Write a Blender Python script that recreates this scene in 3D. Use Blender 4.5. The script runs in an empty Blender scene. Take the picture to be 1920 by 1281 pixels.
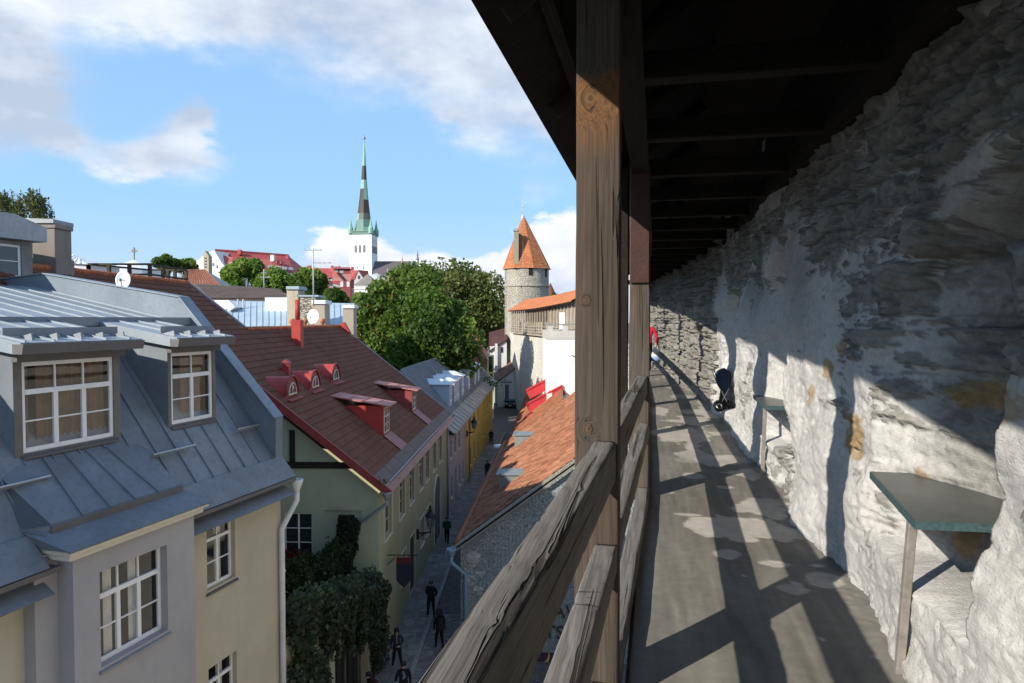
import bpy, bmesh, math, random
import numpy as np
from mathutils import Vector, Matrix
R = math.radians
S = bpy.context.scene
COL = S.collection
rnd = random.Random(7)
# ------------------------------------------------------------------ camera, sky, sun
PITCH = R(1.8)
cam_d = bpy.data.cameras.new('camera'); cam_d.lens = 24.0; cam_d.sensor_width = 36.0
cam_d.clip_start = 0.05; cam_d.clip_end = 6000
cam = bpy.data.objects.new('camera', cam_d); COL.objects.link(cam)
cam.rotation_euler = (R(90) - PITCH, 0, 0)
S.camera = cam
S.view_settings.view_transform = 'Standard'; S.view_settings.look = 'None'
S.view_settings.exposure = 1.0; S.view_settings.gamma = 1.0
SUN_AZ = (-0.753, -0.657)                      # where the sun stands: behind the camera, to its left
SUN_EL = R(28.2)
SUNV = Vector((SUN_AZ[0]*math.cos(SUN_EL), SUN_AZ[1]*math.cos(SUN_EL), math.sin(SUN_EL))).normalized()
sl = bpy.data.lights.new('sun', 'SUN'); sl.energy = 3.6; sl.angle = R(0.53); sl.color = (1.0, 0.93, 0.82)
so = bpy.data.objects.new('sun', sl); COL.objects.link(so)
so.rotation_euler = (-SUNV).to_track_quat('-Z', 'Y').to_euler()
so.location = SUNV*400

W = bpy.data.worlds.new('World'); S.world = W; W.use_nodes = True
def world():
    nt = W.node_tree; N = nt.nodes; L = nt.links; N.clear()
    def nd(t, **k):
        n = N.new(t)
        for a, b in k.items(): setattr(n, a, b)
        return n
    def mth(op, a, b=None, c=None, clamp=False):
        n = nd('ShaderNodeMath', operation=op); n.use_clamp = clamp
        for i, v in enumerate((a, b, c)):
            if v is None: continue
            if isinstance(v, (int, float)): n.inputs[i].default_value = v
            else: L.new(v, n.inputs[i])
        return n.outputs[0]
    out = nd('ShaderNodeOutputWorld'); bg = nd('ShaderNodeBackground'); L.new(bg.outputs[0], out.inputs[0])
    sky = nd('ShaderNodeTexSky', sky_type='NISHITA'); sky.sun_disc = False
    sky.sun_elevation = SUN_EL; sky.sun_rotation = math.atan2(SUN_AZ[0], SUN_AZ[1])
    sky.air_density = 1.1; sky.dust_density = 0.6; sky.ozone_density = 2.2
    tc = nd('ShaderNodeTexCoord')
    sep = nd('ShaderNodeSeparateXYZ'); L.new(tc.outputs['Generated'], sep.inputs[0])
    x, y, z = sep.outputs
    az = mth('ARCTAN2', x, y); el = mth('ARCSINE', z)
    def fbm(sc, det, off, rough=.55, stretch=2.0, dist=0.0):
        mp = nd('ShaderNodeMapping'); mp.inputs['Scale'].default_value = (sc, sc, sc*stretch)
        mp.inputs['Location'].default_value = off
        L.new(tc.outputs['Generated'], mp.inputs[0])
        t = nd('ShaderNodeTexNoise'); t.inputs['Scale'].default_value = 1.0
        t.inputs['Detail'].default_value = det; t.inputs['Roughness'].default_value = rough
        t.inputs['Distortion'].default_value = dist
        L.new(mp.outputs[0], t.inputs['Vector']); return t.outputs['Fac']
    n1 = fbm(3.2, 8, (1.3, 4.2, .7)); n2 = fbm(9.0, 7, (7.1, 2.2, 3.3)); n3 = fbm(2.2, 5, (3.1, 9.2, 5.3))
    wob = mth('MULTIPLY', mth('SUBTRACT', n2, .5), .14)
    wob2 = mth('MULTIPLY', mth('SUBTRACT', n1, .5), .22)
    azw = mth('ADD', mth('ADD', az, wob), wob2); elw = mth('ADD', el, mth('MULTIPLY', wob, .8))
    def blob(a, e, ra, re, amp):
        da = mth('DIVIDE', mth('SUBTRACT', azw, R(a)), R(ra)); de = mth('DIVIDE', mth('SUBTRACT', elw, R(e)), R(re))
        d2 = mth('ADD', mth('MULTIPLY', da, da), mth('MULTIPLY', de, de))
        return mth('MULTIPLY', mth('EXPONENT', mth('MULTIPLY', d2, -1.0)), amp)
    # soft cloud masses (azimuth, elevation, half widths in degrees, weight)
    soft = None
    for b in [(-38, 16.5, 5.5, 4.8, 1.7), (-46, 15, 8, 7, 1.0), (-38, 23, 6, 3.5, 1.3), (-29, 23.2, 8, 2.8, 1.3), (-7, 22.5, 14, 5.2, 1.25), (-21, 27, 12, 4, 1.1), (3, 16, 8, 3, .7), (-31, 29, 10, 4, .9), (-2, 31, 24, 6, .9), (40, 28, 30, 12, .9),
              (-26.5, 12.0, 3.6, 1.7, 1.5), (-24.3, 14.2, 1.8, 1.5, 1.2), (-5.5, 16.3, 2.6, 1.0, .5), (2.5, 10.6, 3.5, 1.5, .45), (-33, 12.5, 2.2, 1.2, .7), (120, 40, 60, 30, .9), (-130, 30, 50, 20, .7)]:
        v = blob(*b); soft = v if soft is None else mth('ADD', soft, v)
    soft = mth('MULTIPLY', soft, mth('ADD', .45, mth('MULTIPLY', n1, 1.15)))
    mask1 = nd('ShaderNodeMapRange', interpolation_type='SMOOTHSTEP'); mask1.inputs['From Min'].default_value = .22; mask1.inputs['From Max'].default_value = 1.15
    L.new(soft, mask1.inputs['Value'])
    # cumulus bank along the horizon: bumpy upper edge, firm
    top = None
    for b in [(-12, 4.0, 4.2, 30, 2.6), (-14.5, 4.0, 2.2, 30, 2.2), (-18, 4, 3.5, 30, 1.6), (-8, 4, 5, 30, 1.6), (-21, 4, 5, 30, .7), (4, 3, 4.2, 30, 4.2), (-2, 3, 6, 30, 1.8), (9, 4, 6, 30, 3), (25, 4, 14, 30, 2.5), (-36, 3, 8, 30, 2.2)]:
        da = mth('DIVIDE', mth('SUBTRACT', mth('ADD', az, mth('MULTIPLY', wob, .3)), R(b[0])), R(b[2]))
        v = mth('MULTIPLY', mth('EXPONENT', mth('MULTIPLY', mth('MULTIPLY', da, da), -1.0)), R(b[4]))
        top = v if top is None else mth('ADD', top, v)
    top = mth('ADD', mth('ADD', top, R(2.6)), mth('MULTIPLY', mth('SUBTRACT', n2, .5), R(7.5)))
    m2 = nd('ShaderNodeMapRange', interpolation_type='SMOOTHSTEP'); m2.inputs['From Min'].default_value = R(-.35); m2.inputs['From Max'].default_value = R(.75)
    L.new(mth('SUBTRACT', top, el), m2.inputs['Value'])
    # colours (scene radiance before the 0.1 strength)
    ramp = nd('ShaderNodeValToRGB'); e = ramp.color_ramp.elements
    e[0].position = .30; e[0].color = (2.75, 3.15, 3.85, 1); e[1].position = .62; e[1].color = (5.0, 5.2, 5.5, 1)
    L.new(mth('SUBTRACT', mth('ADD', n3, mth('MULTIPLY', mth('SUBTRACT', n2, .5), .75)), mth('MULTIPLY', blob(-40, 15, 10, 6, .16), 1.0)), ramp.inputs[0])
    ramp2 = nd('ShaderNodeValToRGB'); e = ramp2.color_ramp.elements
    e[0].position = .34; e[0].color = (3.5, 3.8, 4.6, 1); e[1].position = .6; e[1].color = (5.6, 5.6, 5.75, 1)
    L.new(mth('ADD', mth('MULTIPLY', n2, .7), mth('MULTIPLY', el, 1.6)), ramp2.inputs[0])
    # sky colour, lifted a little towards the pale cyan of the photograph
    tint = nd('ShaderNodeMixRGB', blend_type='MULTIPLY'); tint.inputs[0].default_value = 1.0
    tint.inputs[2].default_value = (.42, .45, .48, 1); L.new(sky.outputs[0], tint.inputs[1])
    grad = nd('ShaderNodeValToRGB'); e = grad.color_ramp.elements
    e[0].position = 0.0; e[0].color = (3.4, 4.4, 5.6, 1); e[1].position = .62; e[1].color = (1.45, 2.8, 5.3, 1)
    q = e.new(.16); q.color = (2.2, 3.9, 5.9, 1)
    L.new(el, grad.inputs[0])
    tx = nd('ShaderNodeMixRGB'); tx.inputs[0].default_value = .82; L.new(tint.outputs[0], tx.inputs[1]); L.new(grad.outputs[0], tx.inputs[2]); tint = tx
    mx1 = nd('ShaderNodeMixRGB'); L.new(mth('MULTIPLY', mask1.outputs[0], .9), mx1.inputs[0]); L.new(tint.outputs[0], mx1.inputs[1]); L.new(ramp.outputs[0], mx1.inputs[2])
    mx2 = nd('ShaderNodeMixRGB'); L.new(mth('MULTIPLY', m2.outputs[0], .9), mx2.inputs[0]); L.new(mx1.outputs[0], mx2.inputs[1]); L.new(ramp2.outputs[0], mx2.inputs[2])
    L.new(mx2.outputs[0], bg.inputs['Color']); bg.inputs['Strength'].default_value = 0.1
world()

# ------------------------------------------------------------------ picture -> place
F = 1280.0; PX, PY = 960.0, 640.5
cp, sp = math.cos(PITCH), math.sin(PITCH)
def ray(px, py):
    x = (px - PX)/F; y = (PY - py)/F
    return Vector((x, cp + y*sp, -sp + y*cp))
def at(px, py, D):                   # point at depth D (metres ahead of the viewer)
    r = ray(px, py); return r*(D/r.y)
def onz(px, py, z):
    r = ray(px, py); return r*(z/r.z)
def onpl(px, py, p0, n):             # point on the plane through p0 with normal n
    r = ray(px, py); return r*(p0.dot(n)/r.dot(n))
def plane(a, b, c): return a, (b - a).cross(c - a).normalized()
V = Vector
UP = V((0, 0, 1))
class WF:                            # a vertical wall: s runs from p0 towards p1, n points outward (to the given side)
    def __init__(s, p0, p1, side):
        a = V((p0[0], p0[1], 0)); b = V((p1[0], p1[1], 0))
        s.o = a; s.len = (b - a).length; s.u = (b - a)/s.len
        s.n = V((s.u.y, -s.u.x, 0))
        if s.n.dot(V((side[0], side[1], 0))) < 0: s.n = -s.n
    def P(s, a, z, d=0.0): return s.o + s.u*a + s.n*d + UP*z
    def hit(s, px, py, d=0.0):
        p = onpl(px, py, s.o + s.n*d, s.n); return (p - s.o).dot(s.u), p.z

# ------------------------------------------------------------------ objects
WM = {}
def tag(o, label=None, cat=None, group=None, kind=None):
    if label: o['label'] = label
    if cat: o['category'] = cat
    if group: o['group'] = group
    if kind: o['kind'] = kind
    return o
def thing(name, label, cat, loc=(0, 0, 0), rz=0.0, group=None):
    o = bpy.data.objects.new(name, None); COL.objects.link(o); o.empty_display_size = .2
    o.location = loc; o.rotation_euler = (0, 0, rz)
    WM[o] = Matrix.Translation(V(loc)) @ Matrix.Rotation(rz, 4, 'Z')
    return tag(o, label, cat, group)
def link(name, me, mats, parent=None, smooth=False, bevel=0.0, mw=None):
    for m in mats: me.materials.append(m)
    if smooth: me.polygons.foreach_set('use_smooth', [True]*len(me.polygons))
    o = bpy.data.objects.new(name, me); COL.objects.link(o)
    if parent is not None: o.parent = parent
    WM[o] = WM[parent] if parent is not None else (mw or Matrix.Identity(4))
    if mw is not None and parent is None: o.matrix_world = mw
    if bevel > 0:
        b = o.modifiers.new('bevel', 'BEVEL'); b.width = bevel; b.segments = 2; b.limit_method = 'ANGLE'; b.angle_limit = R(40)
    return o
class MB:
    def __init__(s): s.v = []; s.f = []; s.m = []; s.c = []
    def add(s, vs, fs, mi=0, col=None):
        k = len(s.v); s.v += [tuple(p) for p in vs]
        for f in fs: s.f.append(tuple(i + k for i in f)); s.m.append(mi); s.c.append(col)
    def quad(s, a, b, c, d, mi=0, col=None): s.add([a, b, c, d], [(0, 1, 2, 3)], mi, col)
    def poly(s, pts, mi=0, col=None): s.add(pts, [tuple(range(len(pts)))], mi, col)
    def hexa(s, p, mi=0, col=None):  # p: 4 bottom, 4 top
        s.add(p, [(3, 2, 1, 0), (4, 5, 6, 7), (0, 1, 5, 4), (1, 2, 6, 5), (2, 3, 7, 6), (3, 0, 4, 7)], mi, col)
    def box(s, x0, x1, y0, y1, z0, z1, mi=0, col=None):
        s.hexa([(x0, y0, z0), (x1, y0, z0), (x1, y1, z0), (x0, y1, z0), (x0, y0, z1), (x1, y0, z1), (x1, y1, z1), (x0, y1, z1)], mi, col)
    def wbox(s, w, a0, a1, d0, d1, z0, z1, mi=0, col=None):   # a box in a wall's own frame
        s.hexa([w.P(a0, z0, d1), w.P(a1, z0, d1), w.P(a1, z0, d0), w.P(a0, z0, d0), w.P(a0, z1, d1), w.P(a1, z1, d1), w.P(a1, z1, d0), w.P(a0, z1, d0)], mi, col)
    def beam(s, a, b, w, h, up=UP, mi=0, col=None):
        a = V(a); b = V(b); d = (b - a).normalized(); x = d.cross(V(up))
        if x.length < 1e-4: x = d.cross(V((0, 1, 0)))
        x.normalize(); y = x.cross(d).normalized(); x *= w/2; y *= h/2
        s.hexa([a - x - y, a + x - y, b + x - y, b - x - y, a - x + y, a + x + y, b + x + y, b - x + y], mi, col)
    def prism(s, pts, vec, mi=0, mi_side=None, col=None):
        n = len(pts); vec = V(vec); q = [V(p) for p in pts]; k = len(s.v)
        s.v += [tuple(p) for p in q] + [tuple(p + vec) for p in q]
        s.f.append(tuple(k + i for i in range(n))[::-1]); s.m.append(mi); s.c.append(col)
        s.f.append(tuple(k + n + i for i in range(n))); s.m.append(mi); s.c.append(col)
        for i in range(n):
            j = (i + 1) % n
            s.f.append((k + i, k + j, k + n + j, k + n + i)); s.m.append(mi if mi_side is None else mi_side); s.c.append(col)
    def slab(s, a, b, c, d, th, mi=0, col=None):               # quad thickened downwards along its normal
        a, b, c, d = V(a), V(b), V(c), V(d); n = (b - a).cross(d - a).normalized()
        if n.z < 0: n = -n
        o = -n*th; s.hexa([a + o, b + o, c + o, d + o, a, b, c, d], mi, col)
    def tube(s, pts, r, n=8, mi=0, col=None, caps=True):
        pts = [V(p) for p in pts]; k = len(s.v); rr = r if isinstance(r, (list, tuple)) else [r]*len(pts)
        prev = None
        for i, p in enumerate(pts):
            d = (pts[min(i + 1, len(pts) - 1)] - pts[max(i - 1, 0)]).normalized()
            x = d.cross(UP if abs(d.z) < .95 else V((1, 0, 0))) if prev is None else prev - d*prev.dot(d)
            x.normalize(); prev = x; y = d.cross(x)
            for j in range(n):
                t = 2*math.pi*j/n; s.v.append(tuple(p + (x*math.cos(t) + y*math.sin(t))*rr[i]))
        for i in range(len(pts) - 1):
            for j in range(n):
                a = k + i*n + j; b = k + i*n + (j + 1) % n
                s.f.append((a, b, b + n, a + n)); s.m.append(mi); s.c.append(col)
        if caps:
            s.f.append(tuple(k + j for j in range(n))[::-1]); s.m.append(mi); s.c.append(col)
            q = k + (len(pts) - 1)*n; s.f.append(tuple(q + j for j in range(n))); s.m.append(mi); s.c.append(col)
    def lathe(s, prof, c, n=16, mi=0, col=None, axis=None, ph=0.0):
        c = V(c); k = len(s.v); A = axis or Matrix.Identity(3)
        for r, z in prof:
            for j in range(n):
                t = 2*math.pi*j/n + ph; s.v.append(tuple(c + A @ V((r*math.cos(t), r*math.sin(t), z))))
        for i in range(len(prof) - 1):
            for j in range(n):
                a = k + i*n + j; b = k + i*n + (j + 1) % n
                s.f.append((a, b, b + n, a + n)); s.m.append(mi); s.c.append(col)
        s.f.append(tuple(k + j for j in range(n))[::-1]); s.m.append(mi); s.c.append(col)
        q = k + (len(prof) - 1)*n; s.f.append(tuple(q + j for j in range(n))); s.m.append(mi); s.c.append(col)
    def ball(s, c, r, n=8, mi=0, sq=(1, 1, 1), col=None):
        c = V(c); m = n//2 + 1; prof = []
        for i in range(m): 
            t = -math.pi/2 + math.pi*i/(m - 1); prof.append((max(1e-3, math.cos(t))*r, math.sin(t)*r))
        s.lathe(prof, c, n, mi, col, Matrix.Diagonal(V(sq)))
    def build(s, name, mats, parent=None, smooth=False, bevel=0.0, mw=None, recalc=True):
        if not isinstance(mats, (list, tuple)): mats = [mats]
        M = WM[parent] if parent is not None else (mw or Matrix.Identity(4)); inv = M.inverted()
        me = bpy.data.meshes.new(name)
        me.from_pydata([inv @ V(p) for p in s.v], [], s.f)
        if len(mats) > 1: me.polygons.foreach_set('material_index', s.m)
        if any(c is not None for c in s.c):
            at_ = me.color_attributes.new('Col', 'FLOAT_COLOR', 'CORNER'); buf = []
            for f, c in zip(s.f, s.c): buf += [x for _ in f for x in (*(c or (1, 1, 1)), 1.0)]
            at_.data.foreach_set('color', buf)
        if recalc:
            bm = bmesh.new(); bm.from_mesh(me); bmesh.ops.recalc_face_normals(bm, faces=bm.faces); bm.to_mesh(me); bm.free()
        me.update()
        return link(name, me, mats, parent, smooth, bevel, mw)
def mesh_np(name, v, f, mats, parent=None, col=None, smooth=False, mw=None, mi=None):
    v = np.asarray(v, dtype=np.float64); f = np.asarray(f, dtype=np.int32); k = f.shape[1]
    M = np.array((WM[parent] if parent is not None else (mw or Matrix.Identity(4))).inverted())
    v = v @ M[:3, :3].T + M[:3, 3]
    me = bpy.data.meshes.new(name); me.vertices.add(len(v)); me.vertices.foreach_set('co', v.ravel())
    me.loops.add(f.size); me.loops.foreach_set('vertex_index', f.ravel())
    me.polygons.add(len(f)); me.polygons.foreach_set('loop_start', np.arange(0, f.size, k, dtype=np.int32))
    if mi is not None: me.polygons.foreach_set('material_index', np.asarray(mi, dtype=np.int32))
    me.update(calc_edges=True)
    if col is not None:
        col = np.asarray(col, dtype=np.float32)
        if len(col) == len(f):
            a = me.color_attributes.new('Col', 'FLOAT_COLOR', 'CORNER'); c = np.repeat(col, k, axis=0)
        else:
            a = me.color_attributes.new('Col', 'FLOAT_COLOR', 'POINT'); c = col
        a.data.foreach_set('color', np.concatenate([c, np.ones((len(c), 1), np.float32)], 1).ravel())
    return link(name, me, mats if isinstance(mats, (list, tuple)) else [mats], parent, smooth, mw=mw)
def copy_tree(o, parent=None):
    c = o.copy(); COL.objects.link(c)
    if parent is not None: c.parent = parent
    for ch in list(o.children): copy_tree(ch, c)
    return c

# ------------------------------------------------------------------ numpy noise
_T = {}
def vnoise(x, y, seed=0):
    if seed not in _T: _T[seed] = np.random.RandomState(seed).rand(256, 256)
    T = _T[seed]
    xi = np.floor(x).astype(int); yi = np.floor(y).astype(int); fx = x - xi; fy = y - yi
    fx = fx*fx*(3 - 2*fx); fy = fy*fy*(3 - 2*fy)
    g = lambda a, b: T[a % 256, b % 256]
    return (g(xi, yi)*(1 - fx) + g(xi + 1, yi)*fx)*(1 - fy) + (g(xi, yi + 1)*(1 - fx) + g(xi + 1, yi + 1)*fx)*fy
def fbm2(x, y, oct=4, seed=0, gain=.5):
    s = 0; a = 1; t = 0
    for i in range(oct): s = s + a*vnoise(x*2**i, y*2**i, seed + i); t += a; a *= gain
    return s/t
# ------------------------------------------------------------------ materials
MATS = {}
class NT:
    def __init__(s, name):
        s.m = bpy.data.materials.new(name); s.m.use_nodes = True; s.t = s.m.node_tree; s.t.nodes.clear()
        s.out = s.n('ShaderNodeOutputMaterial'); s.tc = s.n('ShaderNodeTexCoord')
    def n(s, t, **k):
        x = s.t.nodes.new(t)
        for a, b in k.items(): setattr(x, a, b)
        return x
    def L(s, a, b): s.t.links.new(a, b)
    def set(s, sock, v):
        if isinstance(v, bpy.types.NodeSocket): s.L(v, sock)
        elif isinstance(v, (int, float)): sock.default_value = v
        else: sock.default_value = (*v, 1) if len(v) == 3 and sock.type == 'RGBA' else v
    def math(s, op, a, b=0.0, clamp=False):
        x = s.n('ShaderNodeMath', operation=op); x.use_clamp = clamp; s.set(x.inputs[0], a); s.set(x.inputs[1], b); return x.outputs[0]
    def noise(s, scale, det=5, rough=.55, sc=(1, 1, 1), off=(0, 0, 0), dist=0.0, coord='Object'):
        mp = s.n('ShaderNodeMapping'); mp.inputs['Scale'].default_value = sc; mp.inputs['Location'].default_value = off
        s.L(s.tc.outputs[coord], mp.inputs[0]); t = s.n('ShaderNodeTexNoise')
        t.inputs['Scale'].default_value = scale; t.inputs['Detail'].default_value = det; t.inputs['Roughness'].default_value = rough; t.inputs['Distortion'].default_value = dist
        s.L(mp.outputs[0], t.inputs['Vector']); return t.outputs['Fac']
    def vor(s, scale, sc=(1, 1, 1), feature='F1', rnd=1.0, coord='Object', out='Distance'):
        mp = s.n('ShaderNodeMapping'); mp.inputs['Scale'].default_value = sc; s.L(s.tc.outputs[coord], mp.inputs[0])
        t = s.n('ShaderNodeTexVoronoi', feature=feature); t.inputs['Scale'].default_value = scale; t.inputs['Randomness'].default_value = rnd
        s.L(mp.outputs[0], t.inputs['Vector']); return t.outputs[out]
    def ramp(s, fac, stops):
        r = s.n('ShaderNodeValToRGB'); e = r.color_ramp.elements
        while len(e) < len(stops): e.new(.5)
        for q, (p, c) in zip(e, stops): q.position = p; q.color = (*c, 1) if len(c) == 3 else c
        s.L(fac, r.inputs[0]); return r.outputs[0]
    def rng(s, v, a, b, c=0.0, d=1.0):
        r = s.n('ShaderNodeMapRange'); s.set(r.inputs[0], v)
        for i, q in enumerate((a, b, c, d)): r.inputs[i + 1].default_value = q
        return r.outputs[0]
    def mix(s, f, a, b, mode='MIX'):
        x = s.n('ShaderNodeMixRGB', blend_type=mode); s.set(x.inputs[0], f); s.set(x.inputs[1], a); s.set(x.inputs[2], b); return x.outputs[0]
    def attr(s, name='Col'):
        a = s.n('ShaderNodeAttribute'); a.attribute_name = name; return a.outputs['Color']
    def bump(s, h, st=.3, dist=.02):
        b = s.n('ShaderNodeBump'); b.inputs['Strength'].default_value = st; b.inputs['Distance'].default_value = dist; s.L(h, b.inputs['Height']); return b.outputs[0]
    def bsdf(s, col, rough=.8, metal=0.0, spec=.3, nrm=None, **k):
        b = s.n('ShaderNodeBsdfPrincipled'); s.set(b.inputs['Base Color'], col); s.set(b.inputs['Roughness'], rough); s.set(b.inputs['Metallic'], metal)
        s.set(b.inputs['Specular IOR Level'], spec)
        for a, v in k.items(): s.set(b.inputs[a.replace('_', ' ')], v)
        if nrm is not None: s.L(nrm, b.inputs['Normal'])
        return b.outputs[0]
    def fin(s, sh): s.L(sh, s.out.inputs[0]); return s.m
def sc3(c, k): return tuple(min(1, x*k) for x in c)
def plain(name, c, rough=.8, var=.12, scale=1.2, bump=.0, bscale=30., metal=0.0, spec=.3, attr=False, streak=0.0):
    if name in MATS: return MATS[name]
    t = NT(name); f = t.noise(scale, 6, .62)
    col = t.ramp(f, [(.28, sc3(c, 1 - var)), (.72, sc3(c, 1 + var))])
    if streak:
        g = t.noise(2.0, 5, .6, (3.0, 3.0, .25)); col = t.mix(t.rng(g, .48, .75, 0, streak), col, sc3(c, .55))
    if attr: col = t.mix(1.0, col, t.attr(), 'MULTIPLY')
    nrm = t.bump(t.noise(bscale, 5, .6), bump, .02) if bump else None
    MATS[name] = t.fin(t.bsdf(col, rough, metal, spec, nrm)); return MATS[name]
def render_wall(name, c, dirt=.35):           # lime plaster: broad stains, fine grain
    if name in MATS: return MATS[name]
    t = NT(name); f = t.noise(.7, 7, .65); g = t.noise(1.5, 6, .6, (2.2, 2.2, .22), (4, 1, 2)); h = t.noise(25, 4, .6)
    col = t.ramp(f, [(.25, sc3(c, .86)), (.75, sc3(c, 1.1))])
    col = t.mix(t.rng(g, .52, .8, 0, dirt), col, sc3(c, .58))
    col = t.mix(t.rng(h, .3, .7, 0, .12), col, sc3(c, .8))
    MATS[name] = t.fin(t.bsdf(col, .9, 0, .15, t.bump(t.math('ADD', h, t.math('MULTIPLY', f, 2.0)), .25, .012))); return MATS[name]
def metal_sheet(name, c, rough=.42, metal=.55, var=.16, grime=.3, attr=False):
    if name in MATS: return MATS[name]
    t = NT(name); f = t.noise(.9, 6, .6); g = t.noise(9, 6, .7); w = t.noise(1.6, 5, .6, (1, 1, .5), (7, 3, 1))
    col = t.ramp(f, [(.25, sc3(c, 1 - var)), (.75, sc3(c, 1 + var))])
    if attr: col = t.mix(1.0, col, t.attr(), 'MULTIPLY')
    col = t.mix(t.rng(g, .5, .78, 0, grime), col, sc3(c, .55)); col = t.mix(t.rng(w, .56, .8, 0, grime), col, sc3(c, 1.5))
    MATS[name] = t.fin(t.bsdf(col, t.rng(g, .3, .7, rough - .1, rough + .18), metal, .4, t.bump(t.math('ADD', w, t.math('MULTIPLY', g, .15)), .12, .03))); return MATS[name]
def tile_mat(name, a, b, dark, rough=.85):
    if name in MATS: return MATS[name]
    t = NT(name); f = t.noise(.55, 6, .65); g = t.noise(14, 5, .65)
    col = t.ramp(f, [(.3, a), (.7, b)]); col = t.mix(t.rng(g, .5, .75, 0, .5), col, dark)
    col = t.mix(1.0, col, t.attr(), 'MULTIPLY')
    MATS[name] = t.fin(t.bsdf(col, rough, 0, .2, t.bump(g, .3, .01))); return MATS[name]
def wood_mat(name, axis=1, grey=(.25, .235, .21), warm=(.26, .16, .085), warmth=.25, dark=.42, knots=(), warm_zone=None, scale=1.0, nicks=0.0):
    t = NT(name); st = [9.0*scale]*3; st[axis] = .8*scale; fine = [90.0*scale]*3; fine[axis] = 2.2*scale; ck = [22.0*scale]*3; ck[axis] = .7*scale
    # the grain bends round the knots
    co = t.tc.outputs['Object']
    def maps(sc, off=(0, 0, 0), det=5, rough=.6, dist=0.0):
        mp = t.n('ShaderNodeMapping'); mp.inputs['Scale'].default_value = sc; mp.inputs['Location'].default_value = off; t.L(co, mp.inputs[0])
        x = t.n('ShaderNodeTexNoise'); x.inputs['Scale'].default_value = 1; x.inputs['Detail'].default_value = det; x.inputs['Roughness'].default_value = rough; x.inputs['Distortion'].default_value = dist
        t.L(mp.outputs[0], x.inputs['Vector']); return x.outputs['Fac']
    kd = None
    for kp, kr in knots:
        d = t.n('ShaderNodeVectorMath', operation='DISTANCE'); t.L(t.tc.outputs['Object'], d.inputs[0]); d.inputs[1].default_value = kp
        v = t.rng(d.outputs['Value'], 0, kr*3.2, 1, 0)
        kd = v if kd is None else t.math('MAXIMUM', kd, v)
    if kd is not None:
        off = t.n('ShaderNodeVectorMath', operation='SCALE'); off.inputs[0].default_value = (.12, .12, .12); t.L(t.math('POWER', kd, 1.6), off.inputs['Scale'])
        ad = t.n('ShaderNodeVectorMath', operation='ADD'); t.L(t.tc.outputs['Object'], ad.inputs[0]); t.L(off.outputs[0], ad.inputs[1]); co = ad.outputs[0]
    broad = maps(st, (1, 2, 3), 4, .6, .6); fg = maps(fine, (5, 1, 2), 4, .6, .4); cr = maps(ck, (2, 8, 4), 3, .5, .8)
    lines = t.math('ABSOLUTE', t.math('SUBTRACT', t.math('FRACT', t.math('MULTIPLY', maps([5.0*scale if i != axis else .35*scale for i in range(3)], (3, 3, 1), 2, .5, .3), 9.0)), .5))
    col = t.ramp(fg, [(.3, sc3(grey, .62)), (.7, sc3(grey, 1.28))])
    col = t.mix(t.rng(broad, .38, .7, 0, .55), col, sc3(grey, .6))
    col = t.mix(t.rng(lines, .0, .18, .45, 0), col, sc3(grey, .42))
    wz = t.rng(maps([2.2*scale if i != axis else 1.1*scale for i in range(3)], (9, 2, 6), 4, .6, .2), .42, .7, 0, warmth)
    if warm_zone is not None:
        sep = t.n('ShaderNodeSeparateXYZ'); t.L(t.tc.outputs['Object'], sep.inputs[0])
        zz = t.math('ADD', sep.outputs[axis], t.math('MULTIPLY', t.math('SUBTRACT', broad, .5), .12))
        z0, z1, a0, a1 = warm_zone
        up_ = t.math('MULTIPLY', t.rng(zz, z0 - .18, z0 + .05), t.rng(zz, z1 - .02, z1 + .02, 1, 0))
        wz = t.math('MAXIMUM', wz, t.math('MULTIPLY', up_, a0))
    col = t.mix(wz, col, t.ramp(fg, [(.3, sc3(warm, .7)), (.7, sc3(warm, 1.35))]))
    crack = t.rng(cr, .345, .385, 1, 0)
    col = t.mix(t.math('MULTIPLY', crack, .75), col, (.026, .021, .017))
    h = t.math('ADD', t.math('MULTIPLY', fg, .6), t.math('MULTIPLY', lines, .5)); h = t.math('SUBTRACT', h, t.math('MULTIPLY', crack, 2.0))
    if nicks:
        nk = [6.0]*3; nk[axis] = 34.0; nn = maps(nk, (1, 7, 3), 3, .55, .6); zn = maps([3.0, 3.0, 3.0], (5, 5, 1), 3, .6); cut = t.math('MULTIPLY', t.rng(nn, .34, .30), t.rng(zn, .45, .58))
        col = t.mix(t.math('MULTIPLY', cut, nicks), col, (.03, .025, .02)); h = t.math('SUBTRACT', h, t.math('MULTIPLY', cut, 1.2))
    if kd is not None:
        rg = t.math('ABSOLUTE', t.math('SUBTRACT', t.math('FRACT', t.math('ADD', t.math('MULTIPLY', kd, 5.0), t.math('MULTIPLY', fg, 1.3))), .5))
        kk = t.rng(t.math('ADD', kd, t.math('MULTIPLY', t.math('SUBTRACT', broad, .5), .7)), .62, .86, 0, .75)
        col = t.mix(kk, col, t.ramp(rg, [(.1, (.045, .026, .014)), (.4, (.13, .078, .036))]))
    return t.fin(t.bsdf(col, .88, 0, .2, t.bump(h, .8, .007)))
def attr_mat(name, rough=.85, var=.2, scale=8., bump=.3, bscale=30., bd=.01, spec=.2, sheen=0):
    t = NT(name); f = t.noise(scale, 6, .65)
    col = t.mix(1.0, t.attr(), t.ramp(f, [(.25, (1 - var,)*3), (.75, (1.0,)*3)]), 'MULTIPLY')
    return t.fin(t.bsdf(col, rough, 0, spec, t.bump(t.noise(bscale, 6, .7), bump, bd)))
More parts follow.
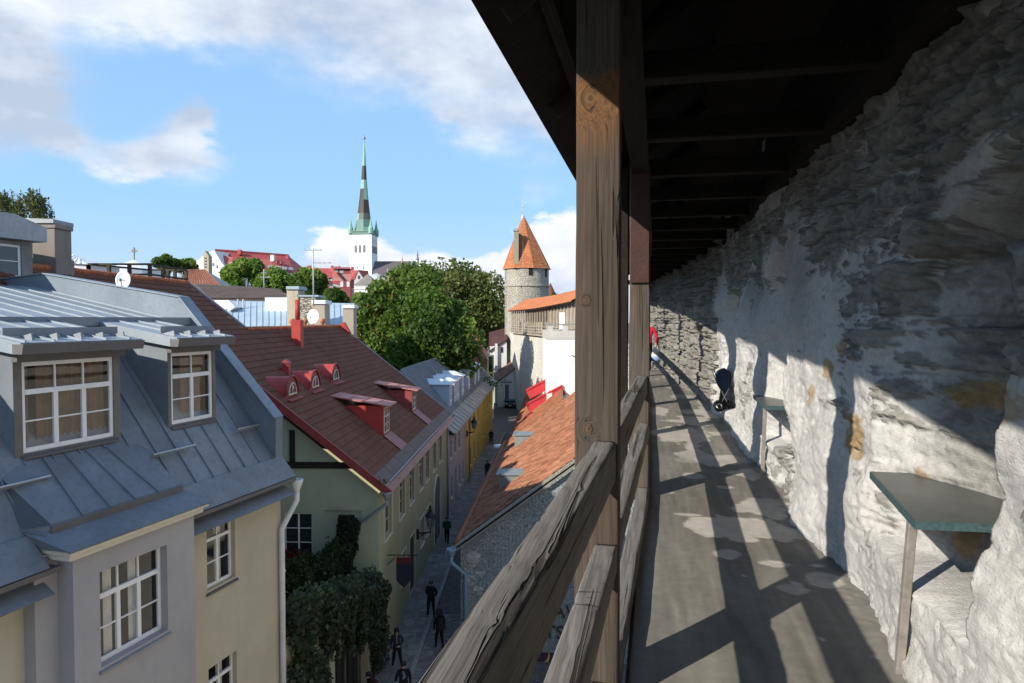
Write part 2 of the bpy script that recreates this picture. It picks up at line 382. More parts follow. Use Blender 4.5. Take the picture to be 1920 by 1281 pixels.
def glass(name, tint=(.02, .022, .025), clear=0.0):
    if name in MATS: return MATS[name]
    t = NT(name); w = t.noise(.8, 2, .4)
    b = t.bsdf(tint, .04, 0, .9, t.bump(w, .06, .05))
    if clear:
        tr = t.n('ShaderNodeBsdfTransparent'); fr = t.n('ShaderNodeLayerWeight'); fr.inputs['Blend'].default_value = .5
        gl = t.n('ShaderNodeBsdfGlossy'); gl.inputs['Roughness'].default_value = .02
        m = t.n('ShaderNodeMixShader'); t.L(t.math('ADD', t.math('MULTIPLY', t.math('POWER', fr.outputs['Facing'], 3.0), .6), .07, True), m.inputs[0]); t.L(t.bump(w, .08, .05), gl.inputs['Normal']); t.L(tr.outputs[0], m.inputs[1]); t.L(gl.outputs[0], m.inputs[2]); b = m.outputs[0]
    MATS[name] = t.fin(b); return MATS[name]
def leaf_mat(name, rough=.6, trans=.45):
    if name in MATS: return MATS[name]
    t = NT(name); c = t.attr()
    b = t.bsdf(c, rough, 0, .25); tr = t.n('ShaderNodeBsdfTranslucent'); t.L(t.mix(1, c, (1.15, 1.25, .6), 'MULTIPLY'), tr.inputs[0])
    m = t.n('ShaderNodeMixShader'); m.inputs[0].default_value = trans; t.L(b, m.inputs[1]); t.L(tr.outputs[0], m.inputs[2])
    MATS[name] = t.fin(m.outputs[0]); return MATS[name]
LEAF = leaf_mat('leaves'); BARK = plain('bark', (.10, .08, .06), .95, .3, 6, .5, 20)
GLASS = glass('window_glass'); GLASSC = glass('clear_window_glass', clear=1)
WHITE = plain('white_paint', (.74, .74, .73), .5, .06, 3); BLACK = plain('black_iron', (.012, .012, .014), .5, .2, 8)
SLATEBLUE = metal_sheet('blue_grey_sheet_metal', (.165, .187, .208), .5, .15, .2, .55)
PALEZINC = metal_sheet('pale_zinc', (.25, .285, .315), .5, .2, .12, .3)
SLATEP = metal_sheet('blue_grey_sheet_panels', (.165, .187, .208), .5, .15, .2, .55, True); PALEP = metal_sheet('pale_zinc_panels', (.245, .28, .305), .5, .2, .14, .4, True)
GREYZINC = metal_sheet('grey_zinc', (.25, .265, .28), .5, .25)
DARKTRIM = plain('grey_brown_metal_trim', (.12, .112, .112), .6, .15, 2)
# ------------------------------------------------------------------ the covered wall walk (its own axes: y along the walk, x to the right, z from the eye)
WA = R(12.0); FLOOR = -1.6
def wk(x, y, z=0.0): return V((x*math.cos(WA) + y*math.sin(WA), y*math.cos(WA) - x*math.sin(WA), z))
def wthing(name, label, cat, x, y, z, group=None): return thing(name, label, cat, wk(x, y, z), -WA, group)
MW = Matrix.Rotation(-WA, 4, 'Z')
_wy = np.array([-8, 2.6, 4.3, 7.6, 12.40, 12.46, 13.05, 17, 20, 24.0, 27.]); _wx = np.array([1.18, 1.17, 1.15, 1.10, 1.02, 1.20, 1.20, .80, .49, .08, -.9])
def wallx(y): return np.interp(y, _wy, _wx)
_ey = np.array([-8, 12.6, 15, 20, 23.5, 27]); _ex = np.array([-.10, -.12, -.18, -.35, -.55, -1.3])
def edgex(y): return np.interp(y, _ey, _ex)

def smooth(e0, e1, x): t = np.clip((x - e0)/(e1 - e0), 0, 1); return t*t*(3 - 2*t)
def stone_wall():
    ys = []; y = -8.0
    while y < 26:
        ys.append(y)
        y += .25 if y < 1.2 else (.011 if y < 3.2 else .0135 if y < 5 else .024 if y < 13 else .06 if y < 20 else .2)
    for j in (6.55, 10.1, 12.42): ys += list(np.linspace(j - .08, j + .1, 14))
    ys = np.array(sorted(ys)); zs = np.concatenate([np.arange(-1.75, 1.2, .0115), np.arange(1.2, 1.9, .04)])
    Y, Z = np.meshgrid(ys, zs, indexing='ij')
    w1 = fbm2(Y*1.7, Z*1.7, 4, 11) - .5; w2 = fbm2(Y*6, Z*6, 4, 21) - .5; w3 = fbm2(Y*24, Z*30, 3, 31) - .5
    # limestone courses of uneven thickness, broken into blocks, each with its own set-back
    zz = Z*6.4 + .55*np.sin(Z*9.0 + 1) + .35*np.sin(Z*23.0) + w1*1.5 + w2*.35 + .2*np.sin(Y*.9)
    lay = np.floor(zz); fr = zz - lay
    blk = np.floor(Y*(1.7 + 1.6*vnoise(lay*3.7, lay*0 + 2, 41)) + lay*3.17 + w2*.5)
    bfr = Y*(1.7 + 1.6*vnoise(lay*3.7, lay*0 + 2, 41)) + lay*3.17 + w2*.5 - blk
    set_ = vnoise(lay*5.3 + .5, blk*2.9 + .5, 43) - .5
    joint = np.maximum(np.exp(-(np.minimum(fr, 1 - fr)/.09)**2), np.exp(-(np.minimum(bfr, 1 - bfr)/.035)**2)*.8)
    fz = zz*2.7 + w2*1.8 + w1; fl = fz - np.floor(fz); lam2 = vnoise(np.floor(fz)*1.7, Y*2.2 + np.floor(fz)*5, 46)      # thin beds
    ridge = np.abs(fbm2(Y*9, Z*20, 4, 47) - .5)*2; chip = smooth(.52, .56, fbm2(Y*7, Z*15, 4, 48))
    raw = set_*.10 - joint*.05 + (fl - .5)*.022*lam2*2 + (lam2 - .5)*.05 + w2*.05 - ridge*.035 - chip*.024 + w3*.022 + .015
    # lime render filled in between and smeared over the stones
    lvl = fbm2(Y*.9 + 3, Z*1.6 + 7, 5, 51) - .47 + .16*smooth(.1, -.9, Z) - .10*smooth(.2, 1.1, Z) - .06*smooth(4.2, 3.0, Y)*smooth(-.6, .2, Z)
    ren = lvl*.30 + .012 + w1*.02 + w2*.020 + w3*.007 - .010*smooth(.55, .7, fbm2(Y*13, Z*22, 3, 52))
    d = np.maximum(raw, ren) + .05*(fbm2(Y*.55, Z*.5, 3, 61) - .5)
    bare = smooth(-.006, .010, raw - ren)
    # splayed recesses (old embrasures): deep at the near jamb, running out to nothing
    rec = np.zeros_like(Y)
    for j, ln, dep, z0, z1 in ((2.74, 1.5, .62, -1.2, .74), (6.55, 1.35, .55, -1.25, .95), (10.1, 1.7, .60, -1.45, .75)):
        jj = j + .07*(fbm2(Z*3.2, Z*0 + j, 4, 71) - .5) + .05*(fbm2(Z*14, Z*0 + j, 2, 72) - .5)
        a = smooth(0, .05, Y - jj)*np.clip(1 - (Y - jj)/ln, 0, 1)**.85
        sill = z0 + .05*(fbm2(Y*2, Z*0, 3, 73) - .5)
        head = z1 - .55*np.clip((Y - jj)/ln, 0, 1)**1.5 + .2*(fbm2(Y*3, Z*0, 3, 74) - .5)
        a = a*smooth(0, .03, Z - sill)*smooth(0, .22, head - Z)
        rec = np.maximum(rec, a*dep)
        # an overhanging stone inside the near recess
        if j < 3:
            rec -= .22*smooth(.16, .04, np.abs(Z - .33 - .12*(Y - 2.8)))*smooth(2.66, 2.72, Y)*smooth(3.25, 2.95, Y)
            rec += .10*smooth(.16, .03, np.abs(Z - .52))*smooth(2.7, 2.75, Y)*smooth(3.5, 3.1, Y)
            bare = np.maximum(bare, smooth(.12, .3, rec)*.8)
    # the far length stands proud, bare stone
    prj = smooth(12.40, 12.47, Y - .05*(vnoise(lay*2.1, lay*0, 77) - .5)*2)
    far = prj
    d = d + prj*.26 + far*(set_*.09 - joint*.05 + (raw - ren < 0)*(raw - ren)*.7)
    bare = np.maximum(bare, far*.85)
    # foot: rough mortar fillet spreading on the floor
    d += .035*smooth(-1.45, -1.6, Z + .06*w2)*(.6 + w2*2) - .075
    X = wallx(Y) - d + rec
    P = np.stack([X*math.cos(WA) + Y*math.sin(WA), Y*math.cos(WA) - X*math.sin(WA), Z], -1)
    nY, nZ = Y.shape; idx = np.arange(nY*nZ).reshape(nY, nZ)
    f = np.stack([idx[:-1, :-1], idx[:-1, 1:], idx[1:, 1:], idx[1:, :-1]], -1).reshape(-1, 4)
    # colour of the material itself, plus shade painted in towards the roof
    pl = np.array([.56, .545, .52]); stn = np.array([.325, .312, .285]); dk = np.array([.085, .08, .072]); och = np.array([.38, .25, .11]); yel = np.array([.36, .32, .22])
    b = np.clip(bare + w2*.6, 0, 1)[..., None]; C = pl*(1 - b) + stn*b
    k = (np.clip(joint*bare + (fl < .2)*bare*.6*lam2 + chip*bare*.35 + np.clip(w3*2.2, 0, .5)*bare, 0, 1)*.62)[..., None]; C = C*(1 - k) + dk*k
    C = C*(1 - .6*far[..., None]) + (stn*.55 + yel*.2)*.6*far[..., None]
    C *= (1 + .38*(fbm2(Y*2.3, Z*2.6, 5, 81) - .5))[..., None]
    st_ = smooth(.50, .74, fbm2(Y*1.1, Z*.7 + 5, 5, 86))[..., None]*.40*smooth(-.7, .8, Z)[..., None]; st_ = 1 - (1 - st_)*(1 - .35*smooth(.15, 1.25, Z + w1*.8))[..., None]; C = C*(1 - st_) + dk*1.1*st_       # damp blotches and painted roof shade, both deepening up the wall
    for y0, z0, ry, rz in ((3.15, -.33, .62, .085), (4.55, -.72, .15, .14), (5.15, -.36, .16, .09), (5.55, -.58, .1, .08), (4.9, -.2, .09, .07), (3.9, -.95, .09, .2), (3.6, -1.05, .08, .13)):
        q = np.exp(-(((Y - y0)/ry)**2 + ((Z - z0 - .1*w1)/rz)**2)**1.5); q = smooth(.3, .55, q + w2*.55 + w3*.5)[..., None]*.8*(.55 + .9*fbm2(Y*9, Z*16, 3, 88))[..., None]
        q = np.clip(q, 0, .9); C = C*(1 - q) + och*q
    t = NT('limestone_and_lime_render'); f1 = t.noise(26, 6, .65); f2 = t.noise(9, 6, .75, (1, 1, 4)); f3 = t.noise(55, 5, .7, (1, 1, 2.2)); pit = t.vor(38, (1, 1, 1.8))
    col = t.mix(1.0, t.attr(), t.ramp(f1, [(.25, (.66,)*3), (.75, (1.0,)*3)]), 'MULTIPLY'); col = t.mix(t.rng(f2, .56, .72, 0, .25), col, (.10, .095, .085)); col = t.mix(t.rng(pit, .0, .14, .5, 0), col, (.09, .085, .078))
    h = t.math('ADD', t.math('MULTIPLY', f2, .55), t.math('ADD', t.math('MULTIPLY', f3, 1.0), t.rng(pit, 0, .2, -.3, 0))); mt = t.fin(t.bsdf(col, .95, 0, .1, t.bump(h, .9, .011)))
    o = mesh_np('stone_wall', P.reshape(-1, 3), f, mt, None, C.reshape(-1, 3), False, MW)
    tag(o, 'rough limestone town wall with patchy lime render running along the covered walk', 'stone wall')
stone_wall()

def walk_floor():
    ys = np.concatenate([np.arange(-8, 1.8, .2), np.arange(1.8, 7, .018), np.arange(7, 14, .04), np.arange(14, 26, .15)]); us = np.linspace(0, 1, 90)
    Y, U = np.meshgrid(ys, us, indexing='ij'); e = edgex(Y); X = e + (wallx(Y) + .75 - e)*U
    n = fbm2(X*3, Y*3, 5, 91) - .5
    # bare pale screed showing through the dark coat, patch by patch
    pat = np.zeros_like(X) - 9.
    def px(zx, zy): return 1200 + zx/2.4583, 760 + zy/2.4583
    sd = np.full_like(X, -1.0)
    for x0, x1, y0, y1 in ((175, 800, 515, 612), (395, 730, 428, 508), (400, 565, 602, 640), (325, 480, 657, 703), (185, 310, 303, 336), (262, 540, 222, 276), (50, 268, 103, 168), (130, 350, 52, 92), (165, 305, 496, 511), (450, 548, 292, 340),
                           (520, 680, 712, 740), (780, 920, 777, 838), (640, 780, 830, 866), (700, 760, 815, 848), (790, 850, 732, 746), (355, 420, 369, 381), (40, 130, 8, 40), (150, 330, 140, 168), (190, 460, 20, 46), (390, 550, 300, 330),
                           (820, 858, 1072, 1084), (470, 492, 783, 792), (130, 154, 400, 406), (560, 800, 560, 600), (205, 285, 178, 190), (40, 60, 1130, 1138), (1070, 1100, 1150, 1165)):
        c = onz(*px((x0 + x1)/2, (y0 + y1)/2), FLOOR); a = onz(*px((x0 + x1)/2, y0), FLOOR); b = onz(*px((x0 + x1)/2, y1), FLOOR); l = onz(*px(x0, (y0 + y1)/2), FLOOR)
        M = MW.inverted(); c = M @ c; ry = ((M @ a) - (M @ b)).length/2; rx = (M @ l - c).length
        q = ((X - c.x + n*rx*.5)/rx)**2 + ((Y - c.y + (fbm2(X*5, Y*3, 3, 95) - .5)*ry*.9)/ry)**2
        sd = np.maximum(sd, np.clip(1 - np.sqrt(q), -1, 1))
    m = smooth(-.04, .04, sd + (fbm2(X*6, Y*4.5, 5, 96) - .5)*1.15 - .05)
    mf = smooth(.60, .64, fbm2(X*2.2, Y*1.1, 4, 97))*smooth(7, 9, Y); m = np.maximum(m, mf)
    edge = smooth(.86, 1.0, (X - e)/(wallx(Y) - e))                 # dirt and mortar crumbs along the wall foot
    Z = FLOOR + (n*.010) - .0035*m + edge*.02*(fbm2(X*30, Y*30, 3, 98)) - 0.0*Y
    P = np.stack([X*math.cos(WA) + Y*math.sin(WA), Y*math.cos(WA) - X*math.sin(WA), Z], -1)
    nY, nU = X.shape; idx = np.arange(nY*nU).reshape(nY, nU); f = np.stack([idx[:-1, :-1], idx[:-1, 1:], idx[1:, 1:], idx[1:, :-1]], -1).reshape(-1, 4)
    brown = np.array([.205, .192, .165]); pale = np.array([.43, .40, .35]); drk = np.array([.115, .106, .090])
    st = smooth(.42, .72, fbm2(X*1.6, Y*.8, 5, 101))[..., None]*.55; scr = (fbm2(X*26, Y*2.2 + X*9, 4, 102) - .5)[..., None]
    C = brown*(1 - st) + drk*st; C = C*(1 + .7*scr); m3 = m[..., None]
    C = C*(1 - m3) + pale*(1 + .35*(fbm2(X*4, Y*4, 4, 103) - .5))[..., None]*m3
    e3 = (edge*.65*smooth(.3, .6, fbm2(X*18, Y*18, 3, 104)))[..., None]; C = C*(1 - e3) + np.array([.17, .16, .145])*e3
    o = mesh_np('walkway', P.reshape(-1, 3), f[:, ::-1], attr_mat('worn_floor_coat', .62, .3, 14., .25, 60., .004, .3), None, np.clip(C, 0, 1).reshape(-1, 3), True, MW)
    tag(o, None, None, None, 'structure')
walk_floor()
def walk_slab():
    b = MB(); ys = list(np.arange(-8, 25.1, 1.0))
    for y0, y1 in zip(ys[:-1], ys[1:]):
        b.hexa([wk(edgex(y0) - .02, y0, -1.95), wk(wallx(y0) + .9, y0, -1.95), wk(wallx(y1) + .9, y1, -1.95), wk(edgex(y1) - .02, y1, -1.95),
                wk(edgex(y0) - .02, y0, -1.625), wk(wallx(y0) + .9, y0, -1.625), wk(wallx(y1) + .9, y1, -1.625), wk(edgex(y1) - .02, y1, -1.625)])
        # the masonry that carries the walk
        b.hexa([wk(edgex(y0) + .15, y0, -14.3), wk(wallx(y0) + .9, y0, -14.3), wk(wallx(y1) + .9, y1, -14.3), wk(edgex(y1) + .15, y1, -14.3),
                wk(edgex(y0) + .15, y0, -1.95), wk(wallx(y0) + .9, y0, -1.95), wk(wallx(y1) + .9, y1, -1.95), wk(edgex(y1) + .15, y1, -1.95)])
    tag(b.build('masonry_wall', render_wall('town_wall_face', (.55, .52, .46), .3)), 'pale masonry base under the covered walk, glimpsed through the railing gaps', 'wall')
walk_slab()

def rough_beam(b, a, c, w, h, up=UP, step=.05, amp=.004, seed=1, nick=.0, mi=0):
    a = V(a); c = V(c); L = (c - a).length; d = (c - a)/L; x = d.cross(V(up)).normalized(); y = x.cross(d).normalized()
    r = .010; prof = []
    for sx, sy in ((-1, -1), (1, -1), (1, 1), (-1, 1)):
        cx, cy = sx*(w/2 - r), sy*(h/2 - r); t0 = math.atan2(sy, sx)
        for k in (-1, 0, 1): prof.append((cx + r*math.cos(t0 + k*.72), cy + r*math.sin(t0 + k*.72), 1.0))
        nx, ny = {(-1, -1): (1, -1), (1, -1): (1, 1), (1, 1): (-1, 1), (-1, 1): (-1, -1)}[(sx, sy)]
        for q in (.3, .6): prof.append((cx + (nx - sx)*(w/2 - r)*q + (0 if nx != sx else sx*r), cy + (ny - sy)*(h/2 - r)*q + (0 if ny != sy else sy*r), .6))
    n = max(2, int(L/step)); vs = []; rs = random.Random(seed); np_ = len(prof)
    ph = [rs.uniform(0, 99) for _ in range(np_)]
    for i in range(n + 1):
        t = i/n*L
        for j, (px, py, kk) in enumerate(prof):
            g = float(fbm2(np.array([t*1.4 + seed*7.3]), np.array([j*.55 + seed]), 3, 5)[0]) - .5
            g2 = float(vnoise(np.array([t*22.0 + seed*3.1]), np.array([j*.35 + seed*1.7]), 9)[0])
            k = 1 + (g*amp*4 - nick*max(0, g2 - .72)*2.2)/max(w, h)*2
            vs.append(a + d*t + x*px*k + y*py*k)
    k0 = len(b.v); b.v += [tuple(p) for p in vs]
    for i in range(n):
        for j in range(np_):
            p = k0 + i*np_ + j; q = k0 + i*np_ + (j + 1) % np_; b.f.append((p, q, q + np_, p + np_)); b.m.append(mi); b.c.append(None)
    for base in (k0, k0 + n*np_):
        b.f.append(tuple(base + j for j in range(np_))); b.m.append(mi); b.c.append(None)

WOOD_RAIL = wood_mat('weathered_grey_rail', 1, (.150, .138, .122), (.13, .075, .04), .22, nicks=.8)
WOOD_RAIL2 = wood_mat('weathered_pale_rail', 1, (.165, .152, .134), (.15, .10, .06), .15, nicks=.8)
WOOD_POST = wood_mat('weathered_post', 2, (.068, .056, .046), (.125, .060, .024), .25, knots=(((-.03, -.09, 2.50), .045), ((-.035, -.09, 1.15), .020), ((-.05, -.09, 1.68), .012)), warm_zone=(2.40, 2.60, .85, 0))
WOOD_POST2 = wood_mat('weathered_far_post', 2, (.088, .075, .062), (.14, .08, .04), .25)
DARKWOOD = wood_mat('very_dark_timber', 1, (.016, .013, .011), (.02, .012, .008), .2)  # near-black brown base tone
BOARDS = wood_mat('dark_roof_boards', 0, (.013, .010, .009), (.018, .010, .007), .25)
PLANK = plain('dark_red_brown_stain', (.040, .016, .012), .6, .25, 6, .2, 25)
def posts():
    P = [(-.24, 2.89), (-.155, 6.28), (-.19, 9.7), (-.22, 13.0), (-.31, 16.3), (-.43, 19.7), (-.62, 23.1), (-.30, -.6), (-.30, -4.0)]
    lab = ['thick weathered oak post with knots, the nearest in the picture, splitting the view', 'weathered grey post behind the nearest one, dark stained board on its upper half']
    for i, (x, y) in enumerate(P):
        l = lab[i] if i < 2 else 'weathered grey post further along the walk railing'
        t = wthing('timber_post', l, 'post', x, y, FLOOR, 'timber posts carrying the walk roof')
        b = MB(); rough_beam(b, wk(x, y, -1.62), wk(x, y, 1.42), .178, .172, wk(0, 1) if True else UP, .06, .0025, i + 3, .002)
        b.build('shaft', WOOD_POST if i == 0 else WOOD_POST2, t, True)
        if i == 1:
            b = MB(); b.hexa([wk(x - .082, y - .115, .33), wk(x + .082, y - .115, .33), wk(x + .082, y - .089, .33), wk(x - .082, y - .089, .33), wk(x - .082, y - .115, 1.30), wk(x + .082, y - .115, 1.30), wk(x + .082, y - .089, 1.30), wk(x - .082, y - .089, 1.30)])
            b.build('cover_board', PLANK, t, False, .004)
            b = MB(); rough_beam(b, wk(x - .145, y + .03, -1.62), wk(x - .145, y + .03, 1.36), .085, .12, wk(0, 1), .08, .002, 77); b.build('side_stud', DARKWOOD, t)
        b = MB(); b.beam(wk(x, y + .02, .75), wk(x, y + .62, 1.36), .10, .10); b.build('knee_brace', DARKWOOD, t)
        if i == 0:
            for q in (.2,): pass
    # railing bays between the posts: top rail, middle rail and bottom rail
    seq = [7, 0, 1, 2, 3, 4, 5, 6]
    bl = {7: 'nearest length of split grey railing, crossing the foreground diagonally', 0: 'second length of grey railing, between the two front posts', 8: 'length of railing behind the viewer'}
    for a, c in zip([8] + seq[:-1], seq):
        (x0, y0), (x1, y1) = P[a], P[c]; near = a == 7
        t = wthing('wooden_railing', bl.get(a, 'far length of grey wooden railing beyond the second post'), 'railing', x0, y0, FLOOR, 'railing lengths along the walk')
        o0, o1 = (-.055, .04) if near else (.0, .0)
        y0 += .1; y1 -= .088
        for nm, zt, w, h, dx0, dx1 in (('top_rail', -.495, .086, .165, -.03, .035), ('middle_rail', -.92, .092, .125, .0, .04), ('bottom_rail', -1.50, .10, .13, .02, .05)):
            if not near: dx0, dx1 = (.035, .03) if nm == 'top_rail' else (.04, .045)
            if near and nm == 'bottom_rail': dx0, dx1 = -.02, .02
            b = MB(); ya = -1.4 if (near and False) else y0
            rough_beam(b, wk(x0 + dx0, ya, zt - h/2), wk(x1 + dx1, y1, zt - h/2), w, h, UP, .035 if y0 < 4 else .12, .0022, int(y0*10) + len(nm), .010 if nm != 'bottom_rail' else .003)
            b.build(nm, WOOD_RAIL if nm == 'top_rail' else WOOD_RAIL2, t, True)
posts()

def walk_roof():
    ys = [-8, -4, 0, 2, 4, 6, 8, 10, 12, 14, 16, 18, 20, 22, 24, 25.5]; off = lambda y: float(edgex(y)) + .10
    t = wthing('walk_roof', 'dark timber lean roof with tiled edge covering the wall walk', 'roof', 0.3, 0, 1.4)
    E = (-.83, 1.44); Rg = (.50, 2.42); I = (1.62, 1.62)
    def pt(y, q, dz=0.0, dx=0.0): return wk(off(y) + q[0] + dx, y, q[1] + dz)
    b = MB()
    for y0, y1 in zip(ys[:-1], ys[1:]):
        for A, B in ((E, Rg), (Rg, I)):
            b.hexa([pt(y0, A, .02), pt(y0, B, .02), pt(y1, B, .02), pt(y1, A, .02), pt(y0, A, .05), pt(y0, B, .05), pt(y1, B, .05), pt(y1, A, .05)])
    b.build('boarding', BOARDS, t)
    b = MB()
    yy = -8.0
    while yy < 25.2:                                       # tile courses showing as a stepped edge
        y1 = yy + .24; j = rnd.uniform(0, .03)
        for k in range(5):
            u0 = .012 - j*.3 + k*.30; u1 = u0 + .33
            q = lambda u, dz: (E[0] + (Rg[0] - E[0])*u, E[1] + (Rg[1] - E[1])*u + dz)
            c = rnd.uniform(.7, 1.15)
            b.hexa([pt(yy, q(u0, .055)), pt(yy, q(min(u1, 1), .055)), pt(y1 - .01, q(min(u1, 1), .055)), pt(y1 - .01, q(u0, .055)), pt(yy, q(u0, .095)), pt(yy, q(min(u1, 1), .07)), pt(y1 - .01, q(min(u1, 1), .07)), pt(y1 - .01, q(u0, .095))], 0, (c, c, c))
        yy = y1
    b.build('roof_tiles', tile_mat('walk_clay_tiles', (.13, .045, .028), (.17, .065, .035), (.06, .03, .02)), t)
    m = MB()
    for y0, y1 in zip(ys[:-1], ys[1:]):
        m.hexa([pt(y0, Rg, .05), pt(y0, I, .05), pt(y1, I, .05), pt(y1, Rg, .05), pt(y0, Rg, .09), pt(y0, I, .09), pt(y1, I, .09), pt(y1, Rg, .09)], 0, (1, 1, 1))
    m.build('rear_tiles', MATS['walk_clay_tiles'], t)
    for z, xx, w, h, nm in ((1.37, -.14, .15, .15, 'wall_plate'), (1.36, 1.20, .16, .16, 'wall_plate'), (1.58, -.52, .07, .10, 'purlin')):
        b = MB()
        for y0, y1 in zip(ys[:-1], ys[1:]): b.beam(wk(off(y0) + xx, y0, z), wk(off(y1) + xx, y1, z), w, h)
        b.build(nm, DARKWOOD, t)
    b = MB()
    for y0, y1 in zip(ys[:-1], ys[1:]): b.hexa([wk(off(y0) + 1.10, y0, 1.44), wk(off(y0) + 1.14, y0, 1.44), wk(off(y1) + 1.14, y1, 1.44), wk(off(y1) + 1.10, y1, 1.44), wk(off(y0) + 1.10, y0, 2.03), wk(off(y0) + 1.14, y0, 2.02), wk(off(y1) + 1.14, y1, 2.02), wk(off(y1) + 1.10, y1, 2.03)])
    b.build('light_screen_boards', BOARDS, t)  # boards added to screen off the overbright wall strip under the roof
    y = -6.2
    while y < 25:                                        # round rafters and the tie beams under them
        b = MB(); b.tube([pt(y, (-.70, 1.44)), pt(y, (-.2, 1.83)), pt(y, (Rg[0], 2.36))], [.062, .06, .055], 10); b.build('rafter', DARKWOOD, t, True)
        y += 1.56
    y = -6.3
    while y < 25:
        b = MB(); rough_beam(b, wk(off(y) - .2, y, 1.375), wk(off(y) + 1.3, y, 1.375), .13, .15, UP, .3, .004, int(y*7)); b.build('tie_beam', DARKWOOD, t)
        y += 1.27
walk_roof()

# ------------------------------------------------------------------ things standing on the walk
TOPM = plain('dark_green_laminate', (.062, .068, .062), .38, .3, 5, .05, 60, 0, .45); EDGEM = plain('teal_speckled_edge', (.045, .082, .088), .5, .35, 60); LEGM = plain('rust_streaked_zinc', (.26, .235, .21), .55, .3, 14, .2, 40, .3)
def table(label, c_near, c_far, depth, leg_y, z, group, lean=.12):
    (xn, yn), (xf, yf) = c_near, c_far
    t = wthing('shelf_table', label, 'table', xn, leg_y, FLOOR, group)
    b = MB(); e = MB(); p = [(xn, yn), (xn + depth, yn + .04), (xf + depth, yf), (xf, yf)]
    b.prism([wk(x, y, z - .034) for x, y in p], (0, 0, .034)); o = b.build('top', [TOPM], t, False, .003)
    e.hexa([wk(xn - .004, yn - .006, z - .037), wk(xn, yn - .004, z - .037), wk(xf, yf, z - .037), wk(xf - .004, yf, z - .037), wk(xn - .004, yn - .006, z - .003), wk(xn, yn - .004, z - .003), wk(xf, yf, z - .003), wk(xf - .004, yf, z - .003)])
    e.hexa([wk(xn - .004, yn - .006, z - .037), wk(xn + depth, yn + .034, z - .037), wk(xn + depth, yn + .040, z - .037), wk(xn, yn, z - .037), wk(xn - .004, yn - .006, z - .003), wk(xn + depth, yn + .034, z - .003), wk(xn + depth, yn + .040, z - .003), wk(xn, yn, z - .003)])
    e.build('edging', [EDGEM], t)
    b = MB(); b.beam(wk(xn + .045, leg_y + lean, FLOOR - .01), wk(xn + .05, leg_y, z - .034), .036, .036, wk(0, 1)); b.build('leg', LEGM, t, False, .004)
table('near dark green shelf table on one metal leg, set into the first recess', (1.035, 3.04), (1.13, 3.98), .62, 3.22, -.815, 'shelf tables in the wall recesses')
table('further dark green shelf table, set into the second wall recess', (1.03, 6.95), (1.05, 7.95), .55, 7.3, -.83, 'shelf tables in the wall recesses', .1)

def pole():
    p = at(1257, 640, 19.3); b = MB(); t = thing('conduit_pole', 'thin dark metal pole with pale square cap against the far stone wall', 'pole', (p.x, p.y, FLOOR))
    b.tube([(p.x, p.y, FLOOR), (p.x, p.y, .48)], .045, 8); b.build('shaft', plain('dark_grey_pipe', (.05, .05, .05), .5), t, True)
    b = MB(); b.box(p.x - .055, p.x + .055, p.y - .055, p.y + .055, .48, .64); b.build('cap', plain('pale_lamp_box', (.35, .34, .31), .6), t, False, .01)
pole()
def pushchair():
    x0, y0 = 1.03, 11.5; t = wthing('pushchair', 'folded pushchair with blue hood and black wheels tucked into a wall recess', 'pushchair', x0, y0, FLOOR)
    blue = plain('navy_fabric', (.012, .026, .060), .8, .25, 8, .2, 30); blk = plain('black_plastic', (.012, .012, .013), .45); alu = plain('brushed_alloy', (.45, .45, .46), .35, .1, 5, 0, 30, .8)
    def w(x, y, z): return wk(x0 + x*.7, y0 + y*.7, FLOOR + .13 + z*.68)
    b = MB(); pts = []
    hood = [(-.16, .78), (-.10, .60), (.0, .46), (.14, .50), (.20, .72), (.16, .92), (.04, 1.0), (-.1, .93)]
    for s in (-1, 1): pts.append([w(x*.9, s*.17, z) for x, z in hood])
    mid = [w(x*1.08, 0, z*1.0 + .03) for x, z in hood]
    n = len(hood); k = len(b.v); b.v += [tuple(p) for p in pts[0] + mid + pts[1]]
    for r0 in (0, 1):
        for i in range(n):
            j = (i + 1) % n; b.f.append((k + r0*n + i, k + r0*n + j, k + (r0 + 1)*n + j, k + (r0 + 1)*n + i)); b.m.append(0); b.c.append(None)
    b.f.append(tuple(range(k, k + n))); b.f.append(tuple(range(k + 2*n, k + 3*n))); b.m += [0, 0]; b.c += [None, None]
    b.build('hood', blue, t, False, .02)
    b = MB()
    for s in (-.14, .14): b.tube([w(-.05, s, .62), w(.02, s, .40), w(.16, s, .12)], .011, 6); b.tube([w(.14, s, .55), w(.06, s, .38), w(-.06, s, .12)], .011, 6)
    b.tube([w(-.15, -.16, .8), w(-.19, -.16, .93), w(-.19, .16, .93), w(-.15, .16, .8)], .012, 6)
    b.build('frame', alu, t, True)
    b = MB(); b.hexa([w(-.06, -.14, .2), w(.1, -.14, .2), w(.1, .14, .2), w(-.06, .14, .2), w(-.02, -.15, .5), w(.1, -.15, .5), w(.1, .15, .5), w(-.02, .15, .5)]); b.build('seat', blk, t, False, .02)
    for wx, s in ((-.06, -.15), (-.06, .15), (.16, -.15), (.16, .15)):
        ring = [w(wx + .10*math.cos(a), s, .115 + .10*math.sin(a)) for a in np.linspace(0, 2*math.pi, 17)]
        b = MB(); b.tube(ring, .018, 6, caps=False); b.tube([w(wx, s - .015, .115), w(wx, s + .015, .115)], .03, 8); b.build('wheel', blk, t, True)
    b = MB(); b.hexa([w(-.172, -.06, .74), w(-.172, .06, .74), w(-.166, .06, .74), w(-.166, -.06, .74), w(-.178, -.06, .77), w(-.178, .06, .77), w(-.172, .06, .77), w(-.172, -.06, .77)]); b.build('patch', plain('reflective_grey', (.5, .52, .55), .4), t)
pushchair()
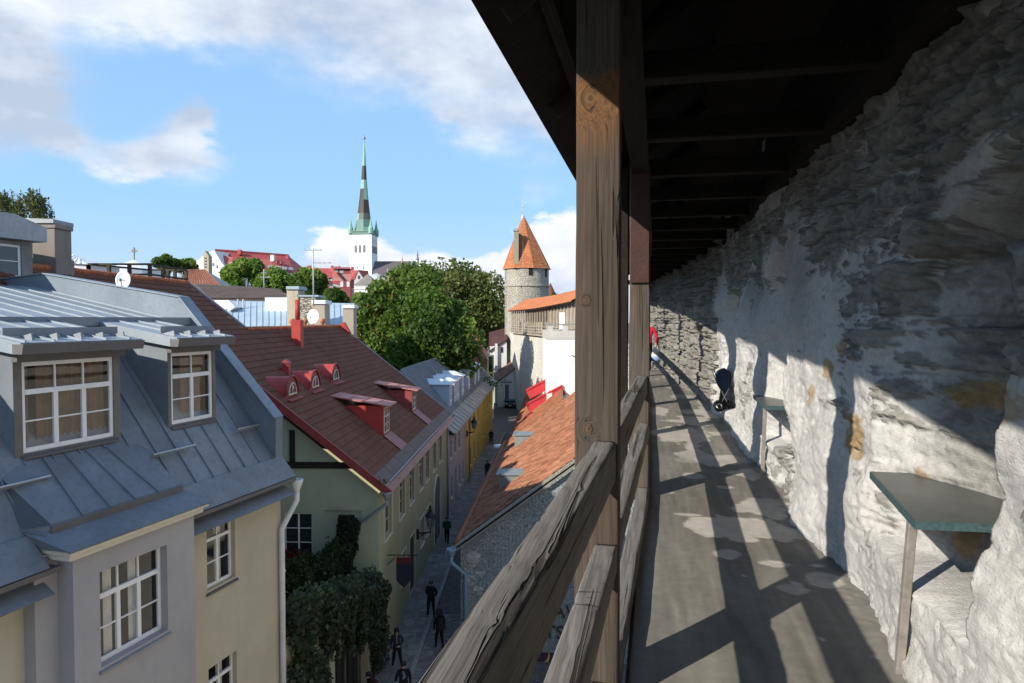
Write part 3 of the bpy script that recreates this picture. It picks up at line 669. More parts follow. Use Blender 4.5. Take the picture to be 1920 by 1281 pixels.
# ------------------------------------------------------------------ ground and street
_sd = [0, 40, 60, 80, 102, 400]; _sz = [-14.2, -14.2, -13.8, -13.3, -12.5, -12.5]
def zs(D): return float(np.interp(D, _sd, _sz))
FAC = [(-9.6, 6.0), (-6.55, 18.2), (-5.42, 27.2), (-4.62, 48.0), (-3.85, 58), (-3.0, 70), (-2.2, 80), (-2.2, 90)]
def facx(D): return float(np.interp(D, [q[1] for q in FAC], [q[0] for q in FAC]))
def cobble_mat(name, c, scale, joint=.35, sc=(1, 1, 1)):
    t = NT(name); v = t.vor(scale, sc, 'DISTANCE_TO_EDGE'); cc = t.vor(scale, sc, 'F1', out='Color'); f = t.noise(.35, 6, .6); g = t.noise(20, 4, .6)
    sep = t.n('ShaderNodeSeparateXYZ'); t.L(cc, sep.inputs[0])
    col = t.ramp(sep.outputs[0], [(0, sc3(c, .7)), (1, sc3(c, 1.35))]); col = t.mix(t.rng(v, 0, .08, .8, 0), col, sc3(c, joint)); col = t.mix(t.rng(f, .4, .7, 0, .45), col, sc3(c, .62))
    return t.fin(t.bsdf(col, .75, 0, .3, t.bump(t.math('ADD', t.rng(v, 0, .12), t.math('MULTIPLY', g, .2)), .6, .02)))
def ground():
    b = MB(); b.box(-2600, 2600, -300, 3400, -15.2, -14.7)
    tag(b.build('ground', plain('far_ground', (.12, .12, .085), .95, .3, .02)), kind='structure')
    ds = np.concatenate([np.arange(2, 60, 1.0), np.arange(60, 126, 3.0)]); us = np.linspace(0, 1, 14); v = []; 
    for D in ds:
        for u in us: x0 = facx(D) - .6; x1 = 9.0; v.append((x0 + (x1 - x0)*u, D, zs(D)))
    n, m = len(ds), len(us); idx = np.arange(n*m).reshape(n, m); f = np.stack([idx[:-1, :-1], idx[:-1, 1:], idx[1:, 1:], idx[1:, :-1]], -1).reshape(-1, 4)
    tag(mesh_np('street', v, f, cobble_mat('cobbles', (.115, .103, .092), 7.0)), kind='structure')
    b = MB(); 
    for i in range(len(FAC) - 2):
        (x0, d0), (x1, d1) = FAC[i], FAC[i + 1]; k = max(1, int((d1 - d0)/3))
        for j in range(k):
            a, c = d0 + (d1 - d0)*j/k, d0 + (d1 - d0)*(j + 1)/k
            for o0, o1, h, mi in ((-.4, 1.32, .11, 0), (1.325, 1.50, .125, 1)):
                xa, xc = facx(a), facx(c)
                b.hexa([(xa + o0, a, zs(a) - .3), (xa + o1, a, zs(a) - .3), (xc + o1, c, zs(c) - .3), (xc + o0, c, zs(c) - .3), (xa + o0, a, zs(a) + h), (xa + o1, a, zs(a) + h), (xc + o1, c, zs(c) + h), (xc + o0, c, zs(c) + h)], mi)
    tag(b.build('pavement', [cobble_mat('flagstones', (.18, .168, .152), 1.9, .55), plain('kerb_granite', (.24, .225, .21), .8, .2, 3)]), kind='structure')
    b = MB(); b.hexa([(-7.8, 12, -14.4), (1.5, 12, -14.4), (-1.2, 32.5, -14.4), (-4.9, 32.5, -14.4), (-7.8, 12, -14.192), (1.5, 12, -14.192), (-1.2, 32.5, -14.192), (-4.9, 32.5, -14.192)])
    tag(b.build('plaza_paving', cobble_mat('granite_setts', (.185, .166, .155), 3.2, .5, (1, 1.8, 1))), kind='structure')
ground()

# ------------------------------------------------------------------ building helpers
def panel(b, w, s0, s1, z0, z1, ops, depth=.14, mi=0, mr=0, d=0.0):
    ss = sorted({s0, s1, *[x for o in ops for x in o[:2]]}); zz = sorted({z0, z1, *[x for o in ops for x in o[2:4]]})
    ss = [x for x in ss if s0 <= x <= s1]; zz = [x for x in zz if z0 <= x <= z1]
    for a, c in zip(ss[:-1], ss[1:]):
        for e, g in zip(zz[:-1], zz[1:]):
            if any(o[0] <= (a + c)/2 <= o[1] and o[2] <= (e + g)/2 <= o[3] for o in ops): continue
            b.quad(w.P(a, e, d), w.P(c, e, d), w.P(c, g, d), w.P(a, g, d), mi)
    for a, c, e, g in [o[:4] for o in ops]:
        q = d - depth
        for p in (((a, e), (a, g)), ((c, e), (c, g)), ((a, e), (c, e)), ((a, g), (c, g))):
            (x0, y0), (x1, y1) = p; b.quad(w.P(x0, y0, d), w.P(x1, y1, d), w.P(x1, y1, q), w.P(x0, y0, q), mr)
def window(par, w, a, c, e, g, d=-.1, cols=2, rows=2, transom=None, tcols=None, fw=.06, bar=.028, frame=None, pane=None, sill=None, inner=None, name='window', double=0):
    """frame mesh > pane, sill; transom: share of the height taken by the row of top lights"""
    frame = frame or WHITE; b = MB(); t = .05; H = g - e
    def bar_(a0, a1, z0, z1, th=0): b.wbox(w, a0, a1, d - t + th, d + th*.6 + .012*(th > 0), z0, z1)
    b.wbox(w, a, a + fw, d - t, d, e, g); b.wbox(w, c - fw, c, d - t, d, e, g); b.wbox(w, a + fw, c - fw, d - t, d, e, e + fw*1.2); b.wbox(w, a + fw, c - fw, d - t, d, g - fw, g)
    zt = g - fw if transom is None else g - transom*H
    if transom is not None: b.wbox(w, a + fw, c - fw, d - t, d + .012, zt - fw*.65, zt + fw*.65)
    zb0, zb1 = e + fw*1.2, (zt - fw*.65 if transom is not None else g - fw); W_ = c - a - 2*fw
    for i in range(1, cols):
        x = a + fw + W_*i/cols; b.wbox(w, x - fw*.62, x + fw*.62, d - t, d + .008, zb0, zb1)
    for i in range(cols):
        x0 = a + fw + W_*i/cols + (fw*.62 if i else 0); x1 = a + fw + W_*(i + 1)/cols - (fw*.62 if i < cols - 1 else 0)
        for j in range(1, rows):
            z = zb0 + (zb1 - zb0)*j/rows; b.wbox(w, x0, x1, d - t*.8, d - .004, z - bar/2, z + bar/2)
    if transom is not None:
        for i in range(1, (tcols or cols)):
            x = a + fw + W_*i/(tcols or cols); b.wbox(w, x - bar*.6, x + bar*.6, d - t*.8, d - .002, zt + fw*.65, g - fw)
    o = b.build(name, frame, par, False, .004 if fw > .05 else 0)
    p = MB(); p.quad(w.P(a + fw*.5, e + fw*.5, d - t*.55), w.P(c - fw*.5, e + fw*.5, d - t*.55), w.P(c - fw*.5, g - fw*.5, d - t*.55), w.P(a + fw*.5, g - fw*.5, d - t*.55)); p.build('pane', pane or GLASS, o)
    if inner:
        q = MB(); inner(q); 
    if sill is not None:
        so_, sd_ = sill; s = MB(); s.hexa([w.P(a - .05, e - .07, d - .04), w.P(c + .05, e - .07, d - .04), w.P(c + .05, e - .10, sd_), w.P(a - .05, e - .10, sd_), w.P(a - .05, e - .005, d - .04), w.P(c + .05, e - .005, d - .04), w.P(c + .05, e - .06, sd_), w.P(a - .05, e - .06, sd_)]); s.build('sill', so_, o)
    return o
CURT = plain('white_curtain', (.62, .60, .56), .9, .1, 9)
def striped():
    t = NT('warm_striped_curtain'); f = t.noise(7, 4, .6, (1, 1, .04)); g = t.noise(5, 5, .6)
    col = t.ramp(f, [(.30, (.07, .05, .035)), (.44, (.20, .12, .06)), (.52, (.11, .085, .06)), (.60, (.24, .10, .05)), (.72, (.16, .13, .09))]); col = t.mix(t.rng(g, .4, .7, 0, .5), col, (.06, .05, .04)); return t.fin(t.bsdf(col, .95, 0, .05))
CURTW = striped()
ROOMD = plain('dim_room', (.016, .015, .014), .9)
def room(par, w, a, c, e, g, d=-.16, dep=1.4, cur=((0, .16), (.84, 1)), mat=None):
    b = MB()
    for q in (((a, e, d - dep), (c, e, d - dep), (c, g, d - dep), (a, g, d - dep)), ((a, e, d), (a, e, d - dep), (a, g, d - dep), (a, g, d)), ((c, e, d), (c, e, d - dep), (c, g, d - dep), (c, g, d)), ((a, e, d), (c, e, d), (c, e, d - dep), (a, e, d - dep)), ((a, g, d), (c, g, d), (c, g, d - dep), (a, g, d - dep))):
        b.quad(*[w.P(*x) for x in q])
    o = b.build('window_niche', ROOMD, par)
    b = MB()
    for u0, u1 in cur:
        n = max(4, int((u1 - u0)*30)); 
        for i in range(n):
            x0 = a + (c - a)*(u0 + (u1 - u0)*i/n); x1 = a + (c - a)*(u0 + (u1 - u0)*(i + 1)/n); q0, q1 = (d - .05, d - .10) if i % 2 else (d - .10, d - .05)
            b.quad(w.P(x0, e, q0), w.P(x1, e, q1), w.P(x1, g, q1), w.P(x0, g, q0))
    if cur: b.build('curtain', mat or CURT, o)
def pipe(par, pts, r, mat, name='downpipe', hopper=None):
    b = MB(); b.tube(pts, r, 10)
    if hopper is not None: b.lathe([(r*1.1, -.30), (r*1.3, -.22), (r*2.1, -.08), (r*2.3, -.02), (r*2.3, .03), (r*1.9, .03), (r*1.9, -.04)], hopper, 14)
    o = b.build(name, mat, par, True)
    p0, p1 = V(pts[-2]), V(pts[-1])
    for q in (.1, .5, .9):
        br = MB(); p = p0.lerp(p1, q); br.lathe([(r*1.25, -.02), (r*1.25, .02)], p, 10); br.build('bracket', mat, o)
    return o
def seam(b, p0, p1, n, h=.035, w=.022, mi=0): b.beam(V(p0) + n*h*.45, V(p1) + n*h*.45, w, h, n, mi)

# ------------------------------------------------------------------ the grey-roofed house on the left
GW = WF((-6.24, 18.25), (-6.24 - .281*20, 18.25 - .96*20), (1, -.28))
def G(s, t, z): return GW.P(s, z, -t)
YEL = render_wall('cream_yellow_render', (.47, .425, .325), .22); LIL = render_wall('pale_lilac_render', (.36, .345, .35), .2)
def grey_house():
    H = thing('apartment_house', 'cream and pale lilac house with blue-grey sheet metal mansard roof at the left', 'house', (-9, 12, -14.2))
    gb = WF(GW.P(0, 0, .6)[:2], GW.P(20, 0, .6)[:2], (1, -.28))
    sb1 = gb.hit(137, 1100)[0]; sb0 = gb.hit(364, 1000)[0]
    # windows measured on the wall planes
    a1, a0 = GW.hit(388, 1050)[0], GW.hit(441, 1030)[0]; zb = GW.hit(391, 1108)[1]; z2t = GW.hit(392, 1255)[1]
    ops = [(a0, a1, zb, -4.72), (a0, a1, z2t - (-4.72 - zb), z2t), (sb1 + 1.3, sb1 + 2.6, zb, -4.72)]
    b = MB(); panel(b, GW, 0, sb0, -14.3, -4.0, ops[:2]); panel(b, GW, sb1 - .3, 16, -14.3, -4.0, ops[2:])
    b.quad(G(0, 0, -14.3), G(0, 11, -14.3), G(0, 11, -4.0), G(0, 0, -4.0)); b.quad(G(16, 0, -14.3), G(16, 11, -14.3), G(16, 11, -4), G(16, 0, -4)); b.quad(G(0, 11, -14.3), G(16, 11, -14.3), G(16, 11, -4), G(0, 11, -4))
    b.poly([G(0, 0, -4.0), G(0, 11, -4.0), G(0, 11, .9), G(0, 8, .9), G(0, 2.9, -.1)])
    b.build('wall', YEL, H)
    for o in ops:
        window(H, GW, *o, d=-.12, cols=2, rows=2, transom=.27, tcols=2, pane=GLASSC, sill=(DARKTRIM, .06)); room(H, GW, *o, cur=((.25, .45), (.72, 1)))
    # bay
    w0, w1 = gb.hit(188, 1150)[0], gb.hit(314, 1090)[0]; lo, hi = min(w0, w1), max(w0, w1); zt = (gb.hit(186, 1077)[1] + gb.hit(309, 1020)[1])/2; zb_ = (gb.hit(191, 1254)[1] + gb.hit(316, 1179)[1])/2
    zb_2 = zb_ - 3.4
    b = MB(); bo = [(lo, hi, zb_, zt), (lo, hi, zb_2, zb_2 + (zt - zb_))]
    panel(b, gb, sb0, sb1, -14.3, -3.95, bo, .2)
    b.quad(gb.P(sb1, -14.3), GW.P(sb1, -14.3, .25), GW.P(sb1, -3.95, .25), gb.P(sb1, -3.95)); b.quad(gb.P(sb0, -14.3), GW.P(sb0, -14.3), GW.P(sb0, -3.95), gb.P(sb0, -3.95))
    b.quad(GW.P(sb1, -14.3, .25), GW.P(sb1 + .42, -14.3, .25), GW.P(sb1 + .42, -4, .25), GW.P(sb1, -4, .25)); b.quad(GW.P(sb1 + .42, -14.3, .25), GW.P(sb1 + .42, -14.3, 0), GW.P(sb1 + .42, -4, 0), GW.P(sb1 + .42, -4, .25))
    b.build('bay_wall', LIL, H)
    for o in bo:
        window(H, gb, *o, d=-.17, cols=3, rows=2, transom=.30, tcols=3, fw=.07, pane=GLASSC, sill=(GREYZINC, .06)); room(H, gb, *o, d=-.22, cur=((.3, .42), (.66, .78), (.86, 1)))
    b = MB(); c0, c1 = sb0 - .14, sb1 + .16
    b.wbox(gb, c0, c1, -.5, .13, -4.10, -3.99); b.wbox(gb, c0 - .06, c1 + .06, -.5, .22, -3.985, -3.90); b.build('cornice', plain('cream_cornice', (.60, .55, .45), .7, .1, 4), H, False, .02)
    # roof
    sd0 = []; dw = WF(GW.P(0, 0, -.9)[:2], GW.P(20, 0, -.9)[:2], (1, -.28))
    def dor(x0, x1, zt0, zb0): q = sorted((dw.hit(x0, (zt0 + zb0)/2)[0], dw.hit(x1, (zt0 + zb0)/2)[0])); return q
    D1 = dor(42, 214, 680, 850); D2 = dor(321, 399, 660, 795)
    nm = (G(0, 2.7, -.1) - G(0, -.3, -4.1)).cross(GW.u).normalized(); nm = nm if nm.z > 0 else -nm
    b = MB(); M0, M1 = (-.3, -4.1), (2.7, -.1)
    def ms(s, k, h=0.0): return G(s, M0[0] + (M1[0] - M0[0])*k, M0[1] + (M1[1] - M0[1])*k) + nm*h
    cuts = [-.02] + [.28 + .56*k for k in range(28)]
    for s0_, s1_ in zip(cuts[:-1], cuts[1:]):
        for k0, k1 in ((0, rnd.uniform(.42, .58)), (None, 1)):
            k0 = kk if k0 is None else k0; kk = k1; g = rnd.uniform(.86, 1.12); b.quad(ms(s0_, k0), ms(s1_, k0), ms(s1_, k1), ms(s0_, k1), 0, (g, g, g*rnd.uniform(.98, 1.03)))
    s = .28
    while s < 15:
        blocked = [q for q in (D1, D2) if q[0] - .12 < s < q[1] + .12]
        seam(b, ms(s, 0.06), ms(s, .39 if blocked else 1.0), nm); s += .56
    b.build('mansard_slope', SLATEP, H)
    # eave strip, fascia, drip skirt
    b = MB(); b.slab(G(-.06, -.46, -4.17), G(sb0 + .12, -.46, -4.17), G(sb0 + .12, -.02, -3.66), G(-.06, -.02, -3.66), .03); b.slab(G(sb1 + .3, -.46, -4.17), G(16, -.46, -4.17), G(16, -.02, -3.66), G(sb1 + .3, -.02, -3.66), .03)
    for e0, e1 in ((-.06, sb0 - .02), (sb1 + .1, 16)):
        b.hexa([G(e0, -.46, -4.29), G(e1, -.46, -4.29), G(e1, -.10, -4.29), G(e0, -.10, -4.29), G(e0, -.46, -4.20), G(e1, -.46, -4.20), G(e1, -.10, -4.20), G(e0, -.10, -4.20)], 1)
        b.slab(G(e0 + .15, -.50, -4.62), G(e1, -.50, -4.62), G(e1, -.02, -4.30), G(e0 + .15, -.02, -4.30), .025)
        b.poly([G(e0 + .15, -.50, -4.645), G(e0 + .15, -.01, -4.32), G(e0 + .15, -.01, -4.62)], 1); b.poly([G(e1, -.50, -4.645), G(e1, -.01, -4.32), G(e1, -.01, -4.62)], 1)
    b.build('eave', [SLATEBLUE, DARKTRIM], H)
    # hipped roof of the bay below the large dormer
    b = MB(); p0, p1 = c0 - .1, c1 + .1; u0, u1 = D1[0] - .1, D1[1] + .1
    lo0, lo1, mi0, mi1 = (p0, -.86, -3.89), (p1, -.86, -3.89), (p0 + .28, -.30, -3.52), (p1 - .15, -.30, -3.52)
    b.slab(G(*lo0), G(*lo1), G(p1 - .1, -.26, -3.62), G(p0 + .2, -.26, -3.62), .03)
    b.slab(G(*mi0), G(*mi1), G(u1, .92, -2.52), G(u0, .92, -2.52), .04)
    b.slab(G(*mi0), G(u0, .92, -2.52), G(u0 - .5, .70, -2.76), G(p0 + .1, .1, -3.56), .03); b.slab(G(*mi1), G(u1, .92, -2.52), G(u1 + .45, .70, -2.76), G(p1 + .1, .1, -3.56), .03)
    b.hexa([G(p0 + .24, -.33, -3.66), G(p1 - .12, -.33, -3.66), G(p1 - .12, -.28, -3.66), G(p0 + .24, -.28, -3.66), G(p0 + .24, -.34, -3.53), G(p1 - .12, -.34, -3.53), G(p1 - .12, -.29, -3.50), G(p0 + .24, -.29, -3.50)], 1)
    b.poly([G(p1 - .1, -.26, -3.66), G(*mi1), G(u1 + .45, .70, -2.76), G(p1 + .1, .1, -3.56), G(p1 + .1, .1, -3.70)]); b.slab(G(p1 - .3, -.28, -3.64), G(p1 - .02, -.30, -3.66), G(p1 + .12, .12, -3.54), G(p1 - .3, .1, -3.4), .03); b.quad(G(p0 + .2, -.26, -3.63), G(*mi0), G(p0 + .1, .1, -3.56), G(p0 + .1, .1, -3.66)); b.poly([G(*lo0), G(p0 + .2, -.26, -3.62), G(p0 + .1, .1, -3.6), G(p0, 0, -3.9)]); b.poly([G(*lo1), G(p1 - .1, -.26, -3.62), G(p1 + .1, .1, -3.6), G(p1, 0, -3.9)])
    nb = (G(0, .92, -2.52) - G(0, -.30, -3.52)).cross(GW.u).normalized(); nb = nb if nb.z > 0 else -nb
    for k in range(1, 5):
        q = k/5; seam(b, G(mi0[0] + (mi1[0] - mi0[0])*q, -.30, -3.52), G(u0 + (u1 - u0)*q, .92, -2.52), nb)
    b.build('bay_roof', [SLATEBLUE, DARKTRIM], H)
    # upper roof
    U0, U1 = (2.7, -.1), (8.2, .98); nu = (G(0, *U1) - G(0, *U0)).cross(GW.u).normalized(); nu = nu if nu.z > 0 else -nu
    def us(s, k): return G(s, U0[0] + (U1[0] - U0[0])*k, U0[1] + (U1[1] - U0[1])*k)
    b = MB(); cuts = [-.02] + [.35 + .62*k for k in range(25)]
    for s0_, s1_ in zip(cuts[:-1], cuts[1:]): g = rnd.uniform(.82, 1.12); b.quad(us(s0_, 0), us(s1_, 0), us(s1_, 1), us(s0_, 1), 0, (g, g, g))
    b.slab(G(-.02, 8.2, .98), G(16, 8.2, .98), G(16, 11.4, .1), G(-.02, 11.4, .1), .08)
    s = .35
    while s < 15: seam(b, us(s, .01), us(s, 1.0), nu, .035, .022); s += .62
    b.build('upper_roof', PALEP, H)
    b = MB(); b.beam(G(-.02, 2.66, -.03), G(16, 2.66, -.03), .05, .2); b.build('roof_kerb', GREYZINC, H)
    # parapet
    b = MB(); P = [(-.02, -3.7), (-.04, -2.62), (2.98, .62), (7.9, 1.36), (11, 1.1), (11, -3.7)]
    b.prism([G(.22, t, z) for t, z in P], GW.u*-.30); b.build('parapet_wall', metal_sheet('parapet_sheet', (.165, .20, .235), .5, .2, .2, .5), H)
    b = MB()
    for q0, q1 in zip(P[1:4], P[2:5]): b.slab(G(.27, *q0) + UP*.035, G(.27, *q1) + UP*.035, G(-.12, *q1) + UP*.035, G(-.12, *q0) + UP*.035, .03)
    b.build('coping', metal_sheet('coping_sheet', (.21, .25, .285), .5, .2, .2, .5), H)
    # dormers
    FR = plain('dormer_surround', (.155, .14, .125), .7, .15, 4)
    for (s0, s1), cols, tc, big in ((D1, 3, 3, 1), (D2, 2, 2, 0)):
        zt_, zb2 = -.77, -2.44; m = .16 if big else .10
        d = MB(); panel(d, dw, s0 - m, s1 + m, zb2 - .1, -.42, [(s0, s1, zb2, zt_)], .10); front = d.build('dormer', FR, H)
        for sx in (s0 - m, s1 + m):
            d = MB(); d.poly([G(sx, .905, -.42), G(sx, 2.46, -.42), G(sx, .905, -2.49)]); d.build('cheek', SLATEBLUE, front)
        d = MB(); d.wbox(dw, s0 - m - .03, s1 + m + .03, .0, .14, -.75, -.50); d.build('head_board', DARKTRIM, front)
        d = MB(); e0, e1 = s0 - m - .13, s1 + m + .22
        d.slab(G(e0, .42, -.40), G(e1, .42, -.40), G(e1, 2.7, -.02), G(e0, 2.7, -.02), .05)
        nd_ = UP; x = e0 + .3
        while x < e1: seam(d, G(x, .45, -.395), G(x, 2.65, -.03), UP, .04, .025); x += .56
        d.hexa([G(e0, .40, -.60), G(e1, .40, -.60), G(e1, .62, -.60), G(e0, .62, -.60), G(e0, .36, -.42), G(e1, .36, -.42), G(e1, .62, -.42), G(e0, .62, -.42)], 1)
        d.poly([G(e0 + .001, .6, -.60), G(e0 + .001, 2.6, -.30), G(e0 + .001, 2.6, -.06), G(e0 + .001, .6, -.40)]); d.poly([G(e1 - .001, .6, -.60), G(e1 - .001, 2.6, -.30), G(e1 - .001, 2.6, -.06), G(e1 - .001, .6, -.40)])
        d.build('dormer_roof', [PALEZINC, DARKTRIM], front)
        d = MB(); x = e0 + .25                                # snow guard: a flange on little brackets
        while x < e1 - .1: d.hexa([G(x, .62, -.37), G(x + .03, .62, -.37), G(x + .03, .95, -.31), G(x, .95, -.31), G(x, .64, -.24), G(x + .03, .64, -.24), G(x + .03, .66, -.24), G(x, .66, -.24)]); x += .5
        d.beam(G(e0 + .1, .98, -.22), G(e1 - .1, .98, -.22), .02, .16, UP); d.build('snow_guard', GREYZINC, front)
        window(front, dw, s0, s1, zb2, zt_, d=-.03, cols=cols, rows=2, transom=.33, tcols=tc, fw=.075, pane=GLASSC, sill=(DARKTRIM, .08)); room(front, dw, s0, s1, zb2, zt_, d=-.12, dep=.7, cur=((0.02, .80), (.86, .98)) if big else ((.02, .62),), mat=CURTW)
    # snow guards on the slope
    for x, y in ((20, 918), (318, 852), (466, 806)):
        p = onpl(x, y, G(0, *M0), nm); s_ = (p - GW.o).dot(GW.u); q = p + nm*.12
        d = MB(); d.beam(q - GW.u*.62, q + GW.u*.62, .02, .11, nm); d.tube([q - GW.u*.62 + nm*.07, q + GW.u*.62 + nm*.07], .022, 6)
        for k in (-.4, .4): d.beam(p + GW.u*k, q + GW.u*k + nm*.05, .03, .05, GW.u)
        d.build('slope_snow_guard', metal_sheet('bright_zinc', (.42, .44, .46), .35, .6), H)
    # roof cabin with a gabled top, at the left edge of the view
    pc = onpl(58, 524, G(0, *U0), nu); tc_ = -(pc - GW.o).dot(GW.n); sc_ = (pc - GW.o).dot(GW.u); cw = WF(GW.P(0, 0, -tc_)[:2], GW.P(20, 0, -tc_)[:2], (1, -.28))
    zt = cw.hit(40, 460)[1]; zbw = cw.hit(40, 524)[1] + .02; w0 = cw.hit(41, 495)[0]; zev = cw.hit(74, 455)[1]; zap = cw.hit(22, 409)[1] + .1; sap = cw.hit(10, 420)[0]; se = cw.hit(60, 455)[0]
    b = MB(); panel(b, cw, se, se + 5, pc.z - .3, zev - .05, [(w0, w0 + 1.5, zbw, zt)], .1); b.quad(cw.P(se, pc.z - .3), cw.P(se, pc.z - .3, -3.4), cw.P(se, zev - .05, -3.4), cw.P(se, zev - .05))
    cab = b.build('roof_cabin', plain('weathered_grey_boards', (.21, .20, .19), .8, .25, 3), H)
    window(cab, cw, w0, w0 + 1.5, zbw, zt, d=-.05, cols=2, rows=2, fw=.08)
    b = MB(); e0 = cw.hit(76, 455)[0]; zf = cw.hit(74, 428)[1]
    b.prism([cw.P(e0, zev, .28), cw.P(e0 + 5.5, zev, .28), cw.P(e0 + 5.5, zap - .3, .28), cw.P(sap + .2, zap, .28), cw.P(sap - .1, zap, .28), cw.P(e0, zf, .28)], GW.n*-4.0); b.build('cabin_roof', metal_sheet('old_pale_sheet', (.33, .34, .35), .5, .3, .15, .5), cab)
    # stone chimney
    p = onpl(82, 516, G(0, *U0), nu); k = p.y/1280; w_ = 46*k
    b = MB(); z0, z1 = p.z - .5, at(82, 428, p.y).z; x0, x1 = at(62, 500, p.y).x, at(104, 500, p.y).x
    b.box(x0, x1, p.y, p.y + .9, at(82, 485, p.y).z, z1); b.box(x0 - .04, x1 + .06, p.y - .05, p.y + .95, z0, at(82, 484, p.y).z); b.box(x0 - .03, x1 + .05, p.y - .04, p.y + .94, z1, z1 + .16)
    ch = b.build('chimney', render_wall('soot_stained_chimney', (.24, .21, .18), .6), H, False, .02)
    b = MB(); b.prism([V((x0 - .3, p.y - .1, z1 + .165)), V((x1 + .02, p.y - .1, z1 + .165)), V((x1 + .02, p.y - .1, z1 + .30)), V((x0 - .3, p.y - .1, z1 + .34))], (0, 1.1, 0)); b.build('chimney_cap', GREYZINC, ch)
    # white downpipe
    p = GW.P(-.22, -4.32, .36); q = GW.P(.10, -5.7, .10)
    pipe(H, [p + UP*-.25, p + UP*-.55, q + UP*.1, q + UP*-.2, V((q.x, q.y, -14.2))], .075, plain('white_downpipe', (.62, .62, .61), .45, .1, 3), 'downpipe', p + UP*-.02)
    return H
HG = grey_house()
def dish(label, px, py, D, w, h, yaw=0, tilt=.35, mast=.5, group=None, col=(.75, .75, .74), back=None):
    c = at(px, py, D); t = thing('satellite_dish', label, 'satellite dish', (c.x, c.y, c.z - h/2 - mast*.4), 0, group)
    A = Matrix.Rotation(yaw, 3, 'Z') @ Matrix.Rotation(R(90) - tilt, 3, 'X')
    b = MB(); n = 20; prof = [(.001, -.10), (.3, -.085), (.6, -.055), (.85, -.015), (1, .02), (1, .035), (.85, 0), (.6, -.04), (.001, -.08)]
    b.lathe([(r, z) for r, z in prof], (0, 0, 0), n)
    pts = [c + A @ V((x*w/2, y*h/2, z*w)) for x, y, z in b.v]; b.v = [tuple(p) for p in pts]
    b.build('reflector', plain('dish_white_%d' % int(col[0]*100), col, .45), t, True)
    b = MB(); f = c + A @ V((0, -h*.1, w*.55)); b.tube([c + A @ V((0, -h*.5, 0)), f], .014, 6); b.tube([f - A @ V((0, 0, .05)), f + A @ V((0, 0, .06))], .035, 8); b.build('feed_arm', GREYZINC, t, True)
    b = MB(); b.tube([c + A @ V((0, 0, -.06*w)), (c.x, c.y + .1, c.z - .1), (c.x, c.y + .1, c.z - h/2 - mast)], .025, 8); b.build('mast', GREYZINC, t, True)
dish('white satellite dish on the sheet metal parapet of the cream house', 231, 525, 19.6, .40, .54, R(12), .2, -.1, 'satellite dishes')

# ------------------------------------------------------------------ the green half-timbered house with the brown-red roof
E1, E2, RR = at(720, 917, 27.0), at(847, 778, 48.1), at(638, 610, 49.0)
E2.z = E1.z; PO, PN = plane(E1, E2, RR); PN = PN if PN.z > 0 else -PN
GU = (E2 - E1).normalized(); GUP = (GU.cross(PN)*-1); GUP = GUP if GUP.z > 0 else -GUP       # along the eave; up the slope
def roofpt(px, py, h=0.0): return onpl(px, py, PO + PN*h, PN)
def rp(a, b, h=0.0): return E1 + GU*a + GUP*b + PN*h
def ab(p): d = p - E1; return d.dot(GU), d.dot(GUP)
GREEN = render_wall('pale_green_render', (.37, .41, .30), .25); OLIVE = render_wall('yellow_green_render', (.36, .335, .205), .25)
def tiled(b, P, a0, a1, b0, b1, tw, ch, amp, step, seed=0, skip=None, cvar=.2, nper=4):
    """corrugated tile courses between the given limits of a roof plane P(a, b, height)"""
    rs = random.Random(seed); nb = max(1, round((b1 - b0)/ch)); nc = max(1, round((a1 - a0)/tw)); da = (a1 - a0)/nc
    xs = [i*da/nper for i in range(nper + 1)]; hs = [amp*(.5 + .5*math.cos(2*math.pi*i/nper)) for i in range(nper + 1)]
    for j in range(nb):
        v0 = b0 + (b1 - b0)*j/nb; v1 = b0 + (b1 - b0)*(j + 1)/nb
        for i in range(nc):
            u = a0 + da*i
            if skip and skip(u + da/2, (v0 + v1)/2): continue
            c = rs.uniform(1 - cvar, 1 + cvar*.6); cc = (c, c*rs.uniform(.95, 1.02), c*rs.uniform(.92, 1.02)); dz = rs.uniform(-.1, .1)*step; k = len(b.v)
            for x, h in zip(xs, hs): b.v.append(tuple(P(u + x, v0, h + step + dz))); b.v.append(tuple(P(u + x, v1 + .02, h + dz))); b.v.append(tuple(P(u + x, v0, h - .01)))
            for q in range(nper):
                e = k + q*3; b.f.append((e, e + 3, e + 4, e + 1)); b.f.append((e + 2, e + 5, e + 3, e)); b.m += [0, 0]; b.c += [cc, cc]
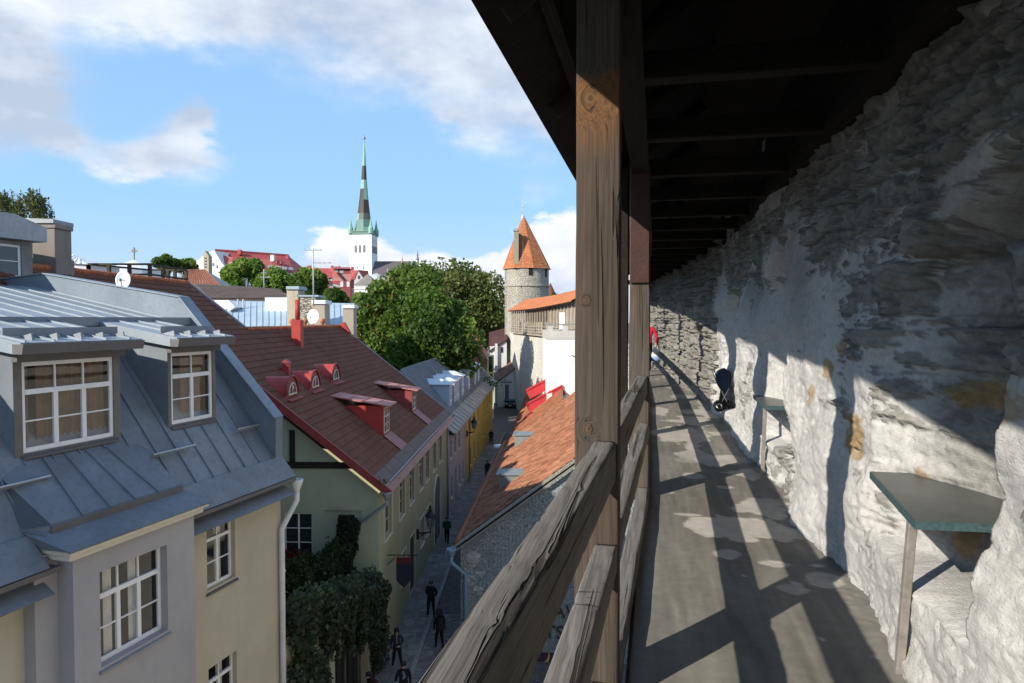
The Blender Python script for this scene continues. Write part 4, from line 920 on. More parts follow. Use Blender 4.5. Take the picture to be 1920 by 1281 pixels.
def green_house():
    H = thing('green_house', 'pale green half-timbered house with large brown-red tiled roof and red dormers', 'house', (-8, 36, -14.2))
    RL = roofpt(469, 621); RT = roofpt(360, 542)
    aL, bL = ab(RL); aT, bT = ab(RT); aR, bR = ab(RR); a2 = ab(E2)[0]; aV = (aL + aT)/2
    bridge = (bL + bR)/2; btop = ab(roofpt(345, 531))[1]
    def skip(u, v): return v > bridge and u > aV
    b = MB(); tiled(b, rp, 0, a2, .62, bridge, .30, .36, .030, .030, 3, None, .13); tiled(b, rp, 0, aV, bridge, btop, .30, .36, .030, .030, 4, None, .13)
    tiled(b, rp, -7.5, 0, bridge - 1.2, btop, .30, .36, .030, .030, 5, None, .13)
    TM = tile_mat('brown_red_tiles', (.130, .052, .030), (.170, .070, .042), (.062, .030, .022), .8); b.build('roof_tiles', TM, H)
    # roof body under the tiles, far slope, gables
    b = MB(); back = lambda a, z0: E1 + GU*a + (rp(a, z0) - rp(a, 0)) + V((0, 0, 0))
    nh = V((GW.n.x, GW.n.y, 0)); nh = V((-GU.y, GU.x, 0))*1.0; nh = nh if nh.x < 0 else -nh
    r0, r1 = rp(0, 0, -.04), rp(a2, 0, -.04); 
    run = lambda bb: (rp(0, bb) - rp(0, 0)).dot(nh)
    for aa, ac, bb in ((-7.5 if False else 0, aV, btop), (aV, a2, bridge)):
        p0, p1, p2, p3 = rp(aa, 0, -.05), rp(ac, 0, -.05), rp(ac, bb, -.05), rp(aa, bb, -.05); q0, q1 = p3 + nh*(run(bb)*.8) - UP*run(bb)*.55, p2 + nh*(run(bb)*.8) - UP*run(bb)*.55
        b.quad(p0, p1, p2, p3); b.quad(p3, p2, q1, q0)
        b.poly([p1, p2, q1])
    p0, p1, p2, p3 = rp(-7.5, bridge - 1.2, -.05), rp(0, bridge - 1.2, -.05), rp(0, btop, -.05), rp(-7.5, btop, -.05); b.quad(p0, p1, p2, p3); b.quad(p3, p2, p2 + nh*4 - UP*3, p3 + nh*4 - UP*3); b.quad(p0, p1, V((p1.x, p1.y, -9)), V((p0.x, p0.y, -9)))
    b.build('roof_body', plain('dark_roof_underlay', (.05, .028, .022), .9), H)
    CREST = tile_mat('orange_ridge_tiles', (.34, .10, .045), (.40, .15, .07), (.16, .06, .035))
    for nm, q0, q1 in (('ridge_tiles', rp(aV, bridge, .02), rp(a2, bridge, .02)), ('ridge_tiles', rp(-7.5, btop, .02), rp(aV, btop, .02))):
        b = MB(); L = (q1 - q0).length; n = int(L/.38)
        for i in range(n):
            u, v = q0.lerp(q1, i/n), q0.lerp(q1, (i + 1.08)/n); c = rnd.uniform(.8, 1.15); b.tube([u, v], [.13, .115], 8, 0, (c, c, c))
        b.build(nm, CREST, H)
    # eave strip (lichen-grown sheet), gutter, verge boards
    b = MB(); x = 0.0
    while x < a2 - .1: b.slab(rp(x, -.02, .05), rp(min(x + 2.05, a2), -.02, .05), rp(min(x + 2.05, a2), .66, .075), rp(x, .66, .075), .03); x += 2.08
    b.build('eave_strip', metal_sheet('lichen_brown_sheet', (.125, .095, .078), .75, .0, .25, .5), H)
    b = MB(); b.slab(rp(0, -.34, -.10), rp(a2, -.34, -.10), rp(a2, -.03, .03), rp(0, -.03, .03), .03); b.build('gutter_board', metal_sheet('faded_pink_sheet', (.27, .165, .15), .6, .1, .15, .3), H)
    b = MB(); b.tube([rp(0, .02, .10), rp(a2*.55, .05, .10), rp(a2, .0, .11)], .035, 6); b.build('gutter', GREYZINC, H)
    RED = plain('red_painted_sheet', (.36, .045, .035), .5, .18, 2.5, .05, 20)
    REDD = plain('dark_red_sheet', (.235, .045, .042), .55, .2, 2)
    b = MB(); b.beam(rp(-.06, -.3, .02), rp(-.06, bridge + 2.5, .02), .10, .30, PN); b.build('verge_board', REDD, H)
    b = MB(); b.beam(rp(a2 + .05, -.2, .03), rp(a2 + .05, bridge, .03), .10, .16, PN); b.build('flashing', metal_sheet('pale_mauve_flashing', (.33, .27, .28), .5, .2), H); b = MB(); b.beam(rp(aV + .03, bridge, .05), rp(aV + .03, btop, .05), .16, .12, PN); b.build('flashing', metal_sheet('pale_mauve_flashing', (.33, .27, .28), .5, .2), H)
    # walls
    fw = WF((E1 - nh*-.36)[:2], (E2 - nh*-.36)[:2], (1, 0)); zt = E1.z - .35
    gable = WF((fw.P(.55, 0))[:2], (fw.P(.55, 0) + nh*8.0)[:2], (0, -1)); L = fw.len
    def q(x0, x1, y0, y1):
        s0, s1 = sorted((fw.hit(x0, y0)[0], fw.hit(x1, y1)[0])); return s0, s1
    ups = [(720, 734), (748.5, 759), (767.5, 776.5), (786, 794), (798, 805), (811.5, 817.5), (823, 828.5)]
    zwt, zwb = -7.55, -9.35; ops = [(*q(a, c, 930, 930), zwb, zwt) for a, c in ups]
    lows = [(788, 795.5), (799.5, 806)]; lo_ops = [(*q(a, c, 1010, 1010), -12.55, -11.05) for a, c in lows]
    door = (*q(768, 777.5, 1060, 1060), -14.0, -11.1); arch = (*q(813, 824, 990, 990), -14.05, -11.4)
    small = (*q(752, 761, 1075, 1075), -12.6, -11.2)
    b = MB(); panel(b, fw, .55, L, -14.3, zt, ops + lo_ops + [door, arch, small], .16); b.build('facade', OLIVE, H)
    FRM = plain('sill_and_surround_paint', (.50, .49, .40), .7, .1, 3); GW_ = plain('grey_window_paint', (.42, .42, .43), .6)
    for o in ops + lo_ops + [small]:
        window(H, fw, *o, d=-.12, cols=2, rows=2, transom=.3, tcols=2, fw=.05, frame=GW_, sill=(FRM, .05))
    for a, c, e, g in ops + lo_ops + [small, door]:
        b = MB(); o_, i_ = [(a - .12, e - .1), (c + .12, e - .1), (c + .12, g + .1), (a - .12, g + .1)], [(a, e), (c, e), (c, g), (a, g)]
        for k in range(4):
            if k == 0: continue
            j = (k + 1) % 4; b.hexa([fw.P(*o_[k], 0), fw.P(*o_[j], 0), fw.P(*i_[j], 0), fw.P(*i_[k], 0), fw.P(*o_[k], .025), fw.P(*o_[j], .025), fw.P(*i_[j], .025), fw.P(*i_[k], .025)])
        b.build('surround', FRM, H)
    b = MB(); a, c, e, g = door; b.wbox(fw, a, c, -.15, -.08, e, g); b.wbox(fw, a + .1, c - .1, -.08, -.05, e + .2, e + 1.2); b.wbox(fw, a + .1, c - .1, -.08, -.05, e + 1.4, g - .2); b.build('door', plain('dark_street_door', (.05, .045, .042), .6), H)
    b = MB(); a, c, e, g = arch; m = (a + c)/2; r = (c - a)/2
    arc = [fw.P(m + r*math.cos(x), g - .1 + r*1.2*math.sin(x), .02) for x in np.linspace(math.pi, 0, 12)]; b.prism([fw.P(a, e, .02)] + arc + [fw.P(c, e, .02)], fw.n*-.12); b.build('arched_gate', plain('grey_green_gate', (.10, .105, .09), .7, .2, 4), H)
    b = MB(); arc2 = [fw.P(m + (r + .1)*math.cos(x), g - .1 + (r*1.2 + .1)*math.sin(x), .03) for x in np.linspace(math.pi, 0, 12)]; b.tube([fw.P(a - .1, e, .03)] + arc2 + [fw.P(c + .1, e, .03)], .07, 6); b.build('arch_moulding', FRM, H)
    # gable
    def sw(px, py): return gable.hit(px, py)
    x0, z1_ = sw(533, 962); x1, z0_ = sw(586, 1036); s0, s1 = sorted((x0, x1)); wo = (s0, s1, z0_ - .25, z1_)
    n0, n1 = sorted((sw(607, 957)[0], sw(677, 960)[0])); nz0, nz1 = sw(640, 986)[1], sw(640, 957)[1]
    b = MB(); top = lambda s: zt + .05 + s*(rp(0, 1).z - rp(0, 0).z)/(rp(0, 1) - rp(0, 0)).dot(nh)
    panel(b, gable, 0, 8, -14.3, zt - .3, [wo, (n0, n1, nz0, nz1)], .10); b.poly([gable.P(0, zt - .3), gable.P(8, zt - .3), gable.P(8, top(8)), gable.P(0, top(0))])
    b.wbox(gable, n0, n1, -.1, -.07, nz0, nz1); b.build('gable_wall', GREEN, H)
    window(H, gable, *wo, d=-.06, cols=2, rows=3, fw=.05, sill=(FRM, .06))
    TB = plain('dark_oak_timber', (.022, .018, .016), .85, .3, 5, .2)
    b = MB(); sa, za = sw(555, 872); sb, zb = sw(650, 879); b.wbox(gable, min(sa, sb) - .2, 6.5, .0, .05, za - .13, za + .13); sc = sw(549, 830)[0]; b.wbox(gable, sc - .11, sc + .11, .052, .09, za + .14, top(sc) - .2); sc2 = sc + 1.5; b.wbox(gable, sc2 - .11, sc2 + .11, .052, .09, za + .14, top(sc2) - .2); b.build('timber_frame', TB, H)
    # far end wall
    fe = WF(fw.P(L, 0)[:2], (fw.P(L, 0) + nh*9)[:2], (0, 1)); b = MB(); b.quad(fe.P(0, -14.3), fe.P(9, -14.3), fe.P(9, top(8) - 1), fe.P(0, zt)); b.build('end_wall', OLIVE, H)
    p = E1 + V((.12, -.1, -.12)); gq = gable.P(.25, -8.6, .12); pipe(H, [p + UP*-.2, p + UP*-.45, gable.P(.85, -8.35, .14), gable.P(.85, -9.0, .14)], .075, GREYZINC, 'downpipe', p)
    p = fw.P(L - .3, 0, .12); pipe(H, [V((p.x, p.y, E1.z - .4)), V((p.x, p.y, -14))], .06, GREYZINC, 'downpipe')
    # red chimney with its pipe, small vent, dormers
    c = roofpt(560, 648); a, bb = ab(c); hz = at(560, 600, c.y).z
    b = MB(); u = GU; v = nh; w_ = .25; q0 = c + v*-.0
    base = [q0 + u*-w_ + v*-.2, q0 + u*w_ + v*-.2, q0 + u*w_ + v*.3, q0 + u*-w_ + v*.3]; b.hexa([p - UP*.9 for p in base] + [V((p.x, p.y, hz)) for p in base]); ch = b.build('chimney', RED, H, False, .01)
    b = MB(); pc = (base[0] + base[2])/2; b.tube([V((pc.x, pc.y, hz - .05)), V((pc.x, pc.y, at(558, 562, c.y).z))], .13, 12); b.build('flue_pipe', RED, ch, True)
    c = roofpt(537, 700); b = MB(); b.box(c.x - .15, c.x + .15, c.y - .15, c.y + .15, c.z - .2, c.z + .42); vn = b.build('roof_vent', RED, H); b = MB(); b.prism([c + V((-.22, -.22, .47)), c + V((.22, -.22, .47)), c + V((0, -.22, .66))], (0, .44, 0)); b.build('vent_cap', REDD, vn)
    for bx, by, r in ((545, 743, .72), (588, 729, .72), (627, 714, .74)):
        c = roofpt(bx, by); o = -nh                        # o: outwards over the street
        f = c + o*.05; n = 12; lw = .10
        arc = lambda rr, k: [f + o*k + GU*(rr*math.cos(x)) + UP*(lw + rr*math.sin(x)*1.05) for x in np.linspace(0, math.pi, n)]
        b = MB(); oo = arc(r, .0); L_ = 1.3*(r + lw) + .7
        k = len(b.v); ext = [f + GU*r - UP*.1] + oo + [f - GU*r - UP*.1]; b.v += [tuple(p) for p in ext] + [tuple(p - o*L_) for p in ext]; m_ = len(ext)
        for i in range(m_ - 1): b.f.append((k + i, k + i + 1, k + m_ + i + 1, k + m_ + i)); b.m.append(0); b.c.append(None)
        b.f.append(tuple(k + i for i in range(m_))); b.m.append(1); b.c.append(None)
        dm = b.build('arched_dormer', [RED, REDD], H)
        b = MB(); b.tube(arc(r + .02, .03), .045, 6); b.build('arch_rim', REDD, dm, True)
        b = MB(); fr = arc(r*.62, .04); b.tube([fr[-1] ] + [fr[0]] + fr, .035, 6); b.beam((fr[0] + fr[-1])/2, fr[n//2], .03, .03, o); wn = b.build('window', plain('cream_paint', (.55, .5, .42), .6), dm)
        b = MB(); b.poly([p + o*.0 for p in arc(r*.6, .02)]); b.build('pane', GLASS, wn)
        b = MB(); b.slab(f + GU*(r + .1) + UP*.02 - o*.1, f - GU*(r + .1) + UP*.02 - o*.1, f - GU*(r + .1) + o*.28 - UP*.12, f + GU*(r + .1) + o*.28 - UP*.12, .04); b.build('sill', REDD, dm)
    for (bx, by), wd, ht in (((718, 819), 1.3, 1.5), ((772, 774), 1.25, 1.35)):
        c = roofpt(bx, by); o = -nh; f = c + o*.02; g0, g1 = f - GU*.0, f + GU*wd; Lb = 3.3
        b = MB(); top_ = UP*ht; bk = lambda p: p - o*(ht*1.22)
        b.quad(g0 - UP*.1, g1 - UP*.1, g1 + top_, g0 + top_); b.poly([g0 - UP*.1, g0 + top_, bk(g0) + top_]); b.poly([g1 - UP*.1, g1 + top_, bk(g1) + top_]); dm = b.build('shed_dormer', RED if wd > 1.27 else REDD, H)
        b = MB(); r0 = g0 + top_ + o*.35 - GU*.15 + UP*.02; r1 = g1 + top_ + o*.35 + GU*.15 + UP*.02; b0_ = r0 - o*Lb + UP*.55; b1_ = r1 - o*Lb + UP*.55
        b.slab(r0, r1, b1_, b0_, .06); nn = (b0_ - r0).cross(GU).normalized(); nn = nn if nn.z > 0 else -nn
        for k in (.2, .4, .6, .8): seam(b, r0.lerp(b0_, k), r1.lerp(b1_, k), nn, .03, .03)
        b.build('dormer_roof', metal_sheet('sunlit_pink_sheet', (.42, .17, .14), .5, .15, .15, .25), dm)
        b = MB(); wf2 = WF(g0[:2], g1[:2], (o.x, o.y)); wl = wf2.len; window(dm, wf2, .12, wl - .12, f.z + .12, f.z + ht - .1, d=.04, cols=2, rows=2, transom=.35, fw=.06, frame=plain('cream_paint', (.55, .5, .42), .6))
        b = MB(); b.slab(g0 + PN*.09 - GU*.1, g1 + PN*.09 + GU*.1, rp(ab(g1)[0] + .1, .66, .09), rp(ab(g0)[0] - .1, .66, .09), .02); b.build('apron', metal_sheet('dull_pink_apron', (.27, .12, .115), .6, .1), dm)
    # flower box under the gable window
    p = gable.P((wo[0] + wo[1])/2, wo[2] + .05, .2); bx = thing('flower_box', 'window box of red geraniums below the white gable window', 'flower box', (p.x, p.y, p.z - .3))
    b = MB(); b.wbox(gable, wo[0] - .05, wo[1] + .05, .03, .27, wo[2] - .3, wo[2] - .05); b.build('trough', plain('brown_trough', (.06, .04, .03), .8), bx)
    leaves(bx, 'foliage', [(gable.P(wo[0] + (wo[1] - wo[0])*rnd.random(), wo[2] + rnd.uniform(-.3, .45), rnd.uniform(.05, .42)), .08) for _ in range(420)], (.02, .045, .015), .5)
    leaves(bx, 'blossom', [(gable.P(wo[0] + (wo[1] - wo[0])*rnd.random(), wo[2] + rnd.uniform(.05, .5), rnd.uniform(.2, .46)), .07) for _ in range(150)], (.32, .012, .02), .5)
    leaves(bx, 'white_blossom', [(gable.P(wo[0] + (wo[1] - wo[0])*rnd.random(), wo[2] + rnd.uniform(-.4, -.1), rnd.uniform(.3, .46)), .05) for _ in range(40)], (.5, .45, .45), .3)
def leaves(par, name, pts, c, var=.4, seed=1, aspect=1.5, mat=None, kind=None, down=.0, quads=True):
    rs = np.random.RandomState(seed); n = len(pts); P = np.array([p for p, _ in pts], dtype=float); S_ = np.array([s for _, s in pts], dtype=float)[:, None]
    d = rs.normal(size=(n, 3)); d[:, 2] -= down; d /= np.linalg.norm(d, axis=1)[:, None]; e = np.cross(d, rs.normal(size=(n, 3))); e /= np.linalg.norm(e, axis=1)[:, None]
    nn = np.cross(d, e); a = d*S_*aspect*.5; b = e*S_*.5; q = np.stack([P - a, P + b*.9 - a*.1 + nn*S_*.12, P + a, P - b*.9 - a*.1 + nn*S_*.12], 1).reshape(-1, 3)
    f = np.arange(n*4).reshape(n, 4); c = np.array(c); col = c[None]*(1 + var*(rs.rand(n, 1)*2 - 1)) if c.ndim == 1 else c*(1 + var*(rs.rand(n, 1)*2 - 1)); col = col*(1 + .12*(rs.rand(n, 3) - .5))
    o = mesh_np(name, q, f, mat or LEAF, par, np.clip(col, 0, 1))
    if kind: o['kind'] = kind
    return o
green_house()

# ------------------------------------------------------------------ courtyard wall under ivy, terrace shrubs
def ivy_wall():
    w = WF((-6.25, 18.4), (-5.42, 27.1), (1, 0)); L = w.len; t = thing('courtyard_wall', 'pale plastered courtyard wall with a dark arched gate under hanging ivy', 'wall', (-6, 22.5, -14.2))
    g0, g1 = w.hit(640, 1270)[0], w.hit(690, 1200)[0]; g0, g1 = min(g0, g1) - .6, max(g0, g1)
    b = MB(); panel(b, w, 0, L, -14.3, -10.4, [(g0, g1, -14.25, -11.2)], .5); b.quad(w.P(0, -10.4), w.P(L, -10.4), w.P(L, -10.38), w.P(0, -8.6)); b.quad(w.P(0, -8.6, 0), w.P(L, -10.38, 0), w.P(L, -10.38, -.6), w.P(0, -8.6, -.6)); b.quad(w.P(0, -8.6, -.6), w.P(L, -10.38, -.6), w.P(L, -14.3, -.6), w.P(0, -14.3, -.6)); b.build('masonry', render_wall('yellowish_yard_wall', (.36, .34, .25), .4), t)
    b = MB(); b.wbox(w, g0, g1, -.5, -.4, -14.25, -11.2)
    for k in range(1, 6): x = g0 + (g1 - g0)*k/6; b.wbox(w, x - .02, x + .02, -.4, -.37, -14.2, -11.3)
    b.build('gate', plain('dark_gate_boards', (.02, .019, .02), .7, .3, 6), t)
    # ivy: thick on the top, hanging down in ragged tongues, a column climbing the house corner
    rs = np.random.RandomState(5); pts = []
    iv = thing('ivy', 'dense dark green ivy smothering the courtyard wall and climbing the house corner', 'ivy', (-6, 22.5, -9.4))
    for _ in range(15000):
        s = rs.rand()*(L + .3) - .1; u = max(0.0, s/L)
        topz = -7.95 - 2.45*u + .16*float(np.sin(s*1.9)) + .12*rs.randn()
        hang = 6.5 if u < .24 else 6.5 - 60*(u - .24) if u < .32 else (.95 + 1.1*abs(math.sin(s*2.3 + .5))**3 if u < .78 else min(3.6, 1.5 + 18*(u - .78)))
        hang *= .75 + .35*abs(math.sin(s*5.1)) 
        k = rs.rand(); lump = float(vnoise(np.array([s*1.6 + 40]), np.array([k*hang*1.6]), 13)[0]); d = .06 + (.15 + .62*lump)*rs.rand()*(1 - .4*k)
        if lump < .26 and k > .25: continue
        pts.append((w.P(s, topz - hang*k**1.3, d), .11 + .05*rs.rand()))
    for _ in range(5000):
        s = rs.rand()*L; pts.append((w.P(s, -8.05 - 2.4*max(0, s/L) + .22*rs.randn(), -.75*rs.rand() + .3), .11 + .04*rs.rand()))
    c = np.tile(np.array([[.042, .062, .040]]), (len(pts), 1)); c[-5000:] *= 1.7; m = rs.rand(len(pts)) < .25; c[m] = (.085, .11, .075); m = rs.rand(len(pts)) < .06; c[m] = (.06, .035, .03)
    leaves(iv, 'hanging_growth', pts, c, .45, 6, 1.2)
    pts = []
    for _ in range(7000):                                # the column on the gable corner
        z = rs.rand()**.8; wd = .28 + .55*z if z < .85 else .9; zz = -7.75 - 3.0*z; a = rs.rand()*math.pi; r = wd*(.55 + .45*rs.rand())*(1 + .15*math.sin(zz*6))
        pts.append((V((-6.75 + .25*math.sin(zz*2.1) + r*math.cos(a)*1.15, 27.0 - r*math.sin(a)*.9, zz)), .10 + .05*rs.rand()))
    c = np.tile(np.array([[.030, .044, .027]]), (len(pts), 1)); m = rs.rand(len(pts)) < .2; c[m] = (.045, .062, .04); leaves(iv, 'climbing_column', pts, c, .45, 8, 1.2)
    b = MB(); 
    for k in range(5): b.tube([w.P(1.2 + k*1.7, -14.2, .06), w.P(1.4 + k*1.6, -12, .1), w.P(1.3 + k*1.7, -9.6, .12)], [.05, .04, .02], 6)
    b.build('stems', BARK, iv, True)
    b = MB(); b.hexa([w.P(0, -14.3, -.62), w.P(L, -14.3, -.62), w.P(L, -14.3, -9), w.P(0, -14.3, -9), w.P(0, -10.2, -.62), w.P(L, -10.2, -.62), w.P(L, -10.2, -9), w.P(0, -10.2, -9)]); tag(b.build('terrace', plain('terrace_soil', (.10, .10, .07), .95, .3, 1)), kind='structure')
    for i, (px, py, D, r, h, lab, cc) in enumerate(((548, 1090, 22.5, .62, 1.35, 'rounded bright green shrub beside the white downpipe', (.035, .062, .018)), (583, 1080, 24.0, .72, 1.5, 'rounded dark green shrub between downpipe and green gable', (.022, .042, .018)), (622, 1060, 25.6, .42, 1.9, 'thin straggling young shrub against the green gable wall', (.030, .055, .018)), (530, 1108, 21.2, .45, .9, 'small low shrub in front of the bright green one', (.03, .055, .016)))):
        c = at(px, py, D); sh = thing('shrub', lab, 'shrub', (c.x, c.y, -10.2), 0, 'shrubs on the terrace'); pts = []; thin = 'thin' in lab
        for _ in range(500 if thin else 2600):
            v = rs.normal(size=3); v /= np.linalg.norm(v); rr = (.55 + .45*rs.rand()**.5)*(1 + .18*math.sin(v[0]*7 + v[2]*5)); pts.append((V((c.x + v[0]*r*rr, c.y + v[1]*r*rr, c.z + v[2]*h*.55*rr)), .07 if not thin else .09))
        leaves(sh, 'crown', pts, cc, .5, 20 + i, 1.6); b = MB(); b.tube([(c.x, c.y, -10.3), (c.x + .05, c.y, c.z + (.3 if not thin else .8))], [.04, .015], 6); b.tube([(c.x, c.y, -9.9), (c.x - .2, c.y + .1, c.z + .2)], [.03, .012], 6); b.build('stem', BARK, sh, True)
ivy_wall()

# ------------------------------------------------------------------ house with the clay-tiled roof on the right of the street
A1 = at(857, 1025, 28.3); A2 = at(955, 815, 28.3*(815 - 600.3)/(1) if False else 1280*(-A1.z)/(815 - 600.3)); A2.z = A1.z
VT = at(1080, 866, 28.0); QO, QN = plane(A1, A2, VT); QN = QN if QN.z > 0 else -QN
AU = (A2 - A1).normalized(); AUP = AU.cross(QN); AUP = AUP if AUP.z > 0 else -AUP
def qp(a, b, h=0.0): return A1 + AU*a + AUP*b + QN*h
def qab(p): d = p - A1; return d.dot(AU), d.dot(AUP)
def right_house():
    H = thing('clay_roofed_house', 'limestone house with orange clay pantile roof and shaded gable below the railing', 'house', (1, 38, -14.2))
    far = qab(onpl(1052, 756, QO, QN)); aF = far[0]; bT = 8.6
    TM = tile_mat('orange_pantiles', (.235, .088, .046), (.31, .150, .084), (.09, .050, .036))
    b = MB(); tiled(b, qp, .35, aF, 0, bT, .235, .36, .085, .045, 11, None, .38, 5); b.build('roof_tiles', TM, H)
    nh = V((AU.y, -AU.x, 0)); nh = nh if nh.x > 0 else -nh
    b = MB(); b.slab(qp(.2, -.1, -.03), qp(aF, -.1, -.03), qp(aF, bT, -.03), qp(.2, bT, -.03), .12); b.build('roof_body', plain('dark_roof_underlay', (.05, .028, .022), .9), H)
    b = MB(); n = int(aF/.235)
    for i in range(n): b.tube([qp(.3 + i*.235, -.14, .09), qp(.3 + i*.235, .20, .13)], .10, 8, 0, (1, 1, 1)) if i % 1 == 0 else None
    b.build('eave_tiles', TM, H, True)
    # weathered verge boards
    VB = wood_mat('verge_boards', 1, (.26, .25, .20), (.2, .17, .1), .1)
    for o, h, ww, nm in ((.12, .06, .52, 'verge_board'), (-.20, -.06, .14, 'barge_board')):
        b = MB(); b.beam(qp(o, -.55, h), qp(o, bT, h), ww, .05, QN); b.build(nm, VB, H)
    # gable wall facing the viewer, with its lettering and banner
    ga = WF(A1[:2] if False else (A1 + nh*.15 + AU*.0)[:2], (A1 + nh*9)[:2], (0, -1)); sl = (VT.z - A1.z)/((VT - A1).dot(nh))
    t = NT('blue_grey_limestone'); 
    wv = t.noise(1.3, 5, .65); ad = t.n('ShaderNodeVectorMath', operation='ADD'); cx = t.n('ShaderNodeCombineXYZ'); t.L(t.math('MULTIPLY', t.math('SUBTRACT', wv, .5), .9), cx.inputs[2]); t.L(t.tc.outputs['Object'], ad.inputs[0]); t.L(cx.outputs[0], ad.inputs[1])
    mp = t.n('ShaderNodeMapping'); mp.inputs['Scale'].default_value = (1.25, 1.25, 3.9); t.L(ad.outputs[0], mp.inputs[0])
    ve = t.n('ShaderNodeTexVoronoi', feature='DISTANCE_TO_EDGE'); ve.inputs['Randomness'].default_value = .8; t.L(mp.outputs[0], ve.inputs['Vector']); vc = t.n('ShaderNodeTexVoronoi'); vc.inputs['Randomness'].default_value = .8; t.L(mp.outputs[0], vc.inputs['Vector']); sx = t.n('ShaderNodeSeparateXYZ'); t.L(vc.outputs['Color'], sx.inputs[0])
    gap = t.rng(ve.outputs['Distance'], .0, .09, 1, 0); br_col = t.mix(t.math('MULTIPLY', gap, .8), t.ramp(sx.outputs[0], [(0, (.23, .265, .28)), (1, (.36, .395, .40))]), (.12, .14, .15))
    f = t.noise(9, 6, .7); g = t.noise(.8, 5, .6); col = t.mix(t.rng(f, .35, .7, 0, .5), br_col, (.18, .205, .215)); col = t.mix(t.rng(g, .5, .7, 0, .5), col, (.33, .34, .30))
    LS = t.fin(t.bsdf(col, .9, 0, .2, t.bump(t.math('SUBTRACT', t.math('MULTIPLY', f, .5), gap), .9, .04)))
    b = MB(); L = 8.8; b.poly([ga.P(0, -14.3), ga.P(L, -14.3), ga.P(L, A1.z - .1 + sl*(L + .15)), ga.P(0, A1.z - .1 + sl*.15)])
    sw_ = WF(ga.P(0, 0)[:2], (ga.P(0, 0) + AU*aF)[:2], (-1, 0)); panel(b, sw_, 0, aF, -14.3, A1.z - .1, []); b.build('wall', LS, H)
    rs = random.Random(3); b = MB()                       # knuckles of bare stone at the corner
    for i in range(9):
        z = A1.z - .45 - i*.16 - (0 if i == 0 else .2); r = rs.uniform(.14, .24)*(2.0 if i == 0 else 1); k0 = len(b.v); b.ball(ga.P(.40 + rs.uniform(-.2, .45), z, -.02), r, 8, 0, (1.2, .38, .6 if i else .9)); b.v[k0:] = [(x + rs.uniform(-.05, .05), y + rs.uniform(-.03, .03), q + rs.uniform(-.05, .05)) for x, y, q in b.v[k0:]]
    b.build('corner_stones', plain('rough_corner_stone', (.30, .30, .285), .95, .35, 6, .9, 14), H)
    OL = plain('dark_olive_letters', (.045, .045, .03), .6)
    def text(s, px, py, h, mat, name, ext=.03, par=H):
        c = bpy.data.curves.new(name, 'FONT'); c.body = s; c.size = h; c.extrude = ext; c.align_x = 'LEFT'; o = bpy.data.objects.new(name, c); me = bpy.data.meshes.new_from_object(o); bpy.data.objects.remove(o)
        s_, z_ = ga.hit(px, py); X = ga.u if ga.u.x > 0 else -ga.u; pts = [ga.P(s_, z_, .05) + X*v.co.x + UP*v.co.y + ga.n*v.co.z for v in me.vertices]; fs = [tuple(p.vertices) for p in me.polygons]
        m = MB(); m.add(pts, fs); m.build(name, mat, par)
    text('AW', 1036, 1157, .80, OL, 'lettering'); text('TSC', 1020, 1196, .80, OL, 'lettering')
    # purple banner
    s0, z1 = ga.hit(985, 1221); s1, z0 = ga.hit(1056, 1300); bn = thing('banner', 'purple hanging banner with a yellow crescent on the limestone gable', 'banner', tuple(ga.P((s0 + s1)/2, z0, .08)))
    b = MB(); b.wbox(ga, s0, s1, .06, .075, z0, z1); b.build('cloth', plain('purple_banner', (.055, .022, .055), .8, .15, 3), bn)
    b = MB(); cs, cz = ga.hit(1012, 1234); R0 = .42; arc = [(R0*math.cos(a), R0*math.sin(a)) for a in np.linspace(-1.7, .25, 12)]; inn = [(R0*.80*math.cos(a) + .03, R0*.86*math.sin(a) + .06) for a in np.linspace(.25, -1.7, 12)]
    b.poly([ga.P(cs + x, cz + z + .15, .080) for x, z in arc + inn]); b.build('crescent', plain('yellow_print', (.5, .42, .08), .7), bn)
    text('CLIEMANN', 1001, 1263, .30, plain('white_print', (.55, .5, .55), .7), 'lettering', .004, bn); text('restoran', 1006, 1270, .17, MATS['white_print'], 'lettering', .004, bn)
    # sheet-metal roof hatches
    for bx, by, w_, h_ in ((936, 924, 1.25, .95), (965, 843, 1.35, 1.0)):
        c = onpl(bx, by, QO, QN); X = V((1, -.05, 0)); b = MB(); a0, a1 = c, c + AU*w_
        o = -nh; top = UP*h_; bk = nh*h_*1.35
        b.quad(a0 - UP*.1, a1 - UP*.1, a1 + top, a0 + top); b.poly([a0 - UP*.1, a0 + top, a0 + top + bk]); b.poly([a1 - UP*.1, a1 + top, a1 + top + bk]); b.slab(a0 + top - nh*.15 - AU*.08 - UP*.03, a1 + top - nh*.15 + AU*.08 - UP*.03, a1 + top + bk + nh*.1 + AU*.08, a0 + top + bk + nh*.1 - AU*.08, .05)
        b.build('roof_hatch', metal_sheet('green_grey_hatch_sheet', (.20, .225, .215), .6, .15), H)
    # blue downpipe
    BP = plain('blue_grey_downpipe', (.16, .25, .33), .45, .15, 4); p = at(846, 1030, 27.9); q = ga.P(.22, -11.0, .12)
    pipe(H, [p - UP*.15, p - UP*.55, V((q.x, q.y, p.z - 1.15)), V((q.x, q.y, -14.2))], .085, BP, 'downpipe', p)
    b = MB(); b.tube([V((q.x, q.y, -12.9)), V((q.x - .75, q.y - .1, -13.5))], .02, 6); b.build('stay', BLACK, H)
    return ga
GA = right_house()
